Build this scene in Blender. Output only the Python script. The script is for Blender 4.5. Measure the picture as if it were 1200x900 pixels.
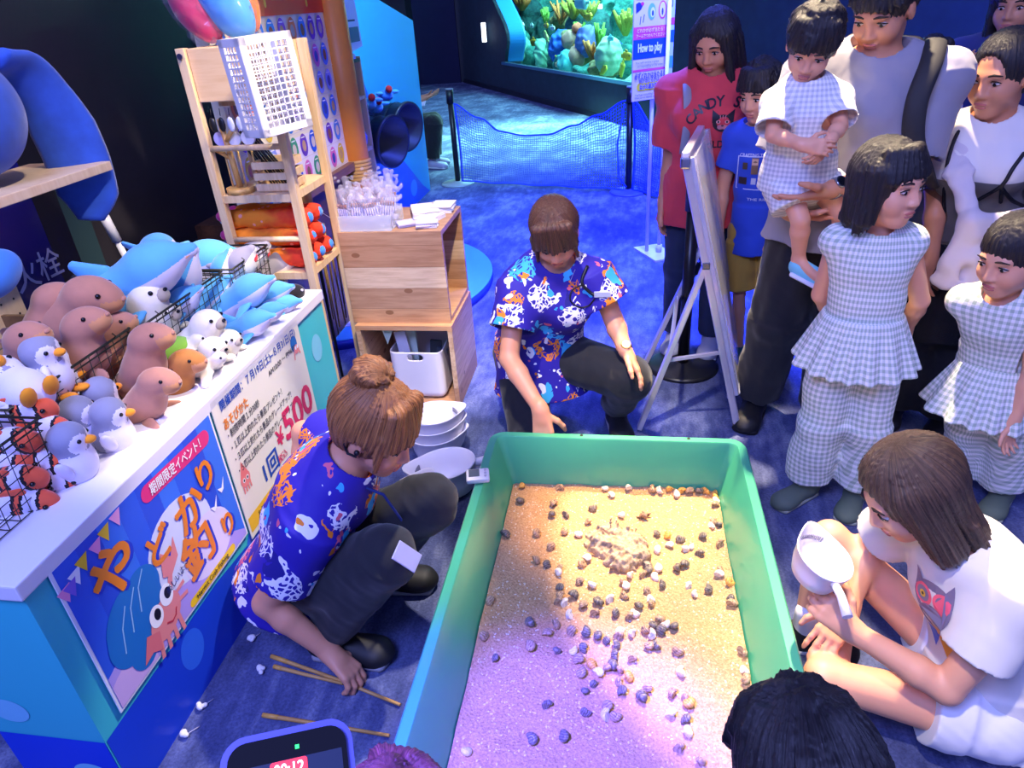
import bpy, bmesh, math, random
import numpy as np
import openvdb
from mathutils import Vector, Matrix
from mathutils.bvhtree import BVHTree

for _o in list(bpy.data.objects):
    bpy.data.objects.remove(_o)
SC = bpy.context.scene
COL = SC.collection
PI = math.pi
random.seed(7)
RNG = np.random.default_rng(7)

# ------------------------------------------------------------------ camera
CAM_Z, FPX = 1.68, 806.0
ROT = np.array([[0.98741787, 0.0192794, -0.15695301],
                [0.14610706, -0.49088404, 0.85888625],
                [-0.06048691, -0.87101157, -0.48752453]])
cam_data = bpy.data.cameras.new('camera')
cam_data.sensor_fit = 'HORIZONTAL'
cam_data.sensor_width = 36.0
cam_data.lens = FPX / 1200 * 36
cam_data.clip_start = 0.02
cam_data.clip_end = 100
cam = bpy.data.objects.new('camera', cam_data)
COL.objects.link(cam)
_M = Matrix.Identity(4)
for _i in range(3):
    _M[_i][0], _M[_i][1], _M[_i][2] = ROT[_i][0], -ROT[_i][1], -ROT[_i][2]
_M[2][3] = CAM_Z
cam.matrix_world = _M
SC.camera = cam

# surveying helpers: where a sight line meets a level, an upright plane ...
def ray(px, py):
    return ROT @ np.array([px - 600.0, py - 450.0, FPX])
def G(px, py, z=0.0):
    v = ray(px, py); p = v * (z - CAM_Z) / v[2]
    return Vector((p[0], p[1], z))
def AY(px, py, Y):
    v = ray(px, py); p = v * Y / v[1]
    return Vector((p[0], Y, p[2] + CAM_Z))
def AX(px, py, X):
    v = ray(px, py); p = v * X / v[0]
    return Vector((X, p[1], p[2] + CAM_Z))

# ------------------------------------------------------------------ view, world, lights
SC.view_settings.view_transform = 'Standard'
SC.view_settings.look = 'None'
SC.view_settings.gamma = 1.0
SC.view_settings.use_curve_mapping = False
SC.view_settings.exposure = 0.75
try:
    SC.cycles.use_denoising = True
    SC.cycles.max_bounces = 6
    SC.cycles.transparent_max_bounces = 12
    SC.cycles.sample_clamp_indirect = 4
except Exception:
    pass
world = bpy.data.worlds.new('world'); SC.world = world
world.use_nodes = True
world.node_tree.nodes['Background'].inputs[0].default_value = (0.17, 0.20, 0.62, 1)
world.node_tree.nodes['Background'].inputs[1].default_value = 0.80

def spot(name, loc, target, power, color, deg, blend=0.3, radius=0.06):
    d = bpy.data.lights.new(name, 'SPOT'); d.energy = power; d.color = color
    d.spot_size = math.radians(deg); d.spot_blend = blend; d.shadow_soft_size = radius
    o = bpy.data.objects.new(name, d); COL.objects.link(o); o.location = loc
    o.rotation_euler = (Vector(target) - Vector(loc)).to_track_quat('-Z', 'Y').to_euler()
    return o
def area(name, loc, target, power, color, sx, sy):
    d = bpy.data.lights.new(name, 'AREA'); d.energy = power; d.color = color
    d.shape = 'RECTANGLE'; d.size = sx; d.size_y = sy
    o = bpy.data.objects.new(name, d); COL.objects.link(o); o.location = loc
    o.rotation_euler = (Vector(target) - Vector(loc)).to_track_quat('-Z', 'Y').to_euler()
    return o
WARM, WHITE, BLUE, VIOLET = (1, .62, .22), (1, .88, .74), (.06, .10, 1), (.50, .36, 1)
spot('spot_main', (.40, 3.25, 3.9), (.70, 1.85, 0), 1200, (1, .78, .50), 26, .12)
spot('spot_tub', (.3, 2.75, 3.6), (-.02, 1.92, 0), 700, WARM, 14, .9)
spot('spot_sitter', (-.3, .3, 3.3), (.85, 1.25, .3), 190, (1, .86, .72), 23, .4)
spot('spot_staff', (.1, 2.6, 3.2), (-1.0, 1.42, .2), 330, WHITE, 21, .25)
spot('spot_kneeling', (-.35, 1.3, 3.3), (-.25, 2.6, .5), 270, WHITE, 23, .3)
spot('spot_counter', (-.2, 1.2, 3.2), (-1.4, 2.0, .8), 110, (1, .9, .84), 42, .6)
spot('spot_rack', (-.1, 2.0, 3.1), (-1.25, 2.9, .9), 260, (1, .84, .62), 44, .5)
spot('spot_visitors', (.4, .4, 3.3), (.95, 2.7, 1.2), 40, (.84, .78, 1), 52, .6)
spot('spot_violet', (-1.0, .0, 3.2), (-.14, .93, .1), 2000, (.10, .07, 1), 17, .7)
area('flood_violet', (-.9, -.6, 3.2), (-.6, 1.2, 0), 85, (.27, .33, 1), 1.2, 1.0)
spot('flood_blue', (.4, 4.2, 3.4), (.2, 4.9, 0), 2200, BLUE, 80, .8, .2)
spot('flood_blue_wall', (2.0, 3.6, 3.0), (2.6, 6.0, 1.4), 700, BLUE, 90, .8, .2)
spot('flood_cyan', (-.9, 4.6, 2.9), (-2.0, 6.2, .9), 160, (.35, .75, 1), 60, .6, .15)
spot('light_aquarium_floor', (-.9, 11.2, 3.4), (-1.2, 10.0, 0), 2600, (.34, .95, .70), 66, .9, .3)
spot('spot_wall', (-1.0, 1.7, 3.6), (-2.2, 2.2, 1.9), 60, (1, .72, .55), 46, .9, .1)
spot('flood_deep_blue', (.25, 5.7, 3.4), (.25, 5.2, 0), 2600, (.01, .02, 1), 34, .8, .2)

# ------------------------------------------------------------------ materials
def lin(c):
    if isinstance(c, str):
        c = c.lstrip('#'); c = tuple(int(c[i:i + 2], 16) / 255 for i in (0, 2, 4))
    return tuple((v / 12.92 if v <= .04045 else ((v + .055) / 1.055) ** 2.4) for v in c) + (1.0,)
class NT:
    """small helper around a material's node tree"""
    def __init__(s, name):
        s.m = bpy.data.materials.new(name); s.m.use_nodes = True
        s.t = s.m.node_tree; s.b = s.t.nodes['Principled BSDF']
    def n(s, kind, **kw):
        x = s.t.nodes.new(kind)
        for k, v in kw.items():
            if k.startswith('i_'):
                key = k[2:]
                key = int(key) if key.isdigit() else key.replace('_', ' ')
                s.set(x.inputs[key], v)
            else:
                setattr(x, k, v)
        return x
    def set(s, inp, v):
        if hasattr(v, 'is_output') or isinstance(v, bpy.types.NodeSocket):
            s.t.links.new(v, inp)
        else:
            inp.default_value = v
    def math(s, op, a, b=0.0, c=None):
        x = s.t.nodes.new('ShaderNodeMath'); x.operation = op
        s.set(x.inputs[0], a); s.set(x.inputs[1], b)
        if c is not None: s.set(x.inputs[2], c)
        return x.outputs[0]
    def mix(s, f, a, b, mode='MIX'):
        x = s.t.nodes.new('ShaderNodeMix'); x.data_type = 'RGBA'; x.blend_type = mode
        s.set(x.inputs[0], f); s.set(x.inputs[6], a); s.set(x.inputs[7], b)
        return x.outputs[2]
    def coord(s, which='Object'):
        return s.t.nodes.new('ShaderNodeTexCoord').outputs[which]
    def noise(s, vec, scale, detail=3, rough=.5):
        x = s.n('ShaderNodeTexNoise'); s.set(x.inputs['Vector'], vec)
        x.inputs['Scale'].default_value = scale; x.inputs['Detail'].default_value = detail
        x.inputs['Roughness'].default_value = rough
        return x.outputs['Fac']
    def ramp(s, fac, stops, interp='LINEAR'):
        x = s.t.nodes.new('ShaderNodeValToRGB'); s.set(x.inputs[0], fac); cr = x.color_ramp
        cr.interpolation = interp
        while len(cr.elements) < len(stops): cr.elements.new(.5)
        for e, (p, c) in zip(cr.elements, stops): e.position = p; e.color = c
        return x.outputs[0]
    def mapping(s, vec, scale=(1, 1, 1), rot=(0, 0, 0)):
        x = s.t.nodes.new('ShaderNodeMapping'); s.set(x.inputs[0], vec)
        x.inputs['Scale'].default_value = scale; x.inputs['Rotation'].default_value = rot
        return x.outputs[0]
    def bump(s, h, strength=.3, dist=.002):
        x = s.t.nodes.new('ShaderNodeBump'); s.set(x.inputs['Height'], h)
        x.inputs['Strength'].default_value = strength; x.inputs['Distance'].default_value = dist
        s.t.links.new(x.outputs[0], s.b.inputs['Normal'])
    def out(s, color=None, rough=None, **kw):
        if color is not None: s.set(s.b.inputs['Base Color'], color)
        if rough is not None: s.set(s.b.inputs['Roughness'], rough)
        for k, v in kw.items(): s.set(s.b.inputs[k.replace('_', ' ')], v)
        return s.m
_MC = {}
def flat(name, c, rough=.5, var=.06, scale=30, bump=0.0, bdist=.001, **kw):
    """plain surface with a little noise in its colour"""
    key = (name, str(c), rough)
    if key in _MC: return _MC[key]
    t = NT(name); c = lin(c)
    f = t.noise(t.coord(), scale, 4)
    lo = tuple(v * (1 - var) for v in c[:3]) + (1,); hi = tuple(min(1, v * (1 + var)) for v in c[:3]) + (1,)
    if bump: t.bump(f, bump, bdist)
    _MC[key] = t.out(t.mix(f, lo, hi), rough, **kw)
    return _MC[key]
def glow(name, c, strength=1.0):
    t = NT(name); return t.out(lin(c), .6, Emission_Color=lin(c), Emission_Strength=strength)
def plush_mat(name, c, var=.13):
    t = NT(name); c = lin(c); co = t.coord()
    f = t.noise(co, 22, 4); g = t.noise(co, 700, 2)
    lo = tuple(v * (1 - var) for v in c[:3]) + (1,); hi = tuple(min(1, v * (1 + var)) for v in c[:3]) + (1,)
    t.bump(g, .5, .0015)
    return t.out(t.mix(f, lo, hi), .9, Sheen_Weight=.4, Sheen_Roughness=.4)
def wood_mat(name, c1, c2, axis=0, scale=1.0, rough=.45):
    t = NT(name); co = t.coord()
    sc = [14 * scale] * 3; sc[axis] = 1.1 * scale
    v = t.mapping(co, tuple(sc))
    f = t.noise(v, 3.0, 6, .65)
    col = t.ramp(f, [(.3, lin(c1)), (.55, lin(c2)), (.75, lin(c1))])
    t.bump(f, .12, .001)
    return t.out(col, rough)
def plank_mat(name, tones, axis_across=2, width=.1, axis_along=0, rough=.45):
    """boards of differing tone with grain and knots"""
    t = NT(name); co = t.coord()
    sep = t.n('ShaderNodeSeparateXYZ'); t.set(sep.inputs[0], co)
    k = t.math('FLOOR', t.math('DIVIDE', sep.outputs[axis_across], width))
    wn = t.n('ShaderNodeTexWhiteNoise', noise_dimensions='1D'); t.set(wn.inputs['W'], k)
    sc = [26] * 3; sc[axis_along] = 2.2
    f = t.noise(t.mapping(co, tuple(sc)), 2.2, 6, .65)
    base = t.ramp(wn.outputs['Value'], [(0, lin(tones[0])), (.3, lin(tones[1])), (.6, lin(tones[2])), (1, lin(tones[1]))])
    g = t.ramp(f, [(.32, (.62, .5, .42, 1)), (.6, (1, 1, 1, 1))])
    col = t.mix(.75, base, g, 'MULTIPLY')
    ksc = [9] * 3; ksc[axis_along] = 5
    vo = t.n('ShaderNodeTexVoronoi'); t.set(vo.inputs['Vector'], t.mapping(co, tuple(ksc))); vo.inputs['Scale'].default_value = 1
    knot = t.math('LESS_THAN', vo.outputs['Distance'], .10)
    col = t.mix(t.math('MULTIPLY', knot, .7), col, lin('#7a4a28'))
    fr = t.math('FRACT', t.math('DIVIDE', sep.outputs[axis_across], width))
    seam = t.math('LESS_THAN', fr, .02)
    col = t.mix(t.math('MULTIPLY', seam, .5), col, lin('#5a3a22'))
    return t.out(col, rough)
def skin_mat(name, c):
    t = NT(name); c = lin(c); co = t.coord()
    f = t.noise(co, 9, 3)
    lo = (c[0] * .97, c[1] * .90, c[2] * .86, 1); hi = (min(1, c[0] * 1.04), c[1] * 1.03, c[2] * 1.02, 1)
    t.bump(t.noise(co, 260, 2), .06, .0006)
    return t.out(t.mix(f, lo, hi), .48, Subsurface_Weight=.08, Subsurface_Radius=(.010, .004, .002), Subsurface_Scale=.5)
def hair_mat(name, c1, c2, streak=11):
    t = NT(name)
    at = t.n('ShaderNodeAttribute', attribute_name='strand')
    f = t.noise(t.mapping(at.outputs['Vector'], (streak, streak, 2.2)), 3.0, 5, .7)
    t.bump(f, .75, .004)
    return t.out(t.ramp(f, [(.34, lin(c1)), (.62, lin(c2))]), .42)
def cloth_mat(name, c, var=.05, rough=.85):
    t = NT(name); c = lin(c); co = t.coord()
    f = t.noise(co, 14, 4); w = t.noise(co, 900, 2)
    lo = tuple(v * (1 - var) for v in c[:3]) + (1,); hi = tuple(min(1, v * (1 + var)) for v in c[:3]) + (1,)
    t.bump(w, .25, .0008)
    return t.out(t.mix(f, lo, hi), rough, Sheen_Weight=.15)
def gingham_mat(name, c, size=.022):
    """checks woven from white and one colour, laid out on the garment's own uv"""
    t = NT(name); uv = t.coord('UV')
    sep = t.n('ShaderNodeSeparateXYZ'); t.set(sep.inputs[0], uv)
    a = t.math('LESS_THAN', t.math('FRACT', t.math('DIVIDE', sep.outputs[0], size)), .5)
    b = t.math('LESS_THAN', t.math('FRACT', t.math('DIVIDE', sep.outputs[1], size)), .5)
    s = t.math('MULTIPLY', t.math('ADD', a, b), .5)
    t.bump(t.noise(t.coord(), 60, 4), .3, .004)
    return t.out(t.mix(s, lin('#f3f2ee'), lin(c)), .85)
def aloha_mat(name):
    """deep violet blue shirt cloth printed with coral fans, leaves and fish shapes"""
    t = NT(name); co = t.coord()
    wn = t.n('ShaderNodeTexNoise'); t.set(wn.inputs['Vector'], co); wn.inputs['Scale'].default_value = 16; wn.inputs['Detail'].default_value = 2
    off = t.n('ShaderNodeVectorMath', operation='SCALE'); t.set(off.inputs[0], wn.outputs['Color']); off.inputs['Scale'].default_value = .075
    wv = t.n('ShaderNodeVectorMath', operation='ADD'); t.set(wv.inputs[0], co); t.set(wv.inputs[1], off.outputs[0])
    col = lin('#2a1a9a')
    W, O, C, K, N = lin('#f4f0f4'), lin('#f58a1c'), lin('#3cb4ec'), lin('#e0607c'), lin('#17107a')
    def layer(col, scale, thr, stops, vec, seed):
        v = t.n('ShaderNodeTexVoronoi'); t.set(v.inputs['Vector'], t.mapping(vec, (1, 1, 1), (seed, seed * .7, seed * 1.3)))
        v.inputs['Scale'].default_value = scale; v.inputs['Randomness'].default_value = .9
        m = t.math('LESS_THAN', v.outputs['Distance'], thr)
        sp = t.n('ShaderNodeSeparateColor'); t.set(sp.inputs[0], v.outputs['Color'])
        return t.mix(m, col, t.ramp(sp.outputs[0], stops, 'CONSTANT')), v, sp
    B = lin('#2a1a9a')
    # large coral fans made of thin branches
    big, v, sp = layer(col, 9.0, .49, [(0, W), (.18, O), (.34, B), (.48, K), (.58, C), (.72, B), (.82, W), (.90, O)], wv.outputs[0], .3)
    ve = t.n('ShaderNodeTexVoronoi', feature='DISTANCE_TO_EDGE'); t.set(ve.inputs['Vector'], wv.outputs[0]); ve.inputs['Scale'].default_value = 52
    br = t.math('LESS_THAN', ve.outputs['Distance'], .16)
    col = t.mix(br, B, big)
    # leaves and blobs
    for sc, th, st, sd in ((12, .30, [(0, O), (.26, C), (.48, W), (.62, N), (.76, O), (.88, B)], 1.1),
                           (22, .27, [(0, W), (.28, C), (.42, B), (.58, O), (.74, B), (.86, K)], 2.3),
                           (46, .22, [(0, W), (.22, B)], 3.1)):
        v = t.n('ShaderNodeTexVoronoi'); t.set(v.inputs['Vector'], t.mapping(wv.outputs[0], (1, 1, .72), (sd, sd * .7, sd * 1.3)))
        v.inputs['Scale'].default_value = sc
        sp = t.n('ShaderNodeSeparateColor'); t.set(sp.inputs[0], v.outputs['Color'])
        c2 = t.ramp(sp.outputs[0], st, 'CONSTANT')
        m = t.math('LESS_THAN', v.outputs['Distance'], t.math('MULTIPLY_ADD', sp.outputs[2], .16, th - .06))
        keep = t.math('GREATER_THAN', sp.outputs[1], .22)
        col = t.mix(t.math('MULTIPLY', m, keep), col, c2)
    t.bump(t.noise(co, 30, 4), .25, .004)
    return t.out(col, .7)

# ------------------------------------------------------------------ object helpers
def link(o, parent=None):
    COL.objects.link(o)
    if parent is not None:
        o.parent = parent
        o.matrix_parent_inverse = wm(parent).inverted()      # parts are shaped where they stand
    return o
def wm(o):
    m = o.matrix_basis.copy()
    return m if o.parent is None else wm(o.parent) @ o.matrix_parent_inverse @ m
def tag(o, label=None, cat=None, group=None, kind=None):
    if label: o['label'] = label
    if cat: o['category'] = cat
    if group: o['group'] = group
    if kind: o['kind'] = kind
    return o
def empty(name, loc=(0, 0, 0), rotz=0.0, label=None, cat=None, group=None):
    o = bpy.data.objects.new(name, None); COL.objects.link(o); o.location = loc; o.rotation_euler = (0, 0, rotz)
    o.empty_display_size = .05
    return tag(o, label, cat, group)
def mesh_obj(name, verts, faces, mats, parent=None, smooth=False):
    me = bpy.data.meshes.new(name)
    me.from_pydata([tuple(v) for v in verts], [], [tuple(f) for f in faces])
    for m in (mats if isinstance(mats, (list, tuple)) else [mats]): me.materials.append(m)
    if smooth: me.shade_smooth()
    me.update()
    return link(bpy.data.objects.new(name, me), parent)
class MB:
    """collects shapes into one mesh"""
    def __init__(s): s.b = bmesh.new()
    def _mark(s, vs, mi, smooth):
        fs = set(f for v in vs for f in v.link_faces)
        for f in fs: f.material_index = mi; f.smooth = smooth
    def box(s, c, size, rot=None, mi=0, bevel=0.0):
        r = bmesh.ops.create_cube(s.b, size=1.0); vs = r['verts']
        M = Matrix.Diagonal((*size, 1)); R = rot.to_4x4() if rot else Matrix.Identity(4)
        bmesh.ops.transform(s.b, matrix=Matrix.Translation(c) @ R @ M, verts=vs)
        if bevel:
            es = list({e for v in vs for e in v.link_edges})
            q = bmesh.ops.bevel(s.b, geom=es, offset=bevel, segments=2, profile=.6, affect='EDGES')
            vs = [v for v in q['verts']] + [v for v in vs if v.is_valid]
        s._mark(vs, mi, False); return s
    def cyl(s, a, b, r, r2=None, seg=16, mi=0, cap=True, smooth=True):
        a, b = Vector(a), Vector(b); d = b - a
        q = bmesh.ops.create_cone(s.b, cap_ends=cap, segments=seg, radius1=r, radius2=r if r2 is None else r2, depth=d.length)
        M = Matrix.Translation((a + b) / 2) @ d.to_track_quat('Z', 'Y').to_matrix().to_4x4()
        bmesh.ops.transform(s.b, matrix=M, verts=q['verts'])
        s._mark(q['verts'], mi, False)
        if smooth:
            for f in set(f for v in q['verts'] for f in v.link_faces):
                if len(f.verts) == 4: f.smooth = True
        return s
    def ball(s, c, r, seg=16, mi=0, rot=None):
        r = r if isinstance(r, (tuple, list)) else (r, r, r)
        q = bmesh.ops.create_uvsphere(s.b, u_segments=seg, v_segments=max(6, seg // 2), radius=1)
        M = Matrix.Translation(c) @ (rot.to_4x4() if rot else Matrix.Identity(4)) @ Matrix.Diagonal((*r, 1))
        bmesh.ops.transform(s.b, matrix=M, verts=q['verts']); s._mark(q['verts'], mi, True); return s
    def tube(s, pts, r, seg=8, mi=0, close=False, cap=True):
        pts = [Vector(p) for p in pts]; n = len(pts); rs = r if isinstance(r, (list, tuple)) else [r] * n
        rings = []; up = None
        for i, p in enumerate(pts):
            t = (pts[(i + 1) % n] - pts[i - 1]) if close else (pts[min(i + 1, n - 1)] - pts[max(i - 1, 0)])
            t.normalize()
            if up is None: up = t.orthogonal().normalized()
            up = (up - t * up.dot(t)); up = up.normalized() if up.length > 1e-6 else t.orthogonal().normalized()
            w = t.cross(up)
            rings.append([s.b.verts.new(p + (up * math.cos(2 * PI * k / seg) + w * math.sin(2 * PI * k / seg)) * rs[i]) for k in range(seg)])
        for i in range(n if close else n - 1):
            A, B = rings[i], rings[(i + 1) % n]
            for k in range(seg):
                f = s.b.faces.new((A[k], A[(k + 1) % seg], B[(k + 1) % seg], B[k])); f.smooth = True; f.material_index = mi
        if cap and not close:
            for rr, rev in ((rings[0], True), (rings[-1], False)):
                f = s.b.faces.new(rr[::-1] if rev else rr); f.material_index = mi
        return s
    def lathe(s, prof, c=(0, 0, 0), seg=32, mi=0, rot=None, sx=1.0, sy=1.0):
        M = Matrix.Translation(c) @ (rot.to_4x4() if rot else Matrix.Identity(4)); rings = []
        for (r, z) in prof:
            if r < 1e-6: rings.append([s.b.verts.new(M @ Vector((0, 0, z)))])
            else: rings.append([s.b.verts.new(M @ Vector((r * sx * math.cos(2 * PI * k / seg), r * sy * math.sin(2 * PI * k / seg), z))) for k in range(seg)])
        for A, B in zip(rings, rings[1:]):
            for k in range(seg):
                k2 = (k + 1) % seg
                if len(A) == 1 and len(B) == 1: continue
                if len(A) == 1: vs = (A[0], B[k2], B[k])
                elif len(B) == 1: vs = (A[k], A[k2], B[0])
                else: vs = (A[k], A[k2], B[k2], B[k])
                try:
                    f = s.b.faces.new(vs); f.smooth = True; f.material_index = mi
                except ValueError: pass
        return s
    def prism(s, pts, n, t, mi=0):
        """polygon (3-D points) thickened by t along n"""
        n = Vector(n).normalized() * t
        A = [s.b.verts.new(Vector(p)) for p in pts]; B = [s.b.verts.new(Vector(p) + n) for p in pts]
        fs = [s.b.faces.new(A[::-1]), s.b.faces.new(B)]
        for i in range(len(pts)):
            j = (i + 1) % len(pts); fs.append(s.b.faces.new((A[i], A[j], B[j], B[i])))
        for f in fs: f.material_index = mi
        return s
    def build(s, name, mats, parent=None, bevel=0.0, loc=None):
        bmesh.ops.recalc_face_normals(s.b, faces=s.b.faces)
        me = bpy.data.meshes.new(name); s.b.to_mesh(me); s.b.free()
        for m in (mats if isinstance(mats, (list, tuple)) else [mats]): me.materials.append(m)
        o = link(bpy.data.objects.new(name, me), parent)
        if loc is not None: o.location = loc
        if bevel:
            bv = o.modifiers.new('edge', 'BEVEL'); bv.width = bevel; bv.segments = 2; bv.limit_method = 'ANGLE'
        return o
def children(o): return [c for c in bpy.data.objects if c.parent is o]
def dup(root, loc=None, rot=None, scale=None, label=None, group=None, kids=None):
    """a copy of a thing with copies of its parts and sub-parts (mesh data shared)"""
    def cp(o, parent):
        c = o.copy(); COL.objects.link(c); c.parent = parent
        for ch in list(o.children): cp(ch, c)
        return c
    r = cp(root, None)
    if loc is not None: r.location = loc
    if rot is not None: r.rotation_euler = rot
    if scale is not None: r.scale = (scale,) * 3 if not isinstance(scale, (tuple, list)) else scale
    if label: r['label'] = label
    if group: r['group'] = group
    return r

# ------------------------------------------------------------------ soft-body modelling: blended volumes turned into one mesh
def V(*a):
    return np.array(a[0] if len(a) == 1 else a, dtype=np.float32)
class Soft:
    def __init__(s, h): s.h = h; s.ops = []
    def _add(s, fn, lo, hi, mode, k): s.ops.append((fn, np.array(lo, float), np.array(hi, float), mode, k)); return s
    def cap(s, a, b, ra, rb=None, k=.01, mode='u', sq=None):
        """round tapered limb from a to b"""
        a, b = V(a), V(b); rb = ra if rb is None else rb; d = b - a; L2 = float(d @ d) + 1e-12
        def fn(x, y, z):
            t = np.clip(((x - a[0]) * d[0] + (y - a[1]) * d[1] + (z - a[2]) * d[2]) / L2, 0, 1)
            return np.sqrt((x - a[0] - t * d[0]) ** 2 + (y - a[1] - t * d[1]) ** 2 + (z - a[2] - t * d[2]) ** 2) - (ra + (rb - ra) * t)
        m = max(ra, rb)
        return s._add(fn, np.minimum(a, b) - m, np.maximum(a, b) + m, mode, k)
    def ell(s, c, r, R=None, k=.01, mode='u'):
        """ellipsoid; R columns are its own axes"""
        c = V(c); r = V(r); R = np.eye(3, dtype=np.float32) if R is None else np.array(R, np.float32)
        def fn(x, y, z):
            X, Y, Z = x - c[0], y - c[1], z - c[2]
            q = [X * R[0, i] + Y * R[1, i] + Z * R[2, i] for i in range(3)]
            k0 = np.sqrt((q[0] / r[0]) ** 2 + (q[1] / r[1]) ** 2 + (q[2] / r[2]) ** 2)
            k1 = np.sqrt((q[0] / r[0] ** 2) ** 2 + (q[1] / r[1] ** 2) ** 2 + (q[2] / r[2] ** 2) ** 2) + 1e-9
            return k0 * (k0 - 1) / k1
        e = np.sqrt((R ** 2) @ (r ** 2))
        return s._add(fn, c - e, c + e, mode, k)
    def bar(s, a, b, wa, wb, xdir, k=.01, mode='u', flat=False):
        """limb or torso of elliptical section: (width, depth) at a and at b, width along xdir"""
        a, b = V(a), V(b); d = b - a; L = float(np.linalg.norm(d)); ez = d / L
        ex = V(xdir); ex = ex - ez * (ex @ ez); ex /= np.linalg.norm(ex); ey = np.cross(ez, ex)
        def fn(x, y, z):
            X, Y, Z = x - a[0], y - a[1], z - a[2]
            qz = X * ez[0] + Y * ez[1] + Z * ez[2]; qx = X * ex[0] + Y * ex[1] + Z * ex[2]; qy = X * ey[0] + Y * ey[1] + Z * ey[2]
            t = np.clip(qz / L, 0, 1); w = wa[0] + (wb[0] - wa[0]) * t; dp = wa[1] + (wb[1] - wa[1]) * t
            mn = np.minimum(w, dp)
            if flat:
                rad = (np.sqrt((qx / w) ** 2 + (qy / dp) ** 2) - 1) * mn
                return np.maximum(rad, np.maximum(-qz, qz - L))
            ov = (qz - t * L)
            return (np.sqrt((qx / w) ** 2 + (qy / dp) ** 2 + (ov / mn) ** 2) - 1) * mn
        m = max(*wa, *wb)
        return s._add(fn, np.minimum(a, b) - m, np.maximum(a, b) + m, mode, k)
    def box(s, c, half, R=None, rnd=.004, k=.005, mode='u'):
        c = V(c); hb = V(half) - rnd; R = np.eye(3, dtype=np.float32) if R is None else np.array(R, np.float32)
        def fn(x, y, z):
            X, Y, Z = x - c[0], y - c[1], z - c[2]
            q = [np.abs(X * R[0, i] + Y * R[1, i] + Z * R[2, i]) - hb[i] for i in range(3)]
            out = np.sqrt(np.maximum(q[0], 0) ** 2 + np.maximum(q[1], 0) ** 2 + np.maximum(q[2], 0) ** 2)
            return out + np.minimum(np.maximum(np.maximum(q[0], q[1]), q[2]), 0) - rnd
        e = np.abs(R) @ V(half)
        return s._add(fn, c - e, c + e, mode, k)
    def cut(s, p, n):
        """keep only what lies behind the plane through p with outward normal n"""
        p = V(p); n = V(n); n = n / np.linalg.norm(n)
        return s._add(lambda x, y, z: (x - p[0]) * n[0] + (y - p[1]) * n[1] + (z - p[2]) * n[2], p, p, 'i', 0)
    def ripple(s, amp, freq, seed=0):
        r = np.random.default_rng(seed); w = [(r.normal(size=3) * freq, r.uniform(0, 6.28)) for _ in range(5)]
        def fn(x, y, z):
            a = 0
            for (q, ph) in w:
                a = a + np.sin(q[0] * x + q[1] * y + q[2] * z + ph + 1.3 * np.sin(q[1] * .6 * x + q[2] * .6 * y + q[0] * .6 * z))
            return a * (amp / 3)
        return s._add(fn, (0, 0, 0), (0, 0, 0), 'n', 0)
    def data(s, name, mats):
        h = s.h
        us = [o for o in s.ops if o[3] == 'u']
        lo = np.min([o[1] for o in us], 0) - 4 * h; hi = np.max([o[2] for o in us], 0) + 4 * h
        n = np.ceil((hi - lo) / h).astype(int) + 1
        ax = [(lo[i] + h * np.arange(n[i])).astype(np.float32) for i in range(3)]
        A = np.full(tuple(n), 1.0, np.float32)
        for fn, l, u, mode, k in s.ops:
            if mode in 'in':
                x, y, z = ax[0][:, None, None], ax[1][None, :, None], ax[2][None, None, :]
                if mode == 'i': A = np.maximum(A, fn(x, y, z).astype(np.float32))
                else:
                    near = np.abs(A) < 8 * h
                    ix = np.nonzero(near)
                    A[ix] += fn(ax[0][ix[0]], ax[1][ix[1]], ax[2][ix[2]]).astype(np.float32)
                continue
            pad = k + 3 * h
            i0 = np.clip(np.floor((l - pad - lo) / h).astype(int), 0, n); i1 = np.clip(np.ceil((u + pad - lo) / h).astype(int) + 1, 0, n)
            if np.any(i1 <= i0): continue
            sl = tuple(slice(a, b) for a, b in zip(i0, i1))
            d = fn(ax[0][sl[0]][:, None, None], ax[1][sl[1]][None, :, None], ax[2][sl[2]][None, None, :]).astype(np.float32)
            B = A[sl]
            if mode == 'u':
                if k > 0:
                    hh = np.maximum(k - np.abs(B - d), 0) / k
                    A[sl] = np.minimum(B, d) - hh * hh * (k * .25)
                else: A[sl] = np.minimum(B, d)
            else:
                if k > 0:
                    hh = np.maximum(k - np.abs(B + d), 0) / k
                    A[sl] = np.maximum(B, -d) + hh * hh * (k * .25)
                else: A[sl] = np.maximum(B, -d)
        bg = 3 * h
        np.clip(A, -bg, bg, out=A)
        A[0], A[-1], A[:, 0], A[:, -1], A[:, :, 0], A[:, :, -1] = bg, bg, bg, bg, bg, bg
        g = openvdb.FloatGrid(background=float(bg)); g.copyFromArray(A)
        P, Q = g.convertToQuads(isovalue=0.0)
        P = np.asarray(P, np.float32) * h + lo.astype(np.float32); Q = np.asarray(Q, np.int32)
        # orientation
        a, b, c = P[Q[:, 0]], P[Q[:, 1]], P[Q[:, 2]]
        if float(np.sum(a * np.cross(b, c))) < 0: Q = Q[:, ::-1]
        me = bpy.data.meshes.new(name)
        me.vertices.add(len(P)); me.vertices.foreach_set('co', P.ravel())
        me.loops.add(Q.size); me.loops.foreach_set('vertex_index', np.ascontiguousarray(Q).ravel())
        me.polygons.add(len(Q)); me.polygons.foreach_set('loop_start', np.arange(0, Q.size, 4, dtype=np.int32))
        for m in (mats if isinstance(mats, (list, tuple)) else [mats]): me.materials.append(m)
        me.update(calc_edges=True); me.shade_smooth()
        return me
    def build(s, name, mats, parent=None, loc=None):
        me = s.data(name, mats)
        o = bpy.data.objects.new(name, me); link(o, parent)
        return o
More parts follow.
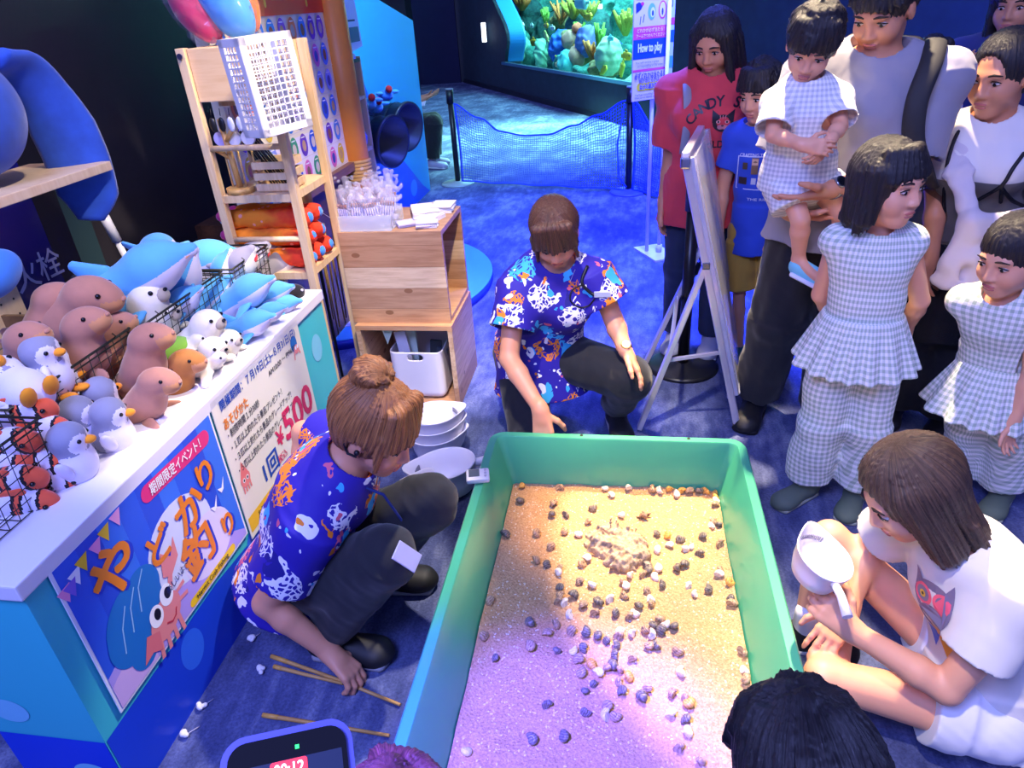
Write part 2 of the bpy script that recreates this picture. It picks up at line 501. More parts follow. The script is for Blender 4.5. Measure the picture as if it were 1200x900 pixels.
def smooth_path(pts, n=6):
    p = [Vector(q) for q in pts]; p = [p[0] * 2 - p[1]] + p + [p[-1] * 2 - p[-2]]; out = []
    for i in range(1, len(p) - 2):
        a, b, c, d = p[i - 1:i + 3]
        for q in range(n):
            t = q / n; out.append(.5 * ((2 * b) + (c - a) * t + (2 * a - 5 * b + 4 * c - d) * t ** 2 + (3 * b - a - 3 * c + d) * t ** 3))
    return out + [p[-2]]
def ribbon(pts, widths, thick, wdir, name, mat, parent=None, n=6, seg=14):
    """soft strap or fin of elliptical section swept along a smooth path"""
    P = smooth_path(pts, n); m = len(P); rings = []
    for i, p in enumerate(P):
        t = (P[min(i + 1, m - 1)] - P[max(i - 1, 0)]).normalized(); w = Vector(wdir); w = (w - t * w.dot(t)).normalized(); u = t.cross(w)
        k = i / (m - 1) * (len(widths) - 1); j = min(int(k), len(widths) - 2); wd = widths[j] + (widths[j + 1] - widths[j]) * (k - j)
        rings.append([tuple(p + w * wd * math.cos(2 * PI * q / seg) + u * thick * math.sin(2 * PI * q / seg)) for q in range(seg)])
    v = [q for r in rings for q in r]; f = [(i * seg + q, i * seg + (q + 1) % seg, (i + 1) * seg + (q + 1) % seg, (i + 1) * seg + q) for i in range(m - 1) for q in range(seg)] + [tuple(range(seg))[::-1], tuple((m - 1) * seg + q for q in range(seg))]
    return mesh_obj(name, v, f, mat, parent, True)
def verts_of(me):
    P = np.empty(len(me.vertices) * 3, np.float32); me.vertices.foreach_get('co', P); return P.reshape(-1, 3)
def paint(me, fn):
    """material slot per face from fn(face centres) -> int array"""
    P = verts_of(me); Q = np.empty(len(me.loops), np.int32); me.loops.foreach_get('vertex_index', Q)
    c = P[Q.reshape(-1, 4)].mean(1)
    me.polygons.foreach_set('material_index', fn(c).astype(np.int32)); me.update()
def wrap_uv(me, origin, front, r=.16, up=(0, 0, 1)):
    """cloth laid round an upright axis: u runs round, v runs up (metres)"""
    P = verts_of(me) - V(origin); up = V(up) / np.linalg.norm(up); f = V(front); f = f - up * (f @ up); f /= np.linalg.norm(f)
    sd = np.cross(up, f); a = np.arctan2(P @ sd, P @ f); uv = np.stack([a * r + 5, P @ up + 5], 1)
    Q = np.empty(len(me.loops), np.int32); me.loops.foreach_get('vertex_index', Q)
    L = uv[Q]
    q = L.reshape(-1, 4, 2); w = 2 * PI * r
    big = (q[:, :, 0].max(1) - q[:, :, 0].min(1)) > w / 2
    q[:, :, 0] += np.where(big[:, None] & (q[:, :, 0] < 5), w, 0)
    lay = me.uv_layers.new(name='UVMap'); lay.data.foreach_set('uv', q.reshape(-1).astype(np.float32))
def strands(me, c, up, front):
    P = verts_of(me) - V(c); up = V(up); f = V(front); f = f - up * (f @ up); f /= np.linalg.norm(f); sd = np.cross(up, f)
    a = np.arctan2(P @ sd, P @ f); at = me.attributes.new('strand', 'FLOAT_VECTOR', 'POINT')
    r = np.sqrt((P @ sd) ** 2 + (P @ f) ** 2)
    at.data.foreach_set('vector', np.stack([np.cos(a), np.sin(a), (P @ up) * 2 + r * 2], 1).astype(np.float32).ravel())
def rotz(a): return Matrix.Rotation(a, 3, 'Z')
def unit(v): v = np.array(v, float); return v / np.linalg.norm(v)

# ------------------------------------------------------------------ lettering
_TEXTS = {}
def text_mesh(body, bold=0.0, spacing=1.0):
    key = (body, bold, spacing)
    if key not in _TEXTS:
        c = bpy.data.curves.new('lettering', 'FONT'); c.body = body; c.align_x = 'CENTER'; c.align_y = 'CENTER'
        c.offset = bold; c.space_character = spacing; c.resolution_u = 3; c.fill_mode = 'FRONT' if hasattr(c, 'fill_mode') else c.fill_mode
        o = bpy.data.objects.new('lettering', c); COL.objects.link(o)
        bpy.context.view_layer.update()
        dg = bpy.context.evaluated_depsgraph_get()
        me = bpy.data.meshes.new_from_object(o.evaluated_get(dg))
        P = [v.co.copy() for v in me.vertices]; Fc = [tuple(p.vertices) for p in me.polygons]
        bpy.data.objects.remove(o); bpy.data.curves.remove(c); bpy.data.meshes.remove(me)
        _TEXTS[key] = (P, Fc)
    return _TEXTS[key]
def text(body, size, mat, parent, org, right, up, bold=.0, width=None, tilt=0.0, lift=.0015, name='lettering', spacing=1.0):
    """flat lettering centred at org in the plane of right/up; width squeezes it to a given length"""
    P, Fc = text_mesh(body, 0.0, spacing)
    r, u = Vector(right).normalized(), Vector(up).normalized(); n = r.cross(u)
    if tilt:
        r, u = r * math.cos(tilt) + u * math.sin(tilt), u * math.cos(tilt) - r * math.sin(tilt)
    xs = [p.x for p in P]; w = max(xs) - min(xs); mx = (max(xs) + min(xs)) / 2
    ys = [p.y for p in P]; my = (max(ys) + min(ys)) / 2
    sx = size if width is None else width / w
    org = Vector(org); vs = []; fs = []
    offs = [(0, 0)] if bold < .004 else [(math.cos(a * PI / 3) * bold * .8, math.sin(a * PI / 3) * bold * .8) for a in range(6)] + [(0, 0)]
    for q, (ox, oy) in enumerate(offs):                    # heavier strokes: the sheet of ink is laid down a few times
        i = len(vs)
        vs += [org + r * ((p.x - mx) * sx + ox * size) + u * ((p.y - my + oy) * size) + n * (lift + q * 6e-5) for p in P]
        fs += [tuple(i + j for j in f) for f in Fc]
    return mesh_obj(name, vs, fs, mat, parent)
class Flat:
    """flat printed shapes on a sheet, several colours in one mesh"""
    def __init__(s, org, right, up, lift=.0008):
        s.o = Vector(org); s.r = Vector(right).normalized(); s.u = Vector(up).normalized(); s.n = s.r.cross(s.u)
        s.v = []; s.f = []; s.mi = []; s.mats = []; s.z = lift; s.clip = None
    def p(s, x, y, z=0): return s.o + s.r * x + s.u * y + s.n * (s.z + z)
    def poly(s, pts, mat, z=0.0):
        if mat not in s.mats: s.mats.append(mat)
        if s.clip:
            for ax, lim, sg in ((0, s.clip[0], 1), (1, s.clip[1], 1), (0, s.clip[2], -1), (1, s.clip[3], -1)):
                out = []
                for a, b in zip(pts, pts[1:] + pts[:1]):
                    da, db = (a[ax] - lim) * sg, (b[ax] - lim) * sg
                    if da >= 0: out.append(a)
                    if da * db < 0:
                        t = da / (da - db); out.append((a[0] + (b[0] - a[0]) * t, a[1] + (b[1] - a[1]) * t))
                pts = out
                if len(pts) < 3: return s
        z += len(s.f) * 3e-5
        i = len(s.v); s.v += [s.p(x, y, z) for x, y in pts]; s.f.append(list(range(i, i + len(pts)))); s.mi.append(s.mats.index(mat)); return s
    def rect(s, x0, y0, x1, y1, mat, z=0.0): return s.poly([(x0, y0), (x1, y0), (x1, y1), (x0, y1)], mat, z)
    def ellipse(s, x, y, rx, ry, mat, z=0.0, rot=0.0, n=28, a0=0, a1=2 * PI):
        c, sn = math.cos(rot), math.sin(rot); pts = []
        for k in range(n):
            a = a0 + (a1 - a0) * k / (n if a1 - a0 > 6.2 else n - 1); ex, ey = rx * math.cos(a), ry * math.sin(a); pts.append((x + ex * c - ey * sn, y + ex * sn + ey * c))
        return s.poly(pts, mat, z)
    def pill(s, x0, y0, x1, y1, r, mat, z=0.0):
        a = math.atan2(y1 - y0, x1 - x0); pts = [(x1 + r * math.cos(a - PI / 2 + PI * k / 10), y1 + r * math.sin(a - PI / 2 + PI * k / 10)) for k in range(11)]
        pts += [(x0 + r * math.cos(a + PI / 2 + PI * k / 10), y0 + r * math.sin(a + PI / 2 + PI * k / 10)) for k in range(11)]
        return s.poly(pts, mat, z)
    def line(s, pts, w, mat, z=0.0):
        for (x0, y0), (x1, y1) in zip(pts, pts[1:]):
            L = math.hypot(x1 - x0, y1 - y0) or 1; dx, dy = (x1 - x0) / L, (y1 - y0) / L; nx, ny = -dy * w / 2, dx * w / 2; e = w * .4
            s.poly([(x0 - dx * e - nx, y0 - dy * e - ny), (x1 + dx * e - nx, y1 + dy * e - ny), (x1 + dx * e + nx, y1 + dy * e + ny), (x0 - dx * e + nx, y0 - dy * e + ny)], mat, z)
        return s
    def build(s, name, parent=None):
        o = mesh_obj(name, s.v, s.f, s.mats, parent)
        for p, m in zip(o.data.polygons, s.mi): p.material_index = m
        return o
def ink(c, rough=.4): return flat('ink ' + c, c, rough, var=.02, scale=8)

# ------------------------------------------------------------------ the setting
def carpet():
    t = NT('carpet'); co = t.coord()
    a = t.noise(t.mapping(co, (1.3, .8, 1)), 2.6, 4, .6); b = t.noise(co, 120, 4, .7); c = t.noise(t.mapping(co, (7, 2.2, 1)), 3, 4, .6)
    s = t.math('ADD', t.math('MULTIPLY', a, .65), t.math('MULTIPLY', c, .35))
    base = t.ramp(s, [(.38, lin('#384270')), (.5, lin('#566090')), (.62, lin('#8a92b6'))])
    sp = t.ramp(b, [(.35, (.45, .45, .5, 1)), (.62, (1, 1, 1, 1))])
    t.bump(b, .5, .004)
    return t.out(t.mix(.8, base, sp, 'MULTIPLY'), .95)
def quad(name, pts, mat, kind='structure', thick=0.06):
    """an upright or level slab with real thickness behind its face"""
    a, b, c = Vector(pts[0]), Vector(pts[1]), Vector(pts[2]); n = (b - a).cross(c - a).normalized()
    o = MB().prism(pts, -n, thick).build(name, mat); o['kind'] = kind
    return o
M_FLOOR = carpet()
quad('floor', [(-9, -2.5, 0), (6, -2.5, 0), (6, 20, 0), (-9, 20, 0)], M_FLOOR, thick=.1)
M_BLACK = flat('dark wall paint', '#2a2730', .55, .25, 5, bump=.15, bdist=.003)
M_NAVY = flat('navy wall paint', '#141c4c', .7, .15, 4)
M_TEAL = flat('dark teal wall paint', '#1f3340', .8, .35, 7, bump=.3, bdist=.004)
WX = -2.22
quad('wall_left', [(WX, -2.5, 0), (WX, 4.9, 0), (WX, 4.9, 4.2), (WX, -2.5, 4.2)], M_BLACK)
# aquarium wall runs away to the back left
A0, ADIR = Vector((.507, 9.563, 0)), Vector((-.478, .878, 0)).normalized()
AN = Vector((-ADIR.y, ADIR.x, 0))            # towards the visitors' side
if AN.y > 0: AN = -AN
def AW(px, py, off=0.0):
    v = Vector(ray(px, py)); p0 = A0 + AN * off
    t = (p0 - Vector((0, 0, CAM_Z))).dot(AN) / v.dot(AN)
    return Vector((0, 0, CAM_Z)) + v * t
def along(p): return (p - A0).dot(ADIR)
WIN = [AW(591.6, 74.4), AW(594, 47.5), AW(590, 28.5), AW(577, 0)]
ZS = sum(AW(x, y).z for x, y in ((594, 75), (735, 92))) / 2
def ap(s, z, off=0.0): return A0 + ADIR * s + AN * off + Vector((0, 0, z))
s_left = along(WIN[0]); s_top = along(WIN[3]); z1, z2, z3 = WIN[1].z, WIN[2].z, WIN[3].z
_k = [(s_left, ZS - .4), (s_left, ZS), (along(WIN[1]), z1), (along(WIN[2]), z2), (s_top, z3), (s_top + .55, z3 + .45), (s_top + .85, z3 + 1.0), (s_top + 1.0, z3 + 1.6)]
edge = []                                      # smooth round edge of the window opening
for i in range(1, len(_k) - 2):
    for q in range(6):
        t_ = q / 6; p = [Vector(_k[i + j]) for j in (-1, 0, 1, 2)]
        e_ = .5 * ((2 * p[1]) + (p[2] - p[0]) * t_ + (2 * p[0] - 5 * p[1] + 4 * p[2] - p[3]) * t_ ** 2 + (3 * p[1] - p[0] - 3 * p[2] + p[3]) * t_ ** 3)
        edge.append((e_.x, e_.y))
edge.append(_k[-2])
S_R = -4.2                                     # where the window ends behind the visitors
win_r = along(AW(784, 60))
outer = [(14, 0), (14, 5), (s_top + .75, 5)]
mb = MB()
pl = [(14, 0), (14, 5), (edge[-1][0], 5)] + [(s, z) for s, z in edge[::-1]] + [(s_left, 0)]
mb.prism([ap(s, z) for s, z in pl], -AN, .35)
mb.prism([ap(s, z) for s, z in [(s_left, 0), (s_left, ZS), (win_r, ZS), (win_r, 0)]], -AN, .05)
mb.prism([ap(s, z) for s, z in [(win_r, 0), (win_r, 5), (-9, 5), (-9, 0)]], -AN, .35)
o = mb.build('wall_back', M_TEAL); o['kind'] = 'structure'
# reveal inside the window edge, blue light put into its colour
rm = flat('blue-lit reveal', '#2f9be8', .5, .05)
mb = MB()
for (sa, za), (sb, zb) in zip(edge, edge[1:]):
    mb.prism([ap(sa, za, -.10), ap(sb, zb, -.10), ap(sb - .16, zb, -.34), ap(sa - .16, za, -.34)], AN, .03)
o = mb.build('trim_1', rm); o['kind'] = 'structure'
# sill line and skirting
o = MB().prism([ap(s_left + .1, ZS - .05, .04), ap(win_r, ZS - .05, .04), ap(win_r, ZS, .04), ap(s_left + .1, ZS, .04)], -AN, .05).build('trim_2', flat('sill metal', '#3f6f8c', .35)); o['kind'] = 'structure'
o = MB().prism([ap(s_left + 3, .0, .015), ap(-6, .0, .015), ap(-6, .09, .015), ap(s_left + 3, .09, .015)], -AN, .03).build('baseboard_back', flat('skirting', '#0c1622', .5)); o['kind'] = 'structure'
# the water behind the pane, closed at the back
wt = NT('tank backing'); wco = wt.coord()
wt.out(wt.ramp(wt.noise(wco, .9, 3), [(.3, lin('#0a4a70')), (.7, lin('#1f9a9a'))]), .9)
quad('wall_tank', [ap(s_left + 9, -.2, -2.6), ap(win_r - 1.5, -.2, -2.6), ap(win_r - 1.5, 5, -2.6), ap(s_left + 9, 5, -2.6)][::1], wt.m)
quad('floor_tank', [ap(s_left + 3, ZS - .35, -.08), ap(win_r - 1.5, ZS - .35, -.08), ap(win_r - 1.5, ZS - .35, -2.6), ap(s_left + 3, ZS - .35, -2.6)], flat('tank sand', '#7fa89a', .9, .2, 6))
gl = NT('tank glass'); gl.out((.66, .93, .96, 1), .02, Transmission_Weight=1.0, IOR=1.02)  # teal tint puts the haze of the water into the glass colour
o = MB().prism([ap(s, z, -.055) for s, z in [(win_r, ZS - .02), (win_r, 5), (edge[-1][0], 5)] + edge[::-1]], -AN, .02).build('window_1', gl.m); o['kind'] = 'structure'
c = ap(s_left * .45, 3.9, -1.4)
area('light_tank', c, c - Vector((0, 0, 3)), 520, (.45, .95, .9), 6.0, 1.6).rotation_euler = (0, 0, math.atan2(ADIR.y, ADIR.x))
# far end of the corridor
quad('wall_far', [(-12, 17.6, 0), (-3.95, 17.6, 0), (-3.95, 17.6, 5), (-12, 17.6, 5)], M_NAVY)
o = MB().box((-5.0, 16.6, 2.5), (.5, .5, 5)).build('pillar', flat('pillar paint', '#0c0f22', .6)); o['kind'] = 'structure'
lp = MB().box((0, 0, 0), (.09, .05, .36), bevel=.01)
p = AY(567, 38, 15.6); o = lp.build('light_panel', glow('lit panel', '#dff0ff', 2.2), loc=p)
tag(o, 'small glowing white upright light panel at the dark far end of the corridor', 'light')
p = AY(545, 84, 16.9); p.y = 17.57
o = MB().box((0, 0, 0), (.12, .06, .24), bevel=.01).build('switch_box', flat('white plastic', '#e6e8f0', .4), loc=p)
tag(o, 'tiny white box fixed low on the dark far wall of the corridor', 'switch box')

# ------------------------------------------------------------------ tub of sand
M_TUB = flat('green tub plastic', '#4ab285', .32, .05, 12, Coat_Weight=.15)
TX0, TX1, TY0, TY1, TZ = -.478, .434, .62, 2.11, .28
SZ = .08
def rrect(x0, x1, y0, y1, z, r, n=6):
    out = []
    for cx, cy, a in ((x1 - r, y1 - r, 0), (x0 + r, y1 - r, PI / 2), (x0 + r, y0 + r, PI), (x1 - r, y0 + r, 1.5 * PI)):
        out += [(cx + r * math.cos(a + PI / 2 * k / n), cy + r * math.sin(a + PI / 2 * k / n), z) for k in range(n + 1)]
    return out
def loft(rings, cap0=True, cap1=True):
    v = []; f = []; n = len(rings[0])
    for r in rings: v += r
    for i in range(len(rings) - 1):
        for k in range(n):
            f.append((i * n + k, i * n + (k + 1) % n, (i + 1) * n + (k + 1) % n, (i + 1) * n + k))
    if cap0: f.append(tuple(range(n))[::-1])
    if cap1: f.append(tuple((len(rings) - 1) * n + k for k in range(n)))
    return v, f
rw = .03
R = [rrect(TX0 + .085, TX1 - .085, TY0 + .06, TY1 - .06, .0, .04), rrect(TX0 + .03, TX1 - .03, TY0 + .025, TY1 - .025, TZ - .035, .05),
     rrect(TX0 + .004, TX1 - .004, TY0 + .004, TY1 - .004, TZ - .035, .06), rrect(TX0, TX1, TY0, TY1, TZ - .03, .06), rrect(TX0, TX1, TY0, TY1, TZ - .006, .06), rrect(TX0 + .005, TX1 - .005, TY0 + .005, TY1 - .005, TZ, .055),
     rrect(TX0 + rw, TX1 - rw, TY0 + rw, TY1 - rw, TZ, .03), rrect(TX0 + rw + .004, TX1 - rw - .004, TY0 + rw + .004, TY1 - rw - .004, TZ - .006, .028),
     rrect(TX0 + .098, TX1 - .098, TY0 + .068, TY1 - .068, .025, .02)]
v, f = loft(R)
tub = mesh_obj('tub', v, f, M_TUB, None, True)
tub.data.set_sharp_from_angle(angle=.6)
tag(tub, 'large rectangular green plastic tub holding sand and hermit crab shells', 'tub')
mb = MB()
for x in (-.14, .24):
    mb.cyl((x, TY1 - .013, TZ - .002), (x, TY1 - .013, TZ + .0012), .006, seg=14)
mb.build('drain_hole', flat('hole shade', '#141f1c', .8), tub)
def sand_mat():
    t = NT('sand'); co = t.coord()
    a = t.noise(co, 5, 4); b = t.noise(co, 150, 5, .75)
    v = t.n('ShaderNodeTexVoronoi'); t.set(v.inputs['Vector'], co); v.inputs['Scale'].default_value = 130
    base = t.ramp(b, [(.3, lin('#a87c4e')), (.5, lin('#d8aa76')), (.7, lin('#f0cf9e'))])
    base = t.mix(t.math('MULTIPLY', a, .35), base, lin('#d49a68'))
    sp = t.n('ShaderNodeSeparateColor'); t.set(sp.inputs[0], v.outputs['Color'])
    m = t.math('MULTIPLY', t.math('LESS_THAN', v.outputs['Distance'], .34), t.math('GREATER_THAN', sp.outputs[0], .93))
    base = t.mix(m, base, lin('#f6e8cc'))
    t.bump(t.math('ADD', b, t.math('MULTIPLY', v.outputs['Distance'], .6)), .9, .006)
    return t.out(base, .95)
# sand surface with small heaps
nx, ny = 90, 150; sv = []; sf = []
k = (SZ - .025) / (TZ - .031)
x0, x1 = TX0 + .098 - k * .062, TX1 - .098 + k * .062; y0, y1 = TY0 + .068 - k * .03, TY1 - .068 + k * .03
MND = G(722, 645, SZ)
def sand_h(x, y):
    h = .006 * math.sin(9 * x + 3 * math.sin(5 * y)) * math.sin(7 * y + 2) + .004 * math.sin(31 * x + 17 * y) * math.sin(23 * y - 11 * x)
    d = min(x - x0, x1 - x, y - y0, y1 - y)
    return SZ + h + .012 * math.exp(-max(d, 0) / .03)
for j in range(ny + 1):
    for i in range(nx + 1):
        x = x0 + (x1 - x0) * i / nx; y = y0 + (y1 - y0) * j / ny
        sv.append((x, y, sand_h(x, y) + random.uniform(-.0012, .0012)))
for j in range(ny):
    for i in range(nx):
        a = j * (nx + 1) + i; sf.append((a, a + 1, a + nx + 2, a + nx + 1))
sand = mesh_obj('sand', sv, sf, sand_mat(), None, True)
tag(sand, 'pale orange coral sand spread over the floor of the green tub', 'sand', kind='stuff')
# grains stuck on the tub walls are left to the sand; coral rubble flecks
# rock mound
s = Soft(.004)
for (dx, dy, r, h) in ((0, .01, .085, .05), (-.05, 0, .05, .045), (.05, .02, .055, .05), (.02, -.05, .06, .04), (-.02, .06, .05, .055), (.07, -.03, .04, .035), (-.07, .03, .03, .03)):
    s.ell((MND.x + dx, MND.y + dy, SZ + .006), (r * .95, r * .78, h * 1.05), k=.02)
s.ell((MND.x - .005, MND.y + .01, SZ + .075), (.056, .038, .036), k=.015, mode='s')
s.ripple(.009, 75, 3); s.ripple(.0045, 190, 5)
rt = NT('mortar rock'); rco = rt.coord(); rn = rt.noise(rco, 70, 6, .75); rt.bump(rn, .9, .008)
rt.out(rt.ramp(rn, [(.3, lin('#94805f')), (.5, lin('#c4ab8a')), (.68, lin('#e2ceb0'))]), .95)
o = s.build('rock_mound', rt.m)
tag(o, 'rough grey-brown ring of rock with a hollow middle, in the middle of the sand', 'rock')

# shells of the hermit crabs
SHELLS = '''340,159,o 441,163,b 558,168,w 624,167,w 578,186,w 687,168,b 705,172,w 732,172,o 745,182,w 765,173,o 785,174,b 806,172,d 825,172,o 845,180,o 857,187,o 853,195,w 855,210,b 335,199,d 426,202,b 527,212,d 422,229,d 456,235,d 604,232,w 664,237,s 520,250,b 379,277,b 453,278,b 487,284,w 845,250,b 840,265,w 870,263,d 821,290,d 873,308,b 693,285,d 723,287,o 756,293,d 734,313,w 784,314,w 769,322,w 699,323,w 813,333,d 420,316,b 291,286,d 648,295,b 378,357,b 406,365,d 445,377,b 440,390,w 497,361,b 516,353,w 771,361,d 755,369,d 860,378,b 864,392,w 893,412,o 698,373,w 672,369,d 676,382,d 664,392,b 693,392,w 630,392,w 604,406,b 707,417,d 785,417,w 829,429,d 799,440,w 671,430,b 496,408,b 523,420,w 445,425,d 613,422,w 612,443,b 478,443,d 444,444,b 442,458,b 458,460,w 578,453,w 680,456,w 678,466,b 505,469,b 540,462,d 470,490,w 536,490,b 585,488,d 650,478,d 636,492,w 629,502,b 906,460,d 905,476,b 254,462,b 364,517,d 429,523,b 412,545,b 475,535,b 509,543,d 543,552,d 600,535,w 600,552,b 636,542,w 703,509,b 684,525,d 716,523,w 712,533,d 745,533,d 668,533,b 680,547,w 568,560,d 588,575,d 505,580,d 590,598,d 674,575,b 696,570,d 751,587,b 219,556,b 276,611,d 364,588,b 431,597,d 473,594,w 494,615,b 524,624,o 634,614,b 579,628,d 596,643,b 567,637,b 545,655,w 620,656,o 601,674,b 496,655,b 527,678,d 507,704,d 610,703,d 658,713,d 676,687,b 764,641,w 929,610,b 945,655,w 950,675,b 742,701,b 776,713,b 778,730,o 571,738,b 567,757,w 585,763,b 739,763,w 779,777,d 776,803,w 411,736,d 508,748,d 369,826,d 453,821,d 191,860,w 760,850,b 810,885,b'''
def shell_mat(name, a, b):
    t = NT(name); co = t.coord(); w = t.n('ShaderNodeTexWave'); t.set(w.inputs['Vector'], co); w.inputs['Scale'].default_value = 60; w.inputs['Distortion'].default_value = 6
    return t.out(t.mix(t.math('MULTIPLY', t.math('ADD', w.outputs['Fac'], t.noise(co, 160, 3)), .5), lin(a), lin(b)), .38)
def shell_mesh(mat, turns=2.4, r0=.0105, rise=.55, spiky=False):
    mb = MB(); pts = []; rs = []; n = 30
    for i in range(n + 1):
        q = i / n; a = q * turns * 2 * PI; g = math.exp(-2.3 * (1 - q))
        pts.append((math.cos(a) * .62 * r0 * g * 1.1, math.sin(a) * .62 * r0 * g * 1.1, (1 - g) * r0 * 2.1 * rise)); rs.append(max(.0012, r0 * .78 * g) * (1 + (.25 * math.sin(i * 2.2) if spiky else 0)))
    mb.tube(pts, rs, 10)
    if spiky:
        for i in range(9):
            a = i * .8; mb.cyl((math.cos(a) * r0 * .9, math.sin(a) * r0 * .9, 0), (math.cos(a) * r0 * 2, math.sin(a) * r0 * 2, .004), .003, .0004, 6)
    o = mb.build('hermit_crab_shell', mat); return o
KIND = {'d': ('dark grey-brown whorled snail shell', shell_mesh(shell_mat('dark shell', '#3c332c', '#9a8f84'), 2.6, .0115)),
        'w': ('rounded cream white snail shell', shell_mesh(shell_mat('white shell', '#d8cbb6', '#fbf4e6'), 1.9, .0118, .35)),
        'b': ('mottled brown whorled snail shell', shell_mesh(shell_mat('brown shell', '#7a5434', '#d6b894'), 2.4, .0112)),
        'o': ('golden orange rounded snail shell', shell_mesh(shell_mat('golden shell', '#c9862a', '#eec06a'), 2.0, .0118, .4)),
        's': ('dark spiky horned shell', shell_mesh(shell_mat('spiky shell', '#4a3830', '#b8987c'), 2.4, .011, .6, True))}
used = set()
SHP = []
for tok in SHELLS.split():
    zx, zy, kk = tok.split(','); px, py = 460 + float(zx) * .44444, 500 + float(zy) * .44444
    p = G(px, py + 2, SZ); p.x = min(max(p.x, x0 + .014), x1 - .014); p.y = min(p.y, y1 - .014)
    desc, proto = KIND[kk]
    if kk in used: o = proto.copy(); COL.objects.link(o)
    else: o = proto; used.add(kk)
    for q in SHP:                                  # neighbours touch, never sink into each other
        d = Vector((p.x - q.x, p.y - q.y)); 
        if d.length < .0165:
            if d.length < 1e-4: d = Vector((1, 0))
            d = d.normalized() * .017; p.x, p.y = q.x + d.x, q.y + d.y
    SHP.append(p)
    o.location = (p.x, p.y, sand_h(p.x, p.y) + .0075)
    o.rotation_euler = (random.uniform(-.9, .9), random.uniform(-.9, .9), random.uniform(0, 6.28)); sc = random.uniform(1.1, 1.42); o.scale = (sc,) * 3
    dm = math.hypot(p.x - MND.x, p.y - MND.y)
    if p.y > y1 - .06: zone = 'along the far wall of the tub'
    elif p.x > x1 - .07: zone = 'along the wall beside the girl with the scoop'
    elif dm < .17: zone = 'close round the rock ring'
    elif p.x < -.28 or (p.x < -.1 and p.y < 1.25): zone = 'on sand beside the crouching staff woman'
    elif p.y > 1.62: zone = 'on the sand beyond the rock ring'
    elif p.y > 1.25: zone = 'on the sand mid-tub'
    else: zone = 'on sand at the near end'
    tag(o, desc + ' ' + zone, 'shell', group=desc.replace(' shell', ' shells') + ' ' + zone)
# a scatter of coral bits, too many to count
mb = MB()
for i in range(1300):
    x = random.uniform(x0 + .01, x1 - .01); y = random.uniform(y0 + .1, y1 - .01); r = random.uniform(.0012, .0036)
    q = bmesh.ops.create_icosphere(mb.b, subdivisions=1, radius=r)
    bmesh.ops.transform(mb.b, matrix=Matrix.Translation((x, y, sand_h(x, y))) @ Matrix.Rotation(random.uniform(0, 6), 4, 'Z') @ Matrix.Diagonal((1.5, .9, .6, 1)), verts=q['verts'])
o = mb.build('coral_gravel', flat('coral bits', '#ecd6b4', .9, .25, 90))
tag(o, 'fine broken coral and gravel bits scattered over the sand in the tub', 'gravel', kind='stuff')

# ------------------------------------------------------------------ sales counter
M_WHITE = flat('white laminate', '#e9e6ee', .4, .02)
M_CYAN = flat('cyan panel print', '#3fc4cf', .45, .03, 6)
M_DEEP = flat('deep blue panel print', '#1242d8', .45, .05, 5)
M_DOT = flat('pale dot print', '#7fd0ea', .45, .03); M_DOTB = flat('blue dot print', '#2c6cf0', .45, .03)
CX, CY0, CY1, CZ, CD = -1.165, .82, 2.37, .74, .62
cnt = empty('sales_counter', (CX - .15, 1.6, 0), 0, 'white-topped cyan and blue sales counter with posters on its front and plush toys on top', 'counter')
MB().box((CX - .145, (CY0 + CY1) / 2, .35), (.285, CY1 - CY0 - .01, .70)).build('body', [M_CYAN], cnt)
MB().box((CX - CD / 2 + .006, (CY0 + CY1) / 2, CZ - .02), (CD, CY1 - CY0 + .012, .04), bevel=.004).build('counter_top', M_WHITE, cnt)
MB().box((CX - CD + .05, (CY0 + CY1) / 2, .35), (.04, CY1 - CY0 - .1, .70)).build('rear_leg', flat('black paint', '#16161c', .5), cnt)
fl = Flat((CX - .002, CY0 + .005, 0), (0, 1, 0), (0, 0, 1)); fl.clip = (0, 0, 1.54, .7)
fl.poly([(.004, .0), (1.54, .0), (1.54, .14), (1.1, .17), (.5, .235), (.004, .233)], M_DEEP)
for (x, z, r) in ((.33, .155, .062), (.72, .19, .055), (1.46, .27, .06), (1.42, .55, .055)): fl.ellipse(x, z, r * .8, r, M_DOTB if z < .22 else M_DOT, .0003)
fl.build('front_print', cnt)
fl = Flat((CX, CY0 + .0045, 0), (1, 0, 0), (0, 0, 1), lift=.001); fl.o = Vector((CX - .285, CY0 + .0045, 0))
fl.rect(.0, .0, .282, .233, M_DEEP)
for (x, z, r) in ((.07, .32, .05), (.04, .55, .05), (.2, .10, .05)): fl.ellipse(x, z, r, r * .8, M_DOT, .0003)
fl.build('end_print', cnt)

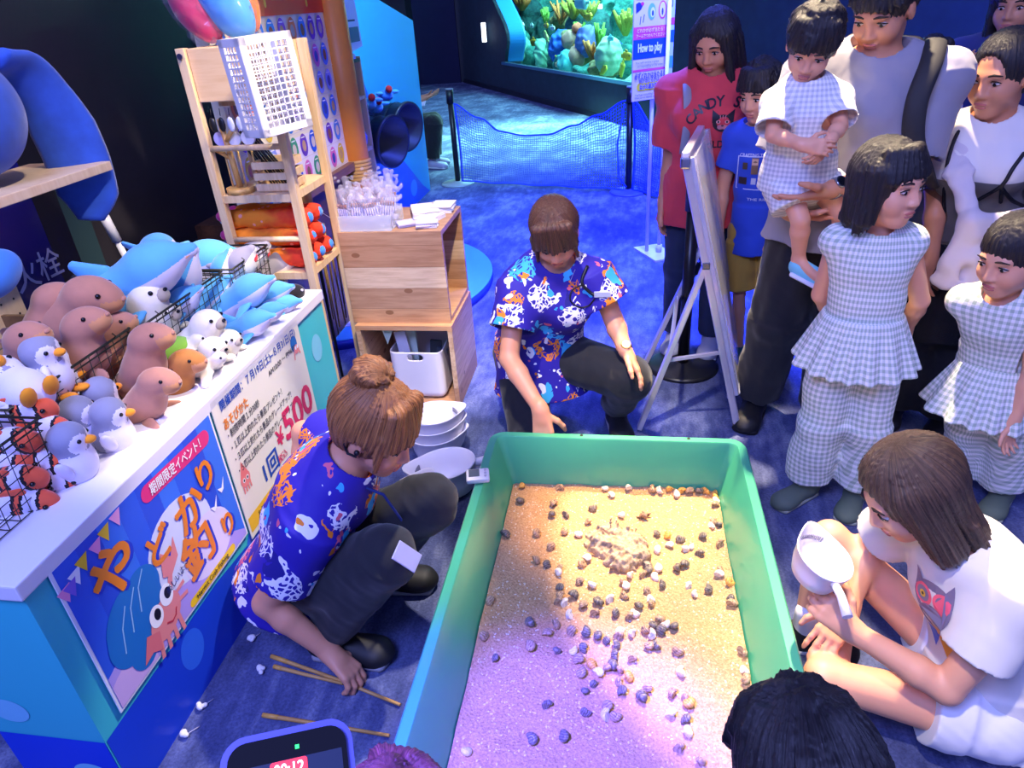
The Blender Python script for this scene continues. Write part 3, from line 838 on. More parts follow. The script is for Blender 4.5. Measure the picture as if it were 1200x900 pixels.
# ---- posters on the counter front
RY, UZ = (0, 1, 0), (0, 0, 1)
PX = CX + .006
def pc(px, py):
    p = AX(px, py, PX); return p.y, p.z
po = MB().box((PX - .0015, (.885 + 1.518) / 2, .488), (.003, .633, .462)).build('event_poster', ink('#f4f2fa'))
tag(po, 'bright blue hermit crab fishing poster with orange letters on the counter front', 'poster')
Y0, Z0, W, Hh = .893, .265, .617, .437
fl = Flat((PX, Y0, Z0), RY, UZ); fl.clip = (0, 0, W, Hh)
for i in range(9):
    a, b = i * W / 9, (i + 1) * W / 9
    fl.poly([(a, 0), (b, 0), (b, Hh), (a, Hh)], ink(['#2f62e0', '#2a55d6', '#3a78ea'][i % 3]))
fl.poly([(0, 0), (W, 0), (W, .02), (.40, .16), (.22, .10), (.10, .13), (0, .10)], ink('#b7a2ec'), .0003)
fl.ellipse(.06, .02, .09, .065, ink('#d9b8ea'), .0004); fl.ellipse(.36, .2, .14, .12, ink('#dfe6f8'), .0004); fl.ellipse(.45, .11, .12, .09, ink('#e6e0f6'), .00045)
fl.build('poster_artwork', po)
def L(px, py): y, z = pc(px, py); return (PX, y, z)
def pos(px, py): y, z = pc(px, py); return (y - Y0, z - Z0)
ORANGE, OSH = ink('#f58a1e'), ink('#2140c8')
for ch, px, py, size, tl in (('や', 131, 668, .150, .10), ('ど', 186, 638, .105, .05), ('か', 221, 595, .130, .08), ('り', 239, 556, .105, .12), ('釣', 231, 643, .145, .08), ('り', 266, 613, .085, .1)):
    y, z = pc(px, py)
    text(ch, size, OSH, po, (PX, y + .010, z - .008), RY, UZ, .045, tilt=tl, lift=.0026, name='title_shadow')
    text(ch, size, ORANGE, po, (PX, y, z), RY, UZ, .04, tilt=tl, lift=.0034, name='title_character')
fl = Flat((PX, Y0, Z0), RY, UZ, .0021)
a, b = pos(172, 578), pos(238, 514); fl.pill(*a, *b, .024, ink('#e8357c'))
fl.pill(*pos(226, 706), *pos(272, 642), .013, ink('#ffd21e'))
for (px, py, cc) in ((76, 697, '#ff9ed0'), (88, 676, '#ffffff'), (96, 660, '#ffd21e'), (112, 642, '#ff9ed0'), (122, 625, '#ffd21e'), (83, 690, '#8a6ae0'), (135, 607, '#ffb0dc')):
    x, y = pos(px, py); fl.poly([(x - .020, y + .014), (x + .020, y + .018), (x + .002, y - .024)], ink(cc), .0002)
for (px, py) in ((258, 570), (250, 592)):
    x, y = pos(px, py); fl.poly([(x - .02, y + .004), (x, y - .004), (x + .022, y + .022), (x + .008, y - .012), (x - .006, y - .018)], ink('#ffffff'), .0008)
fl.build('banner_print', po)
text('期間限定イベント！', .036, ink('#ffffff'), po, L(205, 545), RY, UZ, .02, width=.225, tilt=math.atan2(b[1] - a[1], b[0] - a[0]), lift=.0038)
text('Hermit Crab Fishing', .022, ink('#20242c'), po, L(249, 674), RY, UZ, .01, width=.17, tilt=math.atan2(*(pos(272, 642)[i] - pos(226, 706)[i] for i in (1, 0))), lift=.0038)
text('楽しいよ〜', .026, ink('#1a2a66'), po, L(207, 675), RY, UZ, .015, width=.105, tilt=.12, lift=.0038)
# the crab
fl = Flat((PX, Y0, Z0), RY, UZ, .0022); fl.clip = (0, 0, W, Hh)
x, y = pos(174, 730)
BL, PKc, RD = ink('#1c74c4'), ink('#f0908c'), ink('#c8344a')
for (dx, dy, rx, ry, ro) in ((-.02, .045, .085, .075, .3), (.02, .075, .05, .05, 0), (-.06, .02, .05, .06, 0), (-.035, -.035, .04, .045, 0)): fl.ellipse(x + dx, y + dy, rx, ry, BL, 0, ro)
for k in range(3): fl.line([(x - .075 + k * .035, y + .0 + k * .02), (x - .06 + k * .035, y + .05 + k * .02), (x - .035 + k * .035, y + .085 + k * .015)], .003, ink('#9cc8f0'), .0003)
fl.ellipse(x + .045, y - .03, .055, .043, PKc, .0004, .4)
for k in range(4): fl.line([(x + .01 + k * .022, y - .055), (x + .0 + k * .026, y - .10)], .011, PKc, .0003)
fl.line([(x + .085, y - .01), (x + .12, y - .005)], .01, PKc, .0003); fl.line([(x + .085, y - .03), (x + .12, y - .035)], .01, PKc, .0003)
fl.line([(x + .08, y + .01), (x + .10, y + .05)], .015, PKc, .0003)
fl.poly([(x + .075, y + .05), (x + .10, y + .035), (x + .135, y + .06), (x + .14, y + .11), (x + .115, y + .075), (x + .09, y + .105)], PKc, .0004)
fl.poly([(x - .05, y - .07), (x - .02, y - .02), (x + .015, y - .04), (x + .005, y - .085), (x - .02, y - .065)], ink('#e8787c'), .0005)
for dx, dy in ((.022, -.005), (.066, .012)):
    fl.ellipse(x + dx, y + dy, .021, .026, ink('#ffffff'), .0007); fl.ellipse(x + dx + .004, y + dy + .002, .010, .014, ink('#15151c'), .0009)
fl.line([(x + .04, y - .045), (x + .055, y - .055), (x + .07, y - .05), (x + .077, y - .037)], .004, RD, .0009)
_c = fl.p(x, y); fl.v = [_c + (q - _c) * 1.22 + fl.n * .0 for q in fl.v]; fl.v = [q - fl.n * ((q - _c).dot(fl.n) - (q - _c).dot(fl.n) / 1.22) for q in fl.v]
fl.build('crab_picture', po)

pp = MB().box((PX - .0015, (1.53 + 2.125) / 2, .473), (.003, .595, .505)).build('price_poster', ink('#efe9da'))
tag(pp, 'cream price poster with large red 500 figure on the counter front', 'poster')
fl = Flat((PX, 1.53, .22), RY, UZ)
fl.rect(.008, .02, .587, .075, ink('#f6c21c'))
fl.build('poster_band', pp)
NAVY, BLK, RED, OR2 = ink('#1d4fb4'), ink('#2b2b2e'), ink('#e0245c'), ink('#f08a1c')
text('開催期間：７月19日(土)~８月31日(日)', .036, NAVY, pp, (PX, 1.83, .690), RY, UZ, .02, width=.52)
text('AM10:00 ～ PM6:00', .026, BLK, pp, (PX, 1.965, .643), RY, UZ, .01, width=.21)
text('あそびかた', .040, OR2, pp, (PX, 1.635, .632), RY, UZ, .03, width=.145)
for i, (tx, w) in enumerate((('・制限時間１分30秒', .20), ('・１匹以上釣れたら景品プレゼント！', .345), ('・３匹以上釣れたら景品のグレードアップ！', .40), ('・５匹以上釣れたら景品のグレードアップ！', .40))):
    text(tx, .030, BLK, pp, (PX, 1.565 + w / 2, .593 - i * .043), RY, UZ, .008, width=w)
text('1回', .085, NAVY, pp, (PX, 1.735, .365), RY, UZ, .03, width=.10)
text('¥', .085, RED, pp, (PX, 1.83, .415), RY, UZ, .03)
text('500', .155, RED, pp, (PX, 1.985, .425), RY, UZ, .035, width=.23)
text('税込', .034, RED, pp, (PX, 1.815, .345), RY, UZ, .01)
text('お気軽にお近くのスタッフへお声がけください', .030, BLK, pp, (PX, 1.83, .267), RY, UZ, .008, width=.47)
fl = Flat((PX, 1.53, .22), RY, UZ, .0012)
fl.ellipse(.055, .20, .028, .026, ink('#f08a86')); fl.poly([(.03, .21), (.08, .21), (.055, .265)], ink('#ee7d7a'))
for k in range(4): fl.line([(.035 + k * .013, .185), (.033 + k * .014, .160)], .007, ink('#f08a86'))
for dx in (.045, .066): fl.ellipse(dx, .20, .007, .008, ink('#ffffff'), .0004); fl.ellipse(dx, .20, .004, .005, BLK, .0007)
fl.ellipse(.535, .435, .024, .030, BL); fl.ellipse(.545, .41, .02, .017, PKc, .0004); fl.line([(.525, .40), (.52, .38)], .007, PKc); fl.line([(.56, .40), (.567, .385)], .007, PKc)
fl.ellipse(.54, .416, .006, .007, ink('#ffffff'), .0008); fl.ellipse(.555, .416, .006, .007, ink('#ffffff'), .0008)
fl.build('poster_artwork', pp)

# ------------------------------------------------------------------ people
SKIN = skin_mat('skin', '#e2a07c'); SKIN_CHILD = skin_mat('child skin', '#e8aa88'); SKIN_DARK = skin_mat('darker skin', '#d2926e')  # third skin tone is darker than the others
M_EYE = flat('eye white', '#d8ccc6', .25, .01); M_IRIS = flat('iris brown', '#1c120e', .15, .01)
M_LIP = flat('lips', '#c06a60', .4, .03); M_BROW = flat('brow hair', '#2a1c16', .7)
HAIR_BLACK = hair_mat('black hair', '#08070a', '#2a2528'); HAIR_BROWN = hair_mat('brown hair', '#45210f', '#c07c42'); HAIR_DKBROWN = hair_mat('dark brown hair', '#1c0f0c', '#6a4434'); HAIR_GIRL = hair_mat('girl hair', '#0f0a08', '#5e483a')
def arr(v): return np.array(v, float)
def lerp(a, b, t): return arr(a) + (arr(b) - arr(a)) * t
class Frame:
    """a head's own axes: x forward, y to its left, z up"""
    def __init__(s, c, f, u, k=1.0):
        s.c = arr(c); f = unit(f); u = arr(u); u = unit(u - f * (u @ f)); s.f, s.u, s.l, s.k = f, u, np.cross(u, f), k
        s.R = np.stack([s.f, s.l, s.u], 1)
    def __call__(s, x, y, z): return s.c + s.k * (s.f * x + s.l * y + s.u * z)
    def ell(s, F, p, r, k=.012, mode='u'): F.ell(s(*p), arr(r) * s.k, s.R, k * s.k, mode)
    def cap(s, F, a, b, ra, rb=None, k=.01, mode='u'): F.cap(s(*a), s(*b), ra * s.k, (ra if rb is None else rb) * s.k, k * s.k, mode)
def head_shape(F, H):
    H.ell(F, (-.008, 0, .027), (.094, .077, .090)); H.ell(F, (.026, 0, -.040), (.064, .060, .070), .03)
    H.ell(F, (.058, 0, -.094), (.024, .026, .020), .03)
    for y in (1, -1):
        H.ell(F, (.052, .034 * y, -.034), (.034, .030, .034), .02)
        H.ell(F, (-.004, .078 * y, -.012), (.019, .009, .031), .006)
        H.ell(F, (.094, .033 * y, .002), (.013, .019, .010), .012, 's')
    H.ell(F, (.076, 0, .022), (.016, .050, .014), .015)
    H.cap(F, (.085, 0, .012), (.101, 0, -.030), .0085, .0115, .012)
    for y in (1, -1): H.ell(F, (.094, .012 * y, -.034), (.011, .009, .008), .006)
    H.ell(F, (.088, 0, -.060), (.010, .023, .0065), .006); H.ell(F, (.086, 0, -.071), (.010, .020, .0075), .006)
def face_parts(H, parent, brow=M_BROW, shut=.8):
    rot = Matrix([list(r) for r in H.R])
    for y in (1, -1):
        mb = MB(); mb.ball(H(.0805, .033 * y, .002), (.0080 * H.k, .0135 * H.k, .0066 * H.k * shut), 14, 0, rot)
        mb.ball(H(.0865, .033 * y, .000), (.0032 * H.k, .0060 * H.k, .0056 * H.k), 10, 1, rot)
        mb.tube([H(.083, .018 * y, .004), H(.0895, .026 * y, .0095), H(.0895, .040 * y, .0095), H(.080, .050 * y, .003)], [.0012 * H.k, .0022 * H.k, .0022 * H.k, .0012 * H.k], 6, 1)
        mb.build('eye', [M_EYE, M_IRIS], parent)
        MB().tube([H(.0905, .014 * y, .024), H(.0915, .030 * y, .029), H(.081, .052 * y, .024)], [.003 * H.k, .0036 * H.k, .0015 * H.k], 6).build('eyebrow', brow, parent)
    mb = MB(); mb.ball(H(.0925, 0, -.0605), (.0062 * H.k, .0215 * H.k, .0050 * H.k), 14, 0, rot); mb.ball(H(.0905, 0, -.0705), (.0062 * H.k, .0185 * H.k, .0058 * H.k), 14, 0, rot)
    mb.build('mouth', M_LIP, parent)
def hand_shape(F, W, d, n, t, s=1.0, curl=(.35, .4, .45, .5), thumb=.5, spread=.12, k=.004):
    """palm, four fingers, thumb. d: wrist to fingers, n: out of the palm, t: towards the thumb"""
    W = arr(W); d = unit(d); n = arr(n); n = unit(n - d * (n @ d)); t0 = np.cross(n, d); t = t0 if t0 @ arr(t) > 0 else -t0
    xs = (.030, .010, -.010, -.029); ln = (.070, .079, .073, .057)
    for i, x in enumerate(xs):
        F.cap(W + t * x * .55 * s, W + (d * (.088 - abs(i - 1.2) * .004) + t * x) * s, .0155 * s, .0115 * s, .012 * s)
    F.cap(W - d * .02 * s, W + d * .03 * s, .022 * s, .02 * s, .02)
    for i, x in enumerate(xs):
        p = W + (d * (.088 - abs(i - 1.2) * .004) + t * x) * s; a = 0; fan = (1.5 - i) * spread * .5
        base = unit(d + t * fan)
        for j, (fr, r0, r1, cm) in enumerate(((.46, .0096, .0085, .8), (.30, .0085, .0078, 1.1), (.24, .0078, .0066, .8))):
            a += curl[i] * cm; q = p + (base * math.cos(a) + n * math.sin(a)) * ln[i] * fr * s
            F.cap(p, q, r0 * s, r1 * s, k * s); p = q
    p = W + (t * .022 + d * .022 + n * .006) * s
    for j, (L, r0, r1) in enumerate(((.042, .0135, .0115), (.032, .011, .0098), (.024, .0096, .0075))):
        a = thumb * (.35 + .45 * j); dv = unit(t * (1.0 - .38 * j) + d * (.75 + .25 * j) + n * math.sin(a) * 1.1)
        q = p + dv * L * s; F.cap(p, q, r0 * s, r1 * s, .006 * s); p = q
class Body:
    """joints of one figure; s = overall scale, g = girth"""
    def __init__(b, pel, neck, f, sh, el, wr, hip, kn, an, toe, head, hf, hu=(0, 0, 1), s=1.0, g=1.0, hk=1.0, bust=0.0, waist=None):
        b.pel, b.neck, b.f = arr(pel), arr(neck), unit(f)
        b.sh, b.el, b.wr = [arr(p) for p in sh], [arr(p) for p in el], [arr(p) for p in wr]
        b.hip, b.kn, b.an, b.toe = [arr(p) for p in hip], [arr(p) for p in kn], [arr(p) for p in an], [arr(p) for p in toe]
        b.s, b.g, b.bust = s, g, bust
        b.up = unit(b.neck - b.pel); b.H = Frame(head, hf, hu, hk)
        x = np.cross(b.f, b.up); b.x = unit(x); b.fr = unit(np.cross(b.up, b.x))
        b.wst = lerp(b.pel, b.neck, .38) if waist is None else arr(waist)
    def torso(b, F, inf=0.0, k=.03, widen=0.0):
        s, g = b.s, b.s * b.g; i = inf
        ch = lerp(b.wst, b.neck, .55); tp = lerp(b.wst, b.neck, .90)
        F.bar(b.pel, b.wst, (.150 * g + i + widen, .108 * g + i + widen * .7), (.132 * g + i, .098 * g + i), b.x, k)
        F.bar(b.wst, ch, (.132 * g + i, .098 * g + i), (.150 * g + i, .108 * g + i), b.x, k)
        F.bar(ch, tp, (.150 * g + i, .106 * g + i), (.105 * g + i, .07 * g + i), b.x, k)
        for q in (0, 1): F.cap(tp, b.sh[q], .058 * s + i, .047 * s + i, .04 * s)
        if b.bust:
            for q in (1, -1): F.ell(lerp(b.wst, b.neck, .48) + b.x * q * .068 * g + b.fr * (.085 * g), arr((.066, .06, .062)) * b.s * b.bust + i, None, .045)
    def skin(b, F, hands, legs=True, arms=True, feet=False):
        s = b.s
        b.torso(F, -.004); base = b.H(-.022, 0, -.075)
        F.cap(lerp(b.neck, b.pel, .04), base, .054 * s, .049 * s, .03 * s)
        head_shape(F, b.H)
        if arms:
            for q in (0, 1):
                F.cap(b.sh[q], b.el[q], .046 * s, .037 * s, .02 * s); m = lerp(b.el[q], b.wr[q], .3)
                F.cap(b.el[q], m, .037 * s, .038 * s, .012 * s); F.cap(m, b.wr[q], .038 * s, .025 * s, .012 * s)
                if hands[q]: hand_shape(F, b.wr[q], **{'s': s, **hands[q]})
        if legs:
            for q in (0, 1):
                F.cap(b.hip[q], b.kn[q], .078 * s * b.g, .052 * s * b.g, .02 * s); c = lerp(b.kn[q], b.an[q], .3)
                F.cap(b.kn[q], c, .050 * s * b.g, .054 * s * b.g, .015 * s); F.cap(c, b.an[q], .054 * s * b.g, .034 * s, .015 * s)
                if feet: F.cap(b.an[q] - arr((0, 0, .03 * s)), b.an[q] + unit(b.toe[q]) * .14 * s - arr((0, 0, .055 * s)), .034 * s, .026 * s, .02)
    def top(b, F, inf=.016, sleeve=.5, sr=(.062, .070), hem=None, flare=0.0, neckr=.066, ripple=.003, hem_n=None, drop=0.10, seed=1, scoop=.0):
        """shirt: drop = how far it hangs below the pelvis point along the spine"""
        s, g = b.s, b.s * b.g
        b.torso(F, inf)
        down = unit(arr(hem) - b.pel) if hem is not None else -b.up
        he = arr(hem) if hem is not None else b.pel - b.up * drop * s
        F.bar(lerp(b.pel, b.wst, .5), he, (.140 * g + inf, .103 * g + inf), (.158 * g + inf + flare, .118 * g + inf + flare), b.x, .03, flat=True)
        for q in (0, 1):
            if sleeve > 0:
                e = lerp(b.sh[q], b.el[q], sleeve)
                F.bar(lerp(b.sh[q], b.neck, .12), e, (sr[0] * s, sr[0] * s), (sr[1] * s, sr[1] * s), np.cross(b.el[q] - b.sh[q], (.3, .4, .86)), .03 * s, flat=True)
        if ripple: F.ripple(ripple * .8 * s ** .5, 20, seed); F.ripple(ripple * .2, 60, seed + 9)
        # openings
        F.bar(he - down * .03, he + down * .05, (.144 * g + inf + flare, .104 * g + inf + flare), (.148 * g + inf + flare, .108 * g + inf + flare), b.x, 0, 's', True)
        for q in (0, 1):
            ax = unit(b.el[q] - b.sh[q]); e = lerp(b.sh[q], b.el[q], max(sleeve, .0))
            if sleeve > 0: F.cap(e - ax * .012, e + ax * .05, (sr[1] - .011) * s, None, 0, 's')
        F.cap(b.neck + b.fr * .012 * s - b.up * (.012 + scoop) * s, b.neck + b.up * .12 * s + b.fr * .03 * s, neckr * s, neckr * 1.05 * s, .004, 's')
    def legs(b, F, r=(.098, .074, .060), end=1.0, ripple=.004, seed=3, k=.03, hole=True):
        s, g = b.s, b.s * b.g
        F.bar(b.pel - b.up * .02, lerp(b.pel, b.wst, .35), (.152 * g + .008, .112 * g + .008), (.14 * g + .008, .105 * g + .008), b.x, k)
        for q in (0, 1):
            F.cap(b.hip[q], b.kn[q], r[0] * g, r[1] * g, k)
            e = lerp(b.kn[q], b.an[q], end) if end > 0 else lerp(b.kn[q], b.hip[q], -end)
            if end > 0: F.bar(b.kn[q], e, (r[1] * g, r[1] * g), (r[2] * g, r[2] * g), b.x, k, flat=True)
            else: F.bar(lerp(b.kn[q], b.hip[q], .8), e, (r[0] * g, r[0] * g), (r[2] * g, r[2] * g), b.x, k, flat=True)
        if ripple: F.ripple(ripple * .9, 20, seed); F.ripple(ripple * .25, 60, seed + 5)
        if end < 0:
            for q in (0, 1): F.cut(lerp(b.kn[q], b.hip[q], -end), b.kn[q] - b.hip[q])
def shoe(parent, an, toe, s=1.0, mat=None, sole=None, ground=0.0, L=.25, name='shoe', strap=None):
    an = arr(an); d = arr(toe); d[2] = 0; d = unit(d); sd = np.cross((0, 0, 1), d)
    base = np.array([an[0], an[1], ground]); F = Soft(.0045); R = np.stack([d, sd, (0, 0, 1)], 1)
    F.bar(base - d * .035 * s + arr((0, 0, .045 * s)), base + d * (L - .10) * s + arr((0, 0, .034 * s)), (.040 * s, .048 * s), (.047 * s, .034 * s), sd, .02)
    F.cap(base + arr((0, 0, .05 * s)), base + arr((0, 0, .085 * s)), .040 * s, .038 * s, .03 * s)
    F.ell(base + d * (L - .12) * s + arr((0, 0, .03 * s)), arr((.07, .048, .034)) * s, R, .02)
    F.cap(base + arr((0, 0, .075 * s)), base + arr((0, 0, .13 * s)), .031 * s, None, .004, 's')
    F.cut(base + arr((0, 0, .012 * s)), (0, 0, -1))
    o = F.build(name, mat, parent)
    F = Soft(.005)
    F.bar(base - d * .038 * s + arr((0, 0, .012 * s)), base + d * (L - .085) * s + arr((0, 0, .012 * s)), (.043 * s, .022 * s), (.050 * s, .022 * s), sd, .01)
    F.cut(base + arr((0, 0, .020 * s)), (0, 0, 1)); F.cut(base + arr((0, 0, .001)), (0, 0, -1))
    F.build('sole', sole or mat, o)
    return o
def hair(H, parent, mat, style, seed=0, h=.004, extra=None, name='hair', puff=1.0, part=False):
    F = Soft(h); r = random.Random(seed); p = puff
    H.ell(F, (-.016, 0, .036), (.104 * p, .087 * p, .100 * p))
    if style in ('bob', 'long', 'shoulder'):
        low = {'bob': -.105, 'long': -.235, 'shoulder': -.15}[style]
        F.bar(H(-.040, 0, .03), H(-.055, 0, low), (.088 * H.k, .062 * H.k), (.084 * H.k, .045 * H.k), H.l, .03)
        for y in (1, -1):
            F.bar(H(.022, .066 * y, .05), H(.012, .082 * y, low + .015), (.030 * H.k, .040 * H.k), (.022 * H.k, .034 * H.k), H.l, .025)
        for i in range(26):
            a = r.uniform(-2.35, 2.35); y = math.sin(a) * .084; x = -.045 - math.cos(a) * .042 + .045 * (abs(a) > 1.3)
            H.cap(F, (x, y, low + .06), (x + r.uniform(-.012, .008), y * 1.06 + r.uniform(-.01, .01), low - r.uniform(.0, .035)), .012, .003, .006)
    if style in ('short', 'bowl'):
        F.bar(H(-.05, 0, .02), H(-.055, 0, -.055), (.080 * H.k, .050 * H.k), (.058 * H.k, .036 * H.k), H.l, .03)
        for i in range(46):
            a = r.uniform(0, 6.28); e = r.uniform(.2, 1.4); ca, sa = math.cos(a), math.sin(a)
            q = (-.016 + .104 * p * ca * math.cos(e), .087 * p * sa * math.cos(e), .036 + .100 * p * math.sin(e))
            H.cap(F, (q[0] * .9, q[1] * .9, q[2] * .95), (q[0] * 1.06 + .012 * ca, q[1] * 1.06 + .012 * sa, q[2] - .022), .016, .004, .010)
    if style in ('back', 'bun', 'pony'):
        F.bar(H(-.04, 0, .02), H(-.055, 0, -.04), (.076 * H.k, .05 * H.k), (.06 * H.k, .035 * H.k), H.l, .03)
    # fringe
    if style in ('bowl', 'bob', 'shoulder', 'long') and not part:
        for i in range(15):
            y = (i - 7) * .0105; H.cap(F, (.055 - abs(y) * .35, y * .8, .100), (.092 - abs(y) * .42, y * 1.08, .034 + r.uniform(-.008, .006)), .016, .006, .012)
    elif style == 'short':
        for i in range(13):
            y = (i - 6) * .0115; H.cap(F, (.05 - abs(y) * .3, y * .8, .105), (.094 - abs(y) * .4, y * 1.08 + .008, .042 + r.uniform(-.01, .012)), .017, .005, .012)
    # clear the face and ears
    H.ell(F, (.088, 0, -.052), (.062, .066, .088), .008, 's')
    if style in ('back', 'bun', 'pony', 'short'):
        H.ell(F, (.10, 0, -.02), (.055, .060, .060), .01, 's')
        for y in (1, -1): H.ell(F, (.004, .088 * y, -.022), (.028, .022, .036), .006, 's')
    if part: H.ell(F, (.105, 0, .02), (.045, .062, .055), .012, 's')
    if extra: extra(F, H, r)
    az = lambda x, y, z: np.arctan2((x - H.c[0]) * H.l[0] + (y - H.c[1]) * H.l[1] + (z - H.c[2]) * H.l[2], (x - H.c[0]) * H.f[0] + (y - H.c[1]) * H.f[1] + (z - H.c[2]) * H.f[2] + .02)
    F._add(lambda x, y, z: .0016 * H.k * (np.sin(az(x, y, z) * 41 + 1.3) + np.sin(az(x, y, z) * 67)), (0, 0, 0), (0, 0, 0), 'n', 0)
    me = F.data(name, mat); strands(me, H(-.02, 0, .05), H.u, H.f)
    o = bpy.data.objects.new(name, me); return link(o, parent)
def person(b, label, skin, hands, group=None, h=.005, **kw):
    F = Soft(h); b.skin(F, hands, **kw)
    o = F.build('person', skin); tag(o, label, 'person', group)
    face_parts(b.H, o)
    return o
def wear(name, b, parent, mat, h, build, uv=None, front=None):
    F = Soft(h); build(F); me = F.data(name, mat)
    if uv: wrap_uv(me, uv[0], uv[1], uv[2], uv[3] if len(uv) > 3 else (0, 0, 1))
    o = bpy.data.objects.new(name, me); return link(o, parent)
def decal_shift(objs, target, direction, lift=.002):
    """press flat printed shapes onto the cloth they are printed on"""
    me = target.data; bv = BVHTree.FromPolygons([v.co for v in me.vertices], [tuple(p.vertices) for p in me.polygons])
    d = Vector(direction).normalized()
    for o in objs:
        bm = bmesh.new(); bm.from_mesh(o.data)
        for _ in range(2):
            es = [e for e in bm.edges if e.calc_length() > .012]
            if es: bmesh.ops.subdivide_edges(bm, edges=es, cuts=1)
        bmesh.ops.triangulate(bm, faces=bm.faces)
        for v in bm.verts:
            hit = bv.ray_cast(v.co - d * .6, d)
            if hit[0] is not None: v.co = hit[0] - d * lift * (1 + v.co.dot(d) * 0)
        bm.to_mesh(o.data); bm.free()
def on_surface(o, px, py, lift=.004):
    """where a sight line meets a garment, and the cloth's own normal there"""
    me = o.data; bv = BVHTree.FromPolygons([v.co for v in me.vertices], [tuple(p.vertices) for p in me.polygons])
    d = Vector(ray(px, py)).normalized(); h = bv.ray_cast(Vector((0, 0, CAM_Z)), d)
    if h[0] is None: return AY(px, py, 2.4), -d
    n = h[1] if h[1].dot(d) < 0 else -h[1]; return h[0] + n * lift, n
TROUSER_BLACK = cloth_mat('black trouser cloth', '#191a20', .15); JEANS = cloth_mat('dark jeans', '#1f2a44', .2)
ALOHA = aloha_mat('aloha shirt cloth')
SHOE_BLACK = flat('black shoe', '#17171b', .6, .1, 40); SOLE_GREY = flat('grey sole', '#9a98a0', .6); SOLE_WHITE = flat('white sole', '#e6e6ec', .5)

# ---- staff woman crouching beside the tub
pel = (-.90, 1.43, .27); nk = (-.735, 1.42, .62)
hand1 = G(410, 802, .035)
b = Body(pel, nk, (.75, -.05, -.5), sh=[(-.755, 1.58, .57), (-.80, 1.275, .50)], el=[(-.965, 1.66, .55), (-.955, 1.235, .27)], wr=[(-.985, 1.60, .34), (-.800, 1.225, .098)],
         hip=[(-.88, 1.52, .26), (-.86, 1.34, .26)], kn=[(-.545, 1.52, .42), (-.60, 1.28, .43)], an=[(-.78, 1.57, .09), (-.84, 1.30, .09)], toe=[(.9, .12, 0), (.95, -.05, 0)],
         head=(-.625, 1.415, .735), hf=(.86, -.22, -.46), hu=(.42, -.05, .9), s=1.0, g=.98, hk=1.04, waist=(-.87, 1.425, .43))
hd = unit(hand1 - Vector(b.wr[1]))
w1 = person(b, 'staff woman with reddish-brown bun crouching beside the tub, hand on the floor', SKIN,
            [dict(d=(.2, -.2, -1), n=(1, 0, .2), t=(0, 1, 0)), dict(d=(.62, -.25, -.42), n=(-.25, -.15, -.8), t=(.2, .9, 0), curl=(.55, .6, .65, .7), thumb=.9)], h=.0042)
wear('aloha_shirt', b, w1, ALOHA, .005, lambda F: b.top(F, .024, .62, (.082, .092), hem=(-.985, 1.43, .165), flare=.03, ripple=.005, neckr=.07))
w1t = wear('trousers', b, w1, TROUSER_BLACK, .006, lambda F: b.legs(F, (.100, .082, .064), .96))
for q in (0, 1): shoe(w1, b.an[q], b.toe[q], 1.0, SHOE_BLACK, SOLE_GREY)
def bun(F, H, r):
    H.ell(F, (-.058, .0, .146), (.044, .050, .038), .010)
    for i in range(9):
        a = i * .7; H.cap(F, (-.058 + .036 * math.cos(a), .042 * math.sin(a), .140 + .012 * math.sin(i * 2.1)), (-.058 + .042 * math.cos(a + 1.2), .048 * math.sin(a + 1.2), .156), .015, .010, .005)
    for y in (1, -1):
        H.cap(F, (.05, .074 * y, .05), (.064, .078 * y, -.05), .014, .005, .01)
    for i in range(11):
        y = (i - 5) * .014; H.cap(F, (.05, y * .8, .11), (.10 - abs(y) * .35, y * 1.05, .025 + r.uniform(-.008, .004)), .017, .006, .012)
hair(b.H, w1, HAIR_BROWN, 'bun', 3, .0038, bun, puff=1.13)
mb = MB()
mb.tube([b.H(.012, -.088, .02), b.H(-.018, -.09, .018), b.H(-.03, -.088, -.012), b.H(-.012, -.09, -.03), b.H(.012, -.092, -.022)], .0034, 8); mb.ball(b.H(.008, -.088, -.014), .0075, 12)
mb.build('earpiece', flat('black plastic', '#101014', .35), w1)
# lanyard and name tag hanging at the knee
mb = MB(); pts = [b.neck + b.x * .05 + b.fr * .09, lerp(b.neck, b.kn[1], .5) + arr((.06, 0, .05)), arr(G(484, 628, .30)), arr(G(480, 650, .22))]
mb.tube(pts, .004, 6); mb.build('lanyard', flat('navy strap', '#1a2a6a', .8), w1)
c, n_ = on_surface(w1t, 474, 652, .010); MB().box(c, (.050, .085, .005), n_.to_track_quat('Z', 'Y').to_matrix() @ Matrix.Rotation(.5, 3, 'Z'), bevel=.002).build('name_tag', flat('tag plastic', '#c9c6dc', .3), w1)
mb = MB(); mb.lathe([(.0085, -.002), (.0098, -.002), (.0098, .002), (.0085, .002), (.0085, -.002)], b.wr[1] + hd * .108 + arr((-.002, .004, -.014)), 20, rot=Vector(hd).to_track_quat('Z', 'Y').to_matrix()); mb.build('ring', flat('gold', '#d8a850', .25, Metallic=1.0), w1)
W1 = b

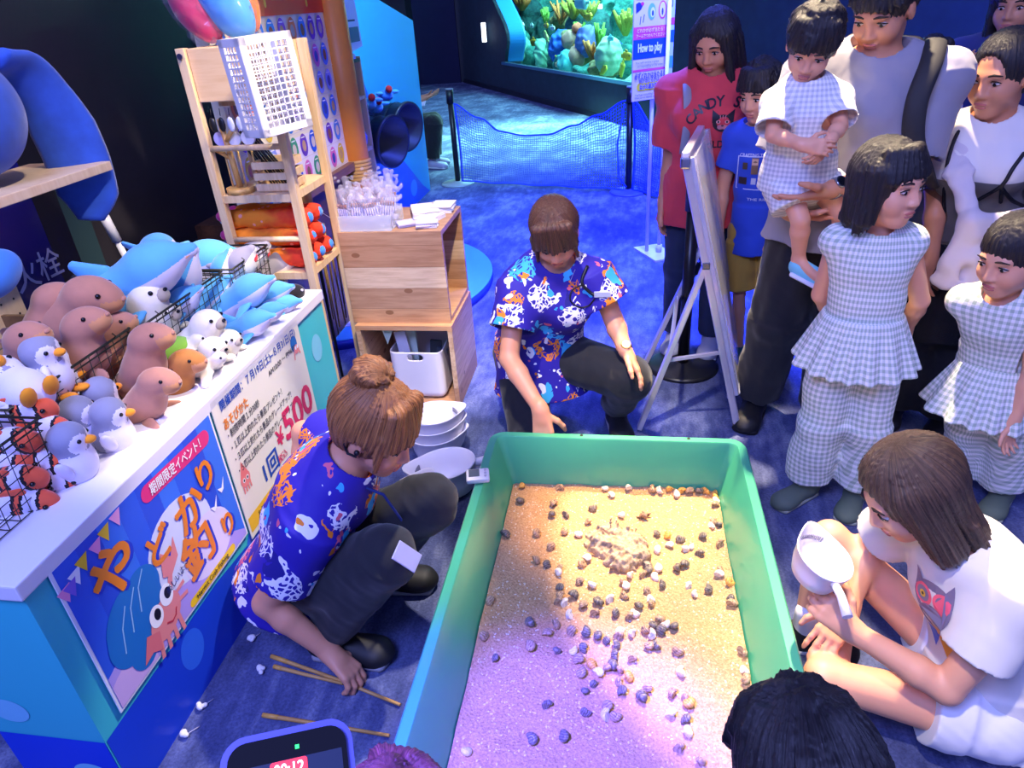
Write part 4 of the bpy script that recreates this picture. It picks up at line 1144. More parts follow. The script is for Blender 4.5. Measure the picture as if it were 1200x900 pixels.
# ---- staff woman kneeling behind the tub
pel = (-.36, 2.64, .36); nk = (-.262, 2.52, .785)
hx = (-.292, 2.145, .352)
b = Body(pel, nk, (.18, -.98, 0), sh=[(-.105, 2.53, .735), (-.412, 2.47, .70)], el=[(-.035, 2.50, .56), (-.43, 2.33, .47)], wr=[(.013, 2.40, .475), hx],
         hip=[(-.27, 2.62, .34), (-.45, 2.66, .32)], kn=[(.03, 2.42, .345), (-.35, 2.30, .085)], an=[(-.02, 2.62, .10), (-.44, 2.68, .06)], toe=[(.2, -1, 0), (0, 1, 0)],
         head=(-.250, 2.455, .925), hf=(.08, -.80, -.60), hu=(-.06, -.52, .85), s=1.0, g=1.06, bust=.9, waist=(-.33, 2.59, .52))
w2 = person(b, 'staff woman with brown fringe kneeling behind the tub, fist on its rim', SKIN,
            [dict(d=(.30, -.18, -.42), n=(-.2, -.3, -.85), t=(-.8, -.4, 0), curl=(.22, .24, .26, .3), thumb=.3), dict(d=(.10, -.30, -.75), n=(.1, .8, -.3), t=(.9, 0, 0), curl=(.75, .8, .85, .9), thumb=.9)], h=.0045)
w2s = wear('aloha_shirt', b, w2, ALOHA, .005, lambda F: b.top(F, .022, .58, (.082, .094), hem=(-.335, 2.60, .20), flare=.035, ripple=.005, neckr=.07))
wear('trousers', b, w2, TROUSER_BLACK, .006, lambda F: b.legs(F, (.104, .084, .066), .97))
for q in (0,): shoe(w2, b.an[q], b.toe[q], 1.0, SHOE_BLACK, SOLE_GREY)
F = Soft(.006); F.bar((-.44, 2.66, .055), (-.45, 2.86, .05), (.042, .04), (.046, .035), (1, 0, 0), .02); F.build('shoe', SHOE_BLACK, w2)
def fringe(F, H, r):
    for i in range(15):
        y = (i - 7) * .0105; H.cap(F, (.055, y * .8, .100), (.100 - abs(y) * .42, y * 1.1, .012 + r.uniform(-.008, .006)), .017, .006, .012)
    for y in (1, -1): H.cap(F, (.05, .070 * y, .05), (.072, .074 * y, -.06), .016, .005, .01)
hair(b.H, w2, HAIR_DKBROWN, 'back', 5, .0042, fringe, puff=1.03)
M_STRAP = flat('brown leather', '#4a2418', .5)
mb = MB(); wv = unit(b.wr[0] - b.el[0]); wq = Vector(wv).to_track_quat('Z', 'Y').to_matrix(); wc = b.wr[0] - wv * .012
mb.lathe([(.028, -.010), (.0305, -.010), (.0305, .010), (.028, .010)], wc, 28, 0, wq); mb.build('watch_strap', M_STRAP, w2)
mb = MB(); up = unit(arr((.1, -.45, .9)) - wv * (arr((.1, -.45, .9)) @ wv)); mb.cyl(wc + up * .026, wc + up * .036, .019, seg=24, mi=0); mb.cyl(wc + up * .0355, wc + up * .0368, .0155, seg=24, mi=1); mb.build('watch_face', [flat('gold rim', '#c8a468', .3, Metallic=1.0), flat('white dial', '#eeeae4', .3)], w2)
c, n_ = on_surface(w2s, 706, 345, .006); MB().box(c, (.062, .022, .006), n_.to_track_quat('Z', 'Y').to_matrix(), bevel=.002).build('name_badge', flat('silver badge', '#c8c8d0', .3, Metallic=.6), w2)
pth = [on_surface(w2s, px, py, .006)[0] for px, py in ((688, 312), (682, 330), (692, 342), (699, 346))]; MB().tube(smooth_path(pth, 5), .006, 8).build('headset_microphone', flat('black cable', '#101014', .4), w2)
pth = [on_surface(w2s, px, py, .004)[0] for px, py in ((683, 333), (670, 340), (668, 352), (678, 360), (690, 358), (697, 350))]; MB().tube(smooth_path(pth, 5), .003, 6).build('headset_cable', flat('black cable', '#101014', .4), w2)
c, n_ = on_surface(w2s, 664, 322, -.002); MB().prism([on_surface(w2s, px, py, .003)[0] for px, py in ((655, 318), (674, 316), (668, 330))], (0, -.6, .6), .002).build('undershirt', flat('white undershirt', '#e8e2ea', .8), w2)
W2 = b

# ---- girl sitting at the tub side with a scoop
pel = (.905, 1.27, .13); nk = (.77, 1.30, .545)
hl = AY(968, 700, 1.235); hr = AY(1000, 752, 1.33)
b = Body(pel, nk, (-.85, -.42, -.3), sh=[(.845, 1.175, .515), (.70, 1.435, .515)], el=[(.735, 1.135, .27), (.66, 1.50, .36)], wr=[(.545, 1.215, .345), (.585, 1.36, .245)],
         hip=[(.88, 1.17, .125), (.86, 1.38, .125)], kn=[(.51, 1.225, .165), (.565, 1.52, .36)], an=[(.62, 1.44, .075), (.53, 1.46, .07)], toe=[(-.3, .9, 0), (-1, .05, 0)],
         head=(.632, 1.305, .69), hf=(-.83, -.16, -.55), hu=(-.50, -.02, .86), s=.92, g=.95, hk=.98, waist=(.885, 1.28, .30))
sit = person(b, 'girl in white T-shirt sitting on the floor beside the tub, holding a white scoop', SKIN_CHILD,
             [dict(d=(-.75, .30, .55), n=(-.25, .85, -.2), t=(.35, .1, .9), curl=(.75, .8, .85, .85), thumb=.5), dict(d=(-.55, -.55, -.30), n=(-.1, .1, -1), t=(-.8, .6, 0), curl=(.3, .32, .35, .4), thumb=.3)], h=.0042)
TEE_WHITE = cloth_mat('white tee cloth', '#e2dcd4', .03)
tee = wear('t_shirt', b, sit, TEE_WHITE, .005, lambda F: b.top(F, .024, .60, (.074, .084), hem=(.935, 1.26, .055), flare=.02, ripple=.005, neckr=.068))
wear('shorts', b, sit, cloth_mat('white shorts cloth', '#e9e7ec', .03), .005, lambda F: b.legs(F, (.102, .09, .100), -.62, .004))
for q in (0, 1):
    so = Soft(.0045); so.cap(b.an[q] + arr((0, 0, .06)), b.an[q] - arr((0, 0, .005)), .036, .036); so.build('sock', flat('white sock', '#eeeaf2', .9), sit)
    shoe(sit, b.an[q], b.toe[q], .9, flat('black white trainer', '#1d1c22', .6), SOLE_WHITE)
hair(b.H, sit, HAIR_GIRL, 'shoulder', 11, .0042, None, puff=1.05, part=True)
# printed grey cat wearing pink glasses
fw = unit(b.fr); rt = unit(np.cross(b.up, fw)); org = lerp(b.wst, b.neck, .52) + fw * .3 + rt * .0
fl = Flat(org, Vector(rt), Vector(b.up))
CG, PKG = ink('#77708e'), ink('#f0607c')
fl.ellipse(0, .03, .058, .052, CG); fl.poly([(-.056, .045), (-.03, .07), (-.05, .10)], CG); fl.poly([(.056, .045), (.03, .07), (.05, .10)], CG)
fl.ellipse(0, -.035, .05, .055, CG)
for x in (-.028, .028):
    fl.ellipse(x, .038, .027, .027, PKG, .0003); fl.ellipse(x, .038, .019, .019, CG, .0005); fl.ellipse(x, .038, .009, .009, ink('#d8b040'), .0007); fl.ellipse(x, .038, .004, .004, ink('#15151c'), .0009)
fl.ellipse(0, .015, .007, .005, ink('#2a2434'), .0006)
fl.poly([(-.03, -.06), (.035, -.05), (.05, -.075), (.0, -.16), (-.02, -.11)], ink('#f0a63c'), .0004); fl.poly([(-.06, -.09), (-.01, -.08), (-.04, -.15)], ink('#4d6ad8'), .0003)
pr = fl.build('cat_print', tee); decal_shift([pr], tee, -fw, .0022)
SIT = b
# the scoop she holds
def scoop_cup(name, label, group=None, rx=.068, dp=.075):
    root = empty(name, (0, 0, 0), 0, label, 'scoop', group)
    mb = MB(); n = 40; rings = []
    prof = [(.62, .004), (.80, .012), (.93, .04), (1.0, dp), (1.035, dp + .002), (1.02, dp + .005), (.965, dp + .003), (.90, .045), (.74, .016), (.0, .010)]
    for (k, z) in prof:
        ring = []
        for i in range(n):
            a = 2 * PI * i / n; lip = max(0, math.cos(a)) ** 6 * .022 * (z / dp)
            ring.append(mb.b.verts.new(((rx * k + lip) * math.cos(a), rx * .86 * k * math.sin(a), z + (.006 * max(0, math.cos(a)) ** 6 if z > .05 else 0))))
        rings.append(ring)
    for A, B in zip(rings, rings[1:]):
        for i in range(n):
            f = mb.b.faces.new((A[i], A[(i + 1) % n], B[(i + 1) % n], B[i])); f.smooth = True
    mb.b.faces.new(rings[0][::-1])
    mb.build('cup', M_SCOOP, root)
    mb = MB(); mb.tube([(-rx * .98, 0, dp - .008), (-rx - .03, 0, dp - .004), (-rx - .075, 0, dp - .012)], [.010, .009, .011], 10)
    mb.build('handle', M_SCOOP, root)
    mb = MB()
    for i in range(12):
        a = (i - 5.5) * .075; mb.box(((rx * .97) * math.cos(a), rx * .84 * math.sin(a), dp - .012), (.003, .0022, .013), Matrix.Rotation(a, 3, 'Z'))
    mb.build('strainer_slit', flat('slit shade', '#8d8a98', .6), root)['kind'] = 'stuff'
    return root
M_SCOOP = flat('white scoop plastic', '#eae6ee', .3, .015, 8)
SCOOP = scoop_cup('scoop', 'white plastic scoop held by the girl sitting beside the tub')
c = AY(952, 664, 1.285)
SCOOP.location = c + Vector((0, 0, -.035)); SCOOP.rotation_euler = (.22, -.15, 1.72); SCOOP.scale = (1.05,) * 3

# ---- standing figures
def stand(feet, h, f, headc, hf, hu=(0, 0, 1), s=None, g=1.0, lean=(0, 0), hk=1.0, spread=.095, arms=None, bust=0.0, shw=.178):
    """upright joints from the ground up; headc fixes where the head is"""
    s = h / 1.62 if s is None else s; f = unit(arr((f[0], f[1], 0))); x = np.cross(f, (0, 0, 1)); feet = arr((feet[0], feet[1], 0))
    hc = arr(headc); top = hc[2]
    nk = hc + arr((0, 0, -.150 * hk)) - f * .035
    pel = arr((lerp(feet, hc, .5)[0], lerp(feet, hc, .5)[1], .535 * h)) - f * .01
    sh = [nk - x * shw * s - arr((0, 0, .045 * s)), nk + x * shw * s - arr((0, 0, .045 * s))]
    hip = [pel - x * .085 * s - arr((0, 0, .04 * s)), pel + x * .085 * s - arr((0, 0, .04 * s))]
    an = [feet - x * spread * s + arr((0, 0, .085 * s)), feet + x * spread * s + arr((0, 0, .085 * s))]
    kn = [lerp(hip[q], an[q], .5) + f * .03 * s for q in (0, 1)]
    el = [sh[q] + arr((0, 0, -.27 * s)) + (x if q else -x) * .05 * s - f * .02 * s for q in (0, 1)]
    wr = [el[q] + arr((0, 0, -.235 * s)) + f * .06 * s for q in (0, 1)]
    if arms:
        for q in (0, 1):
            if arms[q]: el[q], wr[q] = arr(arms[q][0]), arr(arms[q][1])
    return Body(pel, nk, f, sh, el, wr, hip, kn, an, [f, f], hc, hf, hu, s, g, hk, bust)
DOWN = dict(d=(0, -.1, -1), n=(.3, -.6, 0), t=(0, -1, 0), curl=(.25, .3, .35, .4), thumb=.3)

# woman in the red T-shirt
Y = 3.42; hc = AY(838, 50, 3.38)
b = stand((.37, Y, 0), 1.60, (-.22, -1, 0), hc, (-.42, -.80, -.42), (-.15, -.3, .95), g=1.02, hk=1.02, bust=.8,
          arms=[((.60, 3.45, 1.04), (.56, 3.34, .85)), (AY(786, 188, 3.45), AY(777, 238, 3.40))])
red = person(b, 'woman with long black hair in a red T-shirt standing behind the display frame', SKIN_DARK, [DOWN, dict(d=(-.08, -.05, -1), n=(.9, -.3, 0), t=(0, -1, 0), curl=(.3, .35, .4, .45), thumb=.4)], h=.006)
TEE_RED = cloth_mat('red tee cloth', '#d9404a', .05)
rtee = wear('t_shirt', b, red, TEE_RED, .006, lambda F: b.top(F, .036, .78, (.085, .098), hem=b.pel - arr((0, 0, .17)), flare=.02, ripple=.005, seed=4, neckr=.075))
wear('jeans', b, red, JEANS, .007, lambda F: b.legs(F, (.094, .074, .066), .97))
for q in (0, 1): shoe(red, b.an[q], b.toe[q], 1.0, flat('white grey trainer', '#b9bac8', .7), SOLE_WHITE)
def front_locks(F, H, r):
    for y in (1, -1):
        F.bar(H(.035, .066 * y, .03), H(.095, .100 * y, -.20), (.022 * H.k, .020 * H.k), (.018 * H.k, .016 * H.k), H.l, .02); F.bar(H(.095, .100 * y, -.20), H(.120, .108 * y, -.27), (.018 * H.k, .016 * H.k), (.006, .006), H.l, .01)
        F.bar(H(-.02, .075 * y, .0), H(.0, .12 * y, -.24), (.04 * H.k, .03 * H.k), (.02 * H.k, .02 * H.k), H.l, .02)
hair(b.H, red, HAIR_BLACK, 'long', 21, .005, front_locks, part=True)
fw = unit(arr((-.2, -1, 0))); rt = unit(np.cross((0, 0, 1), fw)) ; cc = AY(847, 150, 3.30)
DKP = ink('#1d1c2a'); letters = []
rr_, n_ = .165, len('CANDY SHOW'); ctr = arr(AY(844, 168, 3.2))
for i, ch in enumerate('CANDY SHOW'):
    a = (i - (n_ - 1) / 2) * -.215
    if ch == ' ': continue
    p = ctr + rt * (math.sin(-a) * rr_) + arr((0, 0, 1)) * (math.cos(a) * rr_)
    letters.append(text(ch, .056, DKP, rtee, p, Vector(rt), (0, 0, 1), .03, tilt=a))
letters.append(text('FIELD 1990', .042, DKP, rtee, arr(AY(846, 172, 3.2)), Vector(rt), (0, 0, 1), .03, width=.185))
fl = Flat(AY(846, 146, 3.2), Vector(rt), (0, 0, 1)); GRY = ink('#8a5a64')
fl.ellipse(0, 0, .042, .036, DKP); fl.poly([(-.044, .0), (-.012, .03), (-.046, .055)], DKP); fl.poly([(.044, .0), (.012, .03), (.046, .055)], DKP)
for x in (-.018, .018): fl.ellipse(x, .006, .009, .007, ink('#e0a0a0'), .0004); fl.ellipse(x, .006, .004, .005, DKP, .0007)
fl.ellipse(-.01, -.016, .012, .010, ink('#c88088'), .0004); fl.ellipse(.01, -.016, .012, .010, ink('#c88088'), .0004); fl.ellipse(0, -.010, .005, .004, DKP, .0008)
for k in (-1, 0, 1): fl.line([(k * .010, .020), (k * .012, .032)], .003, ink('#c88088'), .0004)
letters.append(fl.build('cat_print', rtee))
decal_shift(letters, rtee, -fw, .003)
# rucksack strap over her shoulder
ribbon([b.sh[1] + arr((.045, .13, -.03)), b.sh[1] + arr((.055, .03, .075)), b.sh[1] + arr((.055, -.12, .02)), b.sh[1] + arr((.06, -.172, -.10)), b.sh[1] + arr((.05, -.175, -.24))], [.019] * 5, .008, (1, .2, 0), 'rucksack_strap', flat('grey strap', '#8d8f9c', .8), red)

# boy in the blue T-shirt
hc = AY(892, 108, 3.18)
b = stand((.655, 3.24, 0), 1.36, (-.2, -1, 0), hc, (-.65, -.70, -.28), s=.82, g=.68, hk=.94, shw=.10)
boy = person(b, 'boy in a blue T-shirt and yellow shorts standing between red-shirted woman and man', SKIN_CHILD, [DOWN, DOWN], h=.006)
btee = wear('t_shirt', b, boy, cloth_mat('blue tee cloth', '#2c50c8', .05), .006, lambda F: b.top(F, .024, .6, (.062, .074), hem=b.pel - arr((0, 0, .13)), flare=.012, ripple=.005, seed=6))
wear('shorts', b, boy, cloth_mat('mustard shorts cloth', '#c8a040', .1), .006, lambda F: b.legs(F, (.112, .095, .118), -.08, .005))
for q in (0, 1): shoe(boy, b.an[q], b.toe[q], .85, flat('teal trainer', '#1d5a66', .6), SOLE_WHITE)
hair(b.H, boy, HAIR_BLACK, 'bowl', 23, .005)
fw = unit(arr((-.18, -1, 0))); rt = unit(np.cross((0, 0, 1), fw))
fl = Flat(AY(884, 212, 3.0), Vector(rt), (0, 0, 1)); WT = ink('#d8def4')
for a, c in (((-.075, .07), (.085, .07)), ((-.075, -.07), (.085, -.07)), ((.085, .07), (.085, -.07)), ((-.075, .07), (-.075, -.07))): fl.line([a, c], .004, WT)
for i, (x, y, w_, h_, cc) in enumerate(((-.045, .03, .02, .03, '#5a4a3a'), (-.005, .03, .028, .07, '#8a6a52'), (-.005, .048, .026, .026, '#d8b090'), (.05, .03, .026, .06, '#3f9a4a'), (-.05, -.035, .034, .03, '#3a2a2a'), (-.005, -.035, .02, .026, '#c8ccd8'), (.045, -.035, .04, .036, '#c8302c'))): fl.rect(x - w_ / 2, y - h_ / 2, x + w_ / 2, y + h_ / 2, ink(cc), .0003)
bl = [fl.build('shirt_print', btee), text('CRAFTING TIGHT', .020, WT, btee, AY(885, 190, 3.0), Vector(rt), (0, 0, 1), .02, width=.13), text('THE RIDE', .016, WT, btee, AY(888, 244, 3.0), Vector(rt), (0, 0, 1), .02, width=.10)]
decal_shift(bl, btee, -fw, .003)

# man holding the toddler
hc = AY(1036, 8, 2.60)
b = stand((.72, 2.70, 0), 1.73, (-.38, -1, 0), hc, (-.55, -.65, -.52), (-.2, -.3, .93), g=1.08, hk=1.04, shw=.195, spread=.13,
          arms=[(AY(1056, 196, 2.52), AY(973, 222, 2.34)), (AY(918, 190, 2.70), AY(930, 250, 2.46))])
man = person(b, 'man in a grey T-shirt and black trousers holding a toddler in his arms', SKIN_DARK,
             [dict(d=(-.95, -.05, -.25), n=(.1, .35, .9), t=(.1, -.85, .5), curl=(.2, .22, .25, .3), thumb=.5), dict(d=(.80, -.25, -.05), n=(-.2, .2, .95), t=(.2, -.9, .3), curl=(.3, .32, .35, .4), thumb=.4)], h=.0055, s=1.05) if False else \
      person(b, 'man in a grey T-shirt and black trousers holding a toddler in his arms', SKIN_DARK,
             [dict(d=(-.95, -.05, -.25), n=(.1, .35, .9), t=(.1, -.85, .5), curl=(.2, .22, .25, .3), thumb=.5), dict(d=(.80, -.25, -.05), n=(-.2, .2, .95), t=(.2, -.9, .3), curl=(.3, .32, .35, .4), thumb=.4)], h=.0055)
wear('t_shirt', b, man, cloth_mat('grey tee cloth', '#8c8a98', .04), .006, lambda F: b.top(F, .036, .86, (.088, .102), hem=b.pel - arr((0, 0, .10)), flare=.025, ripple=.005, seed=8, neckr=.08))
wear('trousers', b, man, TROUSER_BLACK, .007, lambda F: b.legs(F, (.112, .094, .086), .97, .006))
for q in (0, 1): shoe(man, b.an[q], b.toe[q], 1.1, SHOE_BLACK, flat('black sole', '#101014', .7))
hair(b.H, man, HAIR_BLACK, 'short', 25, .005)
MANJ = b
wv = unit(b.wr[0] - b.el[0]); wq = Vector(wv).to_track_quat('Z', 'Y').to_matrix(); wc = b.wr[0] - wv * .015
ST = flat('steel', '#b4b6c0', .25, Metallic=1.0)
mb = MB(); mb.lathe([(.030, -.010), (.034, -.010), (.034, .010), (.030, .010)], wc, 28, 0, wq); up = unit(arr((.1, -.7, .6)) - wv * (arr((.1, -.7, .6)) @ wv))
mb.build('watch_strap', ST, man); MB().cyl(wc + up * .030, wc + up * .041, .020, seg=24).build('watch_case', ST, man); MB().cyl(wc + up * .0405, wc + up * .0422, .016, seg=24).build('watch_dial', flat('black dial', '#0c0d14', .2), man)
bk = empty('backpack', (0, 0, 0), 0, "black backpack worn by the man in the grey T-shirt", 'backpack'); M_BP = flat('black nylon', '#1c1c22', .7, .2, 60)
F = Soft(.006); F.box(lerp(b.wst, b.neck, .55) - b.fr * .225, (.14, .075, .20), np.stack([b.x, b.fr, b.up], 1), .05); F.build('bag', M_BP, bk)
p0 = b.sh[0]; pts = [p0 + b.x * .055 - b.fr * .12 + b.up * .02, p0 + b.x * .055 + b.up * .095, p0 + b.x * .05 + b.fr * .105 + b.up * .045, p0 + b.x * .055 + b.fr * .165 - b.up * .06, p0 + b.x * .03 + b.fr * .175 - b.up * .17, p0 - b.x * .03 + b.fr * .15 - b.up * .27, p0 - b.x * .06 - b.up * .34]
ribbon(pts, [.032] * 6, .012, b.x, 'strap', M_BP, bk)

# toddler
hc = AY(952, 52, 2.36); pel = AY(935, 200, 2.42); nk = AY(946, 100, 2.40)
b = Body(pel, nk, (-.25, -.95, -.1), sh=[AY(981, 116, 2.40), AY(910, 122, 2.38)], el=[AY(984, 148, 2.32), AY(906, 158, 2.30)], wr=[AY(972, 166, 2.24), AY(942, 170, 2.22)],
         hip=[AY(955, 212, 2.42), AY(922, 210, 2.42)], kn=[AY(985, 250, 2.40), AY(938, 258, 2.34)], an=[AY(990, 300, 2.50), AY(936, 300, 2.38)], toe=[(-.3, -.9, 0), (.6, -.75, -.2)],
         head=hc, hf=(-.25, -.80, -.52), hu=(.02, -.5, .86), s=.62, g=.92, hk=.83)
tod = person(b, 'toddler in a grey checked outfit carried in the arms of the man', SKIN_CHILD,
             [dict(d=(-.5, -.3, -.6), n=(-.5, .6, 0), t=(0, -.7, .6), curl=(.4, .45, .5, .5), s=.6), dict(d=(.9, -.2, -.1), n=(.2, .8, -.3), t=(.2, -.4, .9), curl=(.3, .35, .4, .4), s=.6)], h=.0045, feet=True)
GING_T = gingham_mat('grey gingham', '#c3c6c8', .015)
wear('shirt', b, tod, GING_T, .005, lambda F: b.top(F, .022, .85, (.078, .092), hem=b.pel - b.up * .05, flare=.012, ripple=.004, neckr=.07), (pel, (-.25, -1, 0), .10))
wear('shorts', b, tod, GING_T, .005, lambda F: b.legs(F, (.125, .12, .135), -.32, .004, k=.04), (pel, (-.25, -1, 0), .10))
hair(b.H, tod, HAIR_BLACK, 'bowl', 27, .0042, None, puff=1.08)
F = Soft(.004); a = b.an[1]; F.bar(a - arr((.0, 0, .035)), a + arr((.055, -.05, -.06)), (.032, .028), (.034, .022), (0, 0, 1), .02); so = F.build('shoe', flat('pale cyan strap shoe', '#7fcfe2', .7), tod)
F = Soft(.004); F.bar(a - arr((.005, 0, .062)), a + arr((.06, -.055, -.085)), (.012, .030), (.010, .030), (0, 0, 1), .01); F.build('sole', SOLE_WHITE, so)
b_t = b

# tall girl in gingham
GING = gingham_mat('sage gingham', '#a6b9a6', .020)
def frill(b, F, z_top, z_bot, r_top, r_bot, c, amp=.012, n=16):
    """gathered hem: a flaring skirt with folds"""
    c = arr(c)
    def fn(x, y, z):
        t = np.clip((z_top - z) / (z_top - z_bot), 0, 1); a = np.arctan2(y - c[1], x - c[0])
        rr = r_top + (r_bot - r_top) * t + amp * t * np.sin(a * n + 1.5 * np.sin(a * 3)) 
        d = np.sqrt((x - c[0]) ** 2 + ((y - c[1]) * 1.12) ** 2) - rr
        d = np.abs(d + .006) - .006 if True else d
        return np.maximum(d, np.maximum(z - z_top, z_bot - z))
    F._add(fn, (c[0] - r_bot - .03, c[1] - r_bot - .03, z_bot - .01), (c[0] + r_bot + .03, c[1] + r_bot + .03, z_top + .01), 'u', .006)
def gingham_girl(b, label, ztop, zbot, rt_, rb_, inf, shoes, seed, style, front, skirt_c, extra=None, hands=(DOWN, DOWN)):
    o = person(b, label, SKIN_CHILD, list(hands), h=.0055)
    def mk(F):
        b.top(F, inf, 0, hem=arr((skirt_c[0], skirt_c[1], ztop - .02)), flare=.005, ripple=.005, seed=seed, neckr=.07)
        for q in (0, 1): F.cap(b.sh[q] + (b.sh[q] - b.neck) * .22, b.el[q], .040 * b.s, .04, .004, 's')
    wear('blouse', b, o, GING, .0055, mk, (b.pel, front, .17))
    wear('blouse_frill', b, o, GING, .005, lambda F: frill(b, F, ztop + .055, zbot, rt_, rb_, skirt_c), (b.pel, front, .21))
    wear('trousers', b, o, GING, .006, lambda F: b.legs(F, (.125, .120, .132), .86, .006, seed), (b.pel, front, .16))
    if shoes:
        for q in (0, 1): shoe(o, b.an[q], b.toe[q], .82, flat('olive clog', '#5c6a5a', .75), flat('pale clog sole', '#9aa294', .7))
    hair(b.H, o, HAIR_BLACK, style, seed, .0048, extra)
    return o
hc = AY(1040, 216, 2.10)
b = stand((.765, 2.15, 0), 1.26, (-.12, -1, 0), hc, (.55, -.80, -.05), s=.76, g=.80, hk=.97, shw=.125, spread=.11,
          arms=[(AY(1078, 352, 2.18), AY(1062, 385, 2.30)), (AY(962, 345, 2.22), AY(985, 385, 2.32))])
b.toe = [arr((-.45, -.9, 0)), arr((-.75, -.6, 0))]
gingham_girl(b, 'taller girl with black bob in a green-white checked outfit, standing behind the seated girl', .70, .575, .118, .190, .022, True, 31, 'bob', (-.12, -1, 0), tuple(b.pel[:2]))
hc = AY(1188, 300, 2.08)
b = stand((1.30, 2.22, 0), 1.08, (-.6, -.8, 0), hc, (-.85, -.48, -.25), s=.68, g=.84, hk=.95, shw=.135, spread=.10,
          arms=[None, (AY(1168, 365, 2.2), AY(1185, 400, 2.3))])
def pony(F, H, r):
    for i in range(12):
        a = r.uniform(0, 6.28); H.cap(F, (-.095 + .012 * math.cos(a), .045 + .012 * math.sin(a), .06), (-.085 + .03 * math.cos(a), .10 + .03 * math.sin(a), -.17 - r.uniform(0, .05)), .018, .006, .012)
gingham_girl(b, 'smaller girl with a ponytail in a green-white checked outfit', .53, .40, .115, .20, .026, True, 33, 'pony', (-.6, -.8, 0), tuple(b.pel[:2]), pony)

# woman with the cardigan knotted round her
hc = AY(1175, 88, 2.60)
b = stand((1.25, 2.72, 0), 1.56, (-.45, -.9, 0), hc, (-.78, -.55, -.2), g=1.04, hk=1.02, bust=.9, arms=[None, (AY(1098, 235, 2.62), AY(1090, 300, 2.56))])
wr_ = person(b, 'woman in a white tee and sheer black slip dress with a cream cardigan tied on', SKIN_DARK, [DOWN, DOWN], h=.006)
wrt = wear('t_shirt', b, wr_, TEE_WHITE, .006, lambda F: b.top(F, .022, .34, (.078, .088), hem=b.pel + arr((0, 0, .02)), ripple=.005, seed=12))
sh = NT('sheer black mesh'); sh.out(lin('#101018'), .8, Alpha=.62)
def slip(F):
    b.torso(F, .034); F.bar(b.pel, b.pel - arr((0, 0, .36)), (.19, .145), (.27, .21), b.x, .04, flat=True); F.ripple(.005, 24, 2)
    F.cut(lerp(b.wst, b.neck, .40), b.up)
    F.bar(b.pel + b.up * .10, b.pel - arr((0, 0, .40)), (.135, .095), (.262, .20), b.x, 0, 's', True)
wear('slip_dress', b, wr_, sh.m, .006, slip)
wear('trousers', b, wr_, TROUSER_BLACK, .007, lambda F: b.legs(F, (.120, .11, .11), .97))
for q in (0, 1): shoe(wr_, b.an[q], b.toe[q], 1.0, SHOE_BLACK, SOLE_GREY)
def high_line(F, H, r):
    H.ell(F, (.100, 0, .045), (.040, .056, .045), .012, 's'); H.ell(F, (.088, 0, -.052), (.062, .070, .088), .008, 's')
hair(b.H, wr_, HAIR_BLACK, 'back', 35, .0045, high_line, part=True)
mb = MB(); M_TRIM = flat('black ribbon trim', '#0e0e14', .6)
for pth in (((1140, 134), (1122, 158), (1110, 195), (1107, 228), (1108, 250)), ((1199, 180), (1186, 198), (1174, 216), (1152, 230), (1138, 238)), ((1174, 216), (1173, 226), (1172, 236)), ((1174, 220), (1185, 234), (1199, 242))):
    mb.tube(smooth_path([on_surface(wrt, px, py, .005)[0] for px, py in pth], 5), .006, 6)
mb.build('slip_strap', M_TRIM, wr_)
cd = tag(None or Soft(.006), None) if False else None
F = Soft(.006); fr, xx, upv = b.fr, b.x, b.up; kn_ = arr(AY(1140, 262, 2.40)); q0 = lerp(b.neck, b.sh[1], .62) + upv * .045 + fr * .02; q1 = lerp(b.neck, b.pel, .28) + fr * .165 - xx * -.05
F.bar(q0, q1, (.030, .016), (.034, .018), xx, .02); F.bar(q1, kn_, (.034, .018), (.030, .022), xx, .02)
F.ell(kn_, (.042, .036, .042), None, .02); F.bar(kn_, kn_ + arr((-.05, -.02, -.20)), (.030, .020), (.044, .018), xx, .015); F.bar(kn_, kn_ + arr((.03, -.02, -.26)), (.030, .020), (.042, .018), xx, .015)
F.bar(kn_, kn_ + arr((.17, .02, .01)), (.028, .022), (.036, .022), upv, .02); F.ripple(.005, 45, 4)
cdn = F.build('cardigan', cloth_mat('cream knit', '#cdc3c6', .04)); tag(cdn, 'cream cardigan knotted round the woman in the black slip dress', 'cardigan')

# people beyond, half hidden
hc = AY(1192, 6, 3.6)
b = stand((1.75, 3.75, 0), 1.62, (-.5, -.8, 0), hc, (-.6, -.75, -.1))
o = person(b, 'black-haired person standing in the dark behind the woman in white', SKIN_DARK, [DOWN, DOWN], h=.008)
wear('shirt', b, o, cloth_mat('navy shirt cloth', '#27306a', .1), .008, lambda F: b.top(F, .03, .6, (.08, .09), ripple=.006)); wear('trousers', b, o, TROUSER_BLACK, .009, lambda F: b.legs(F, (.1, .08, .07), .97))
for q in (0, 1): shoe(o, b.an[q], b.toe[q], 1.0, SHOE_BLACK, SOLE_GREY)
hair(b.H, o, HAIR_BLACK, 'shoulder', 41, .006)
hc = AY(1090, 78, 3.5)
b = stand((1.27, 3.62, 0), 1.42, (.5, .8, 0), hc, (.7, .7, .1), s=.72, g=.8, hk=.9, shw=.14, arms=[None, (AY(1108, 112, 3.5), AY(1124, 92, 3.5))])
o = person(b, 'small child in white top behind the backpack, one arm raised', SKIN_DARK, [DOWN, dict(d=(.3, 0, 1), n=(0, -1, 0), t=(-1, 0, 0), curl=(.3, .3, .3, .3), s=.75)], h=.007)
wear('shirt', b, o, cloth_mat('white top cloth', '#d8d6e6', .05), .007, lambda F: b.top(F, .03, .45, (.08, .09), ripple=.006)); wear('shorts', b, o, cloth_mat('dull yellow shorts', '#a8923a', .1), .008, lambda F: b.legs(F, (.11, .1, .11), -.15))
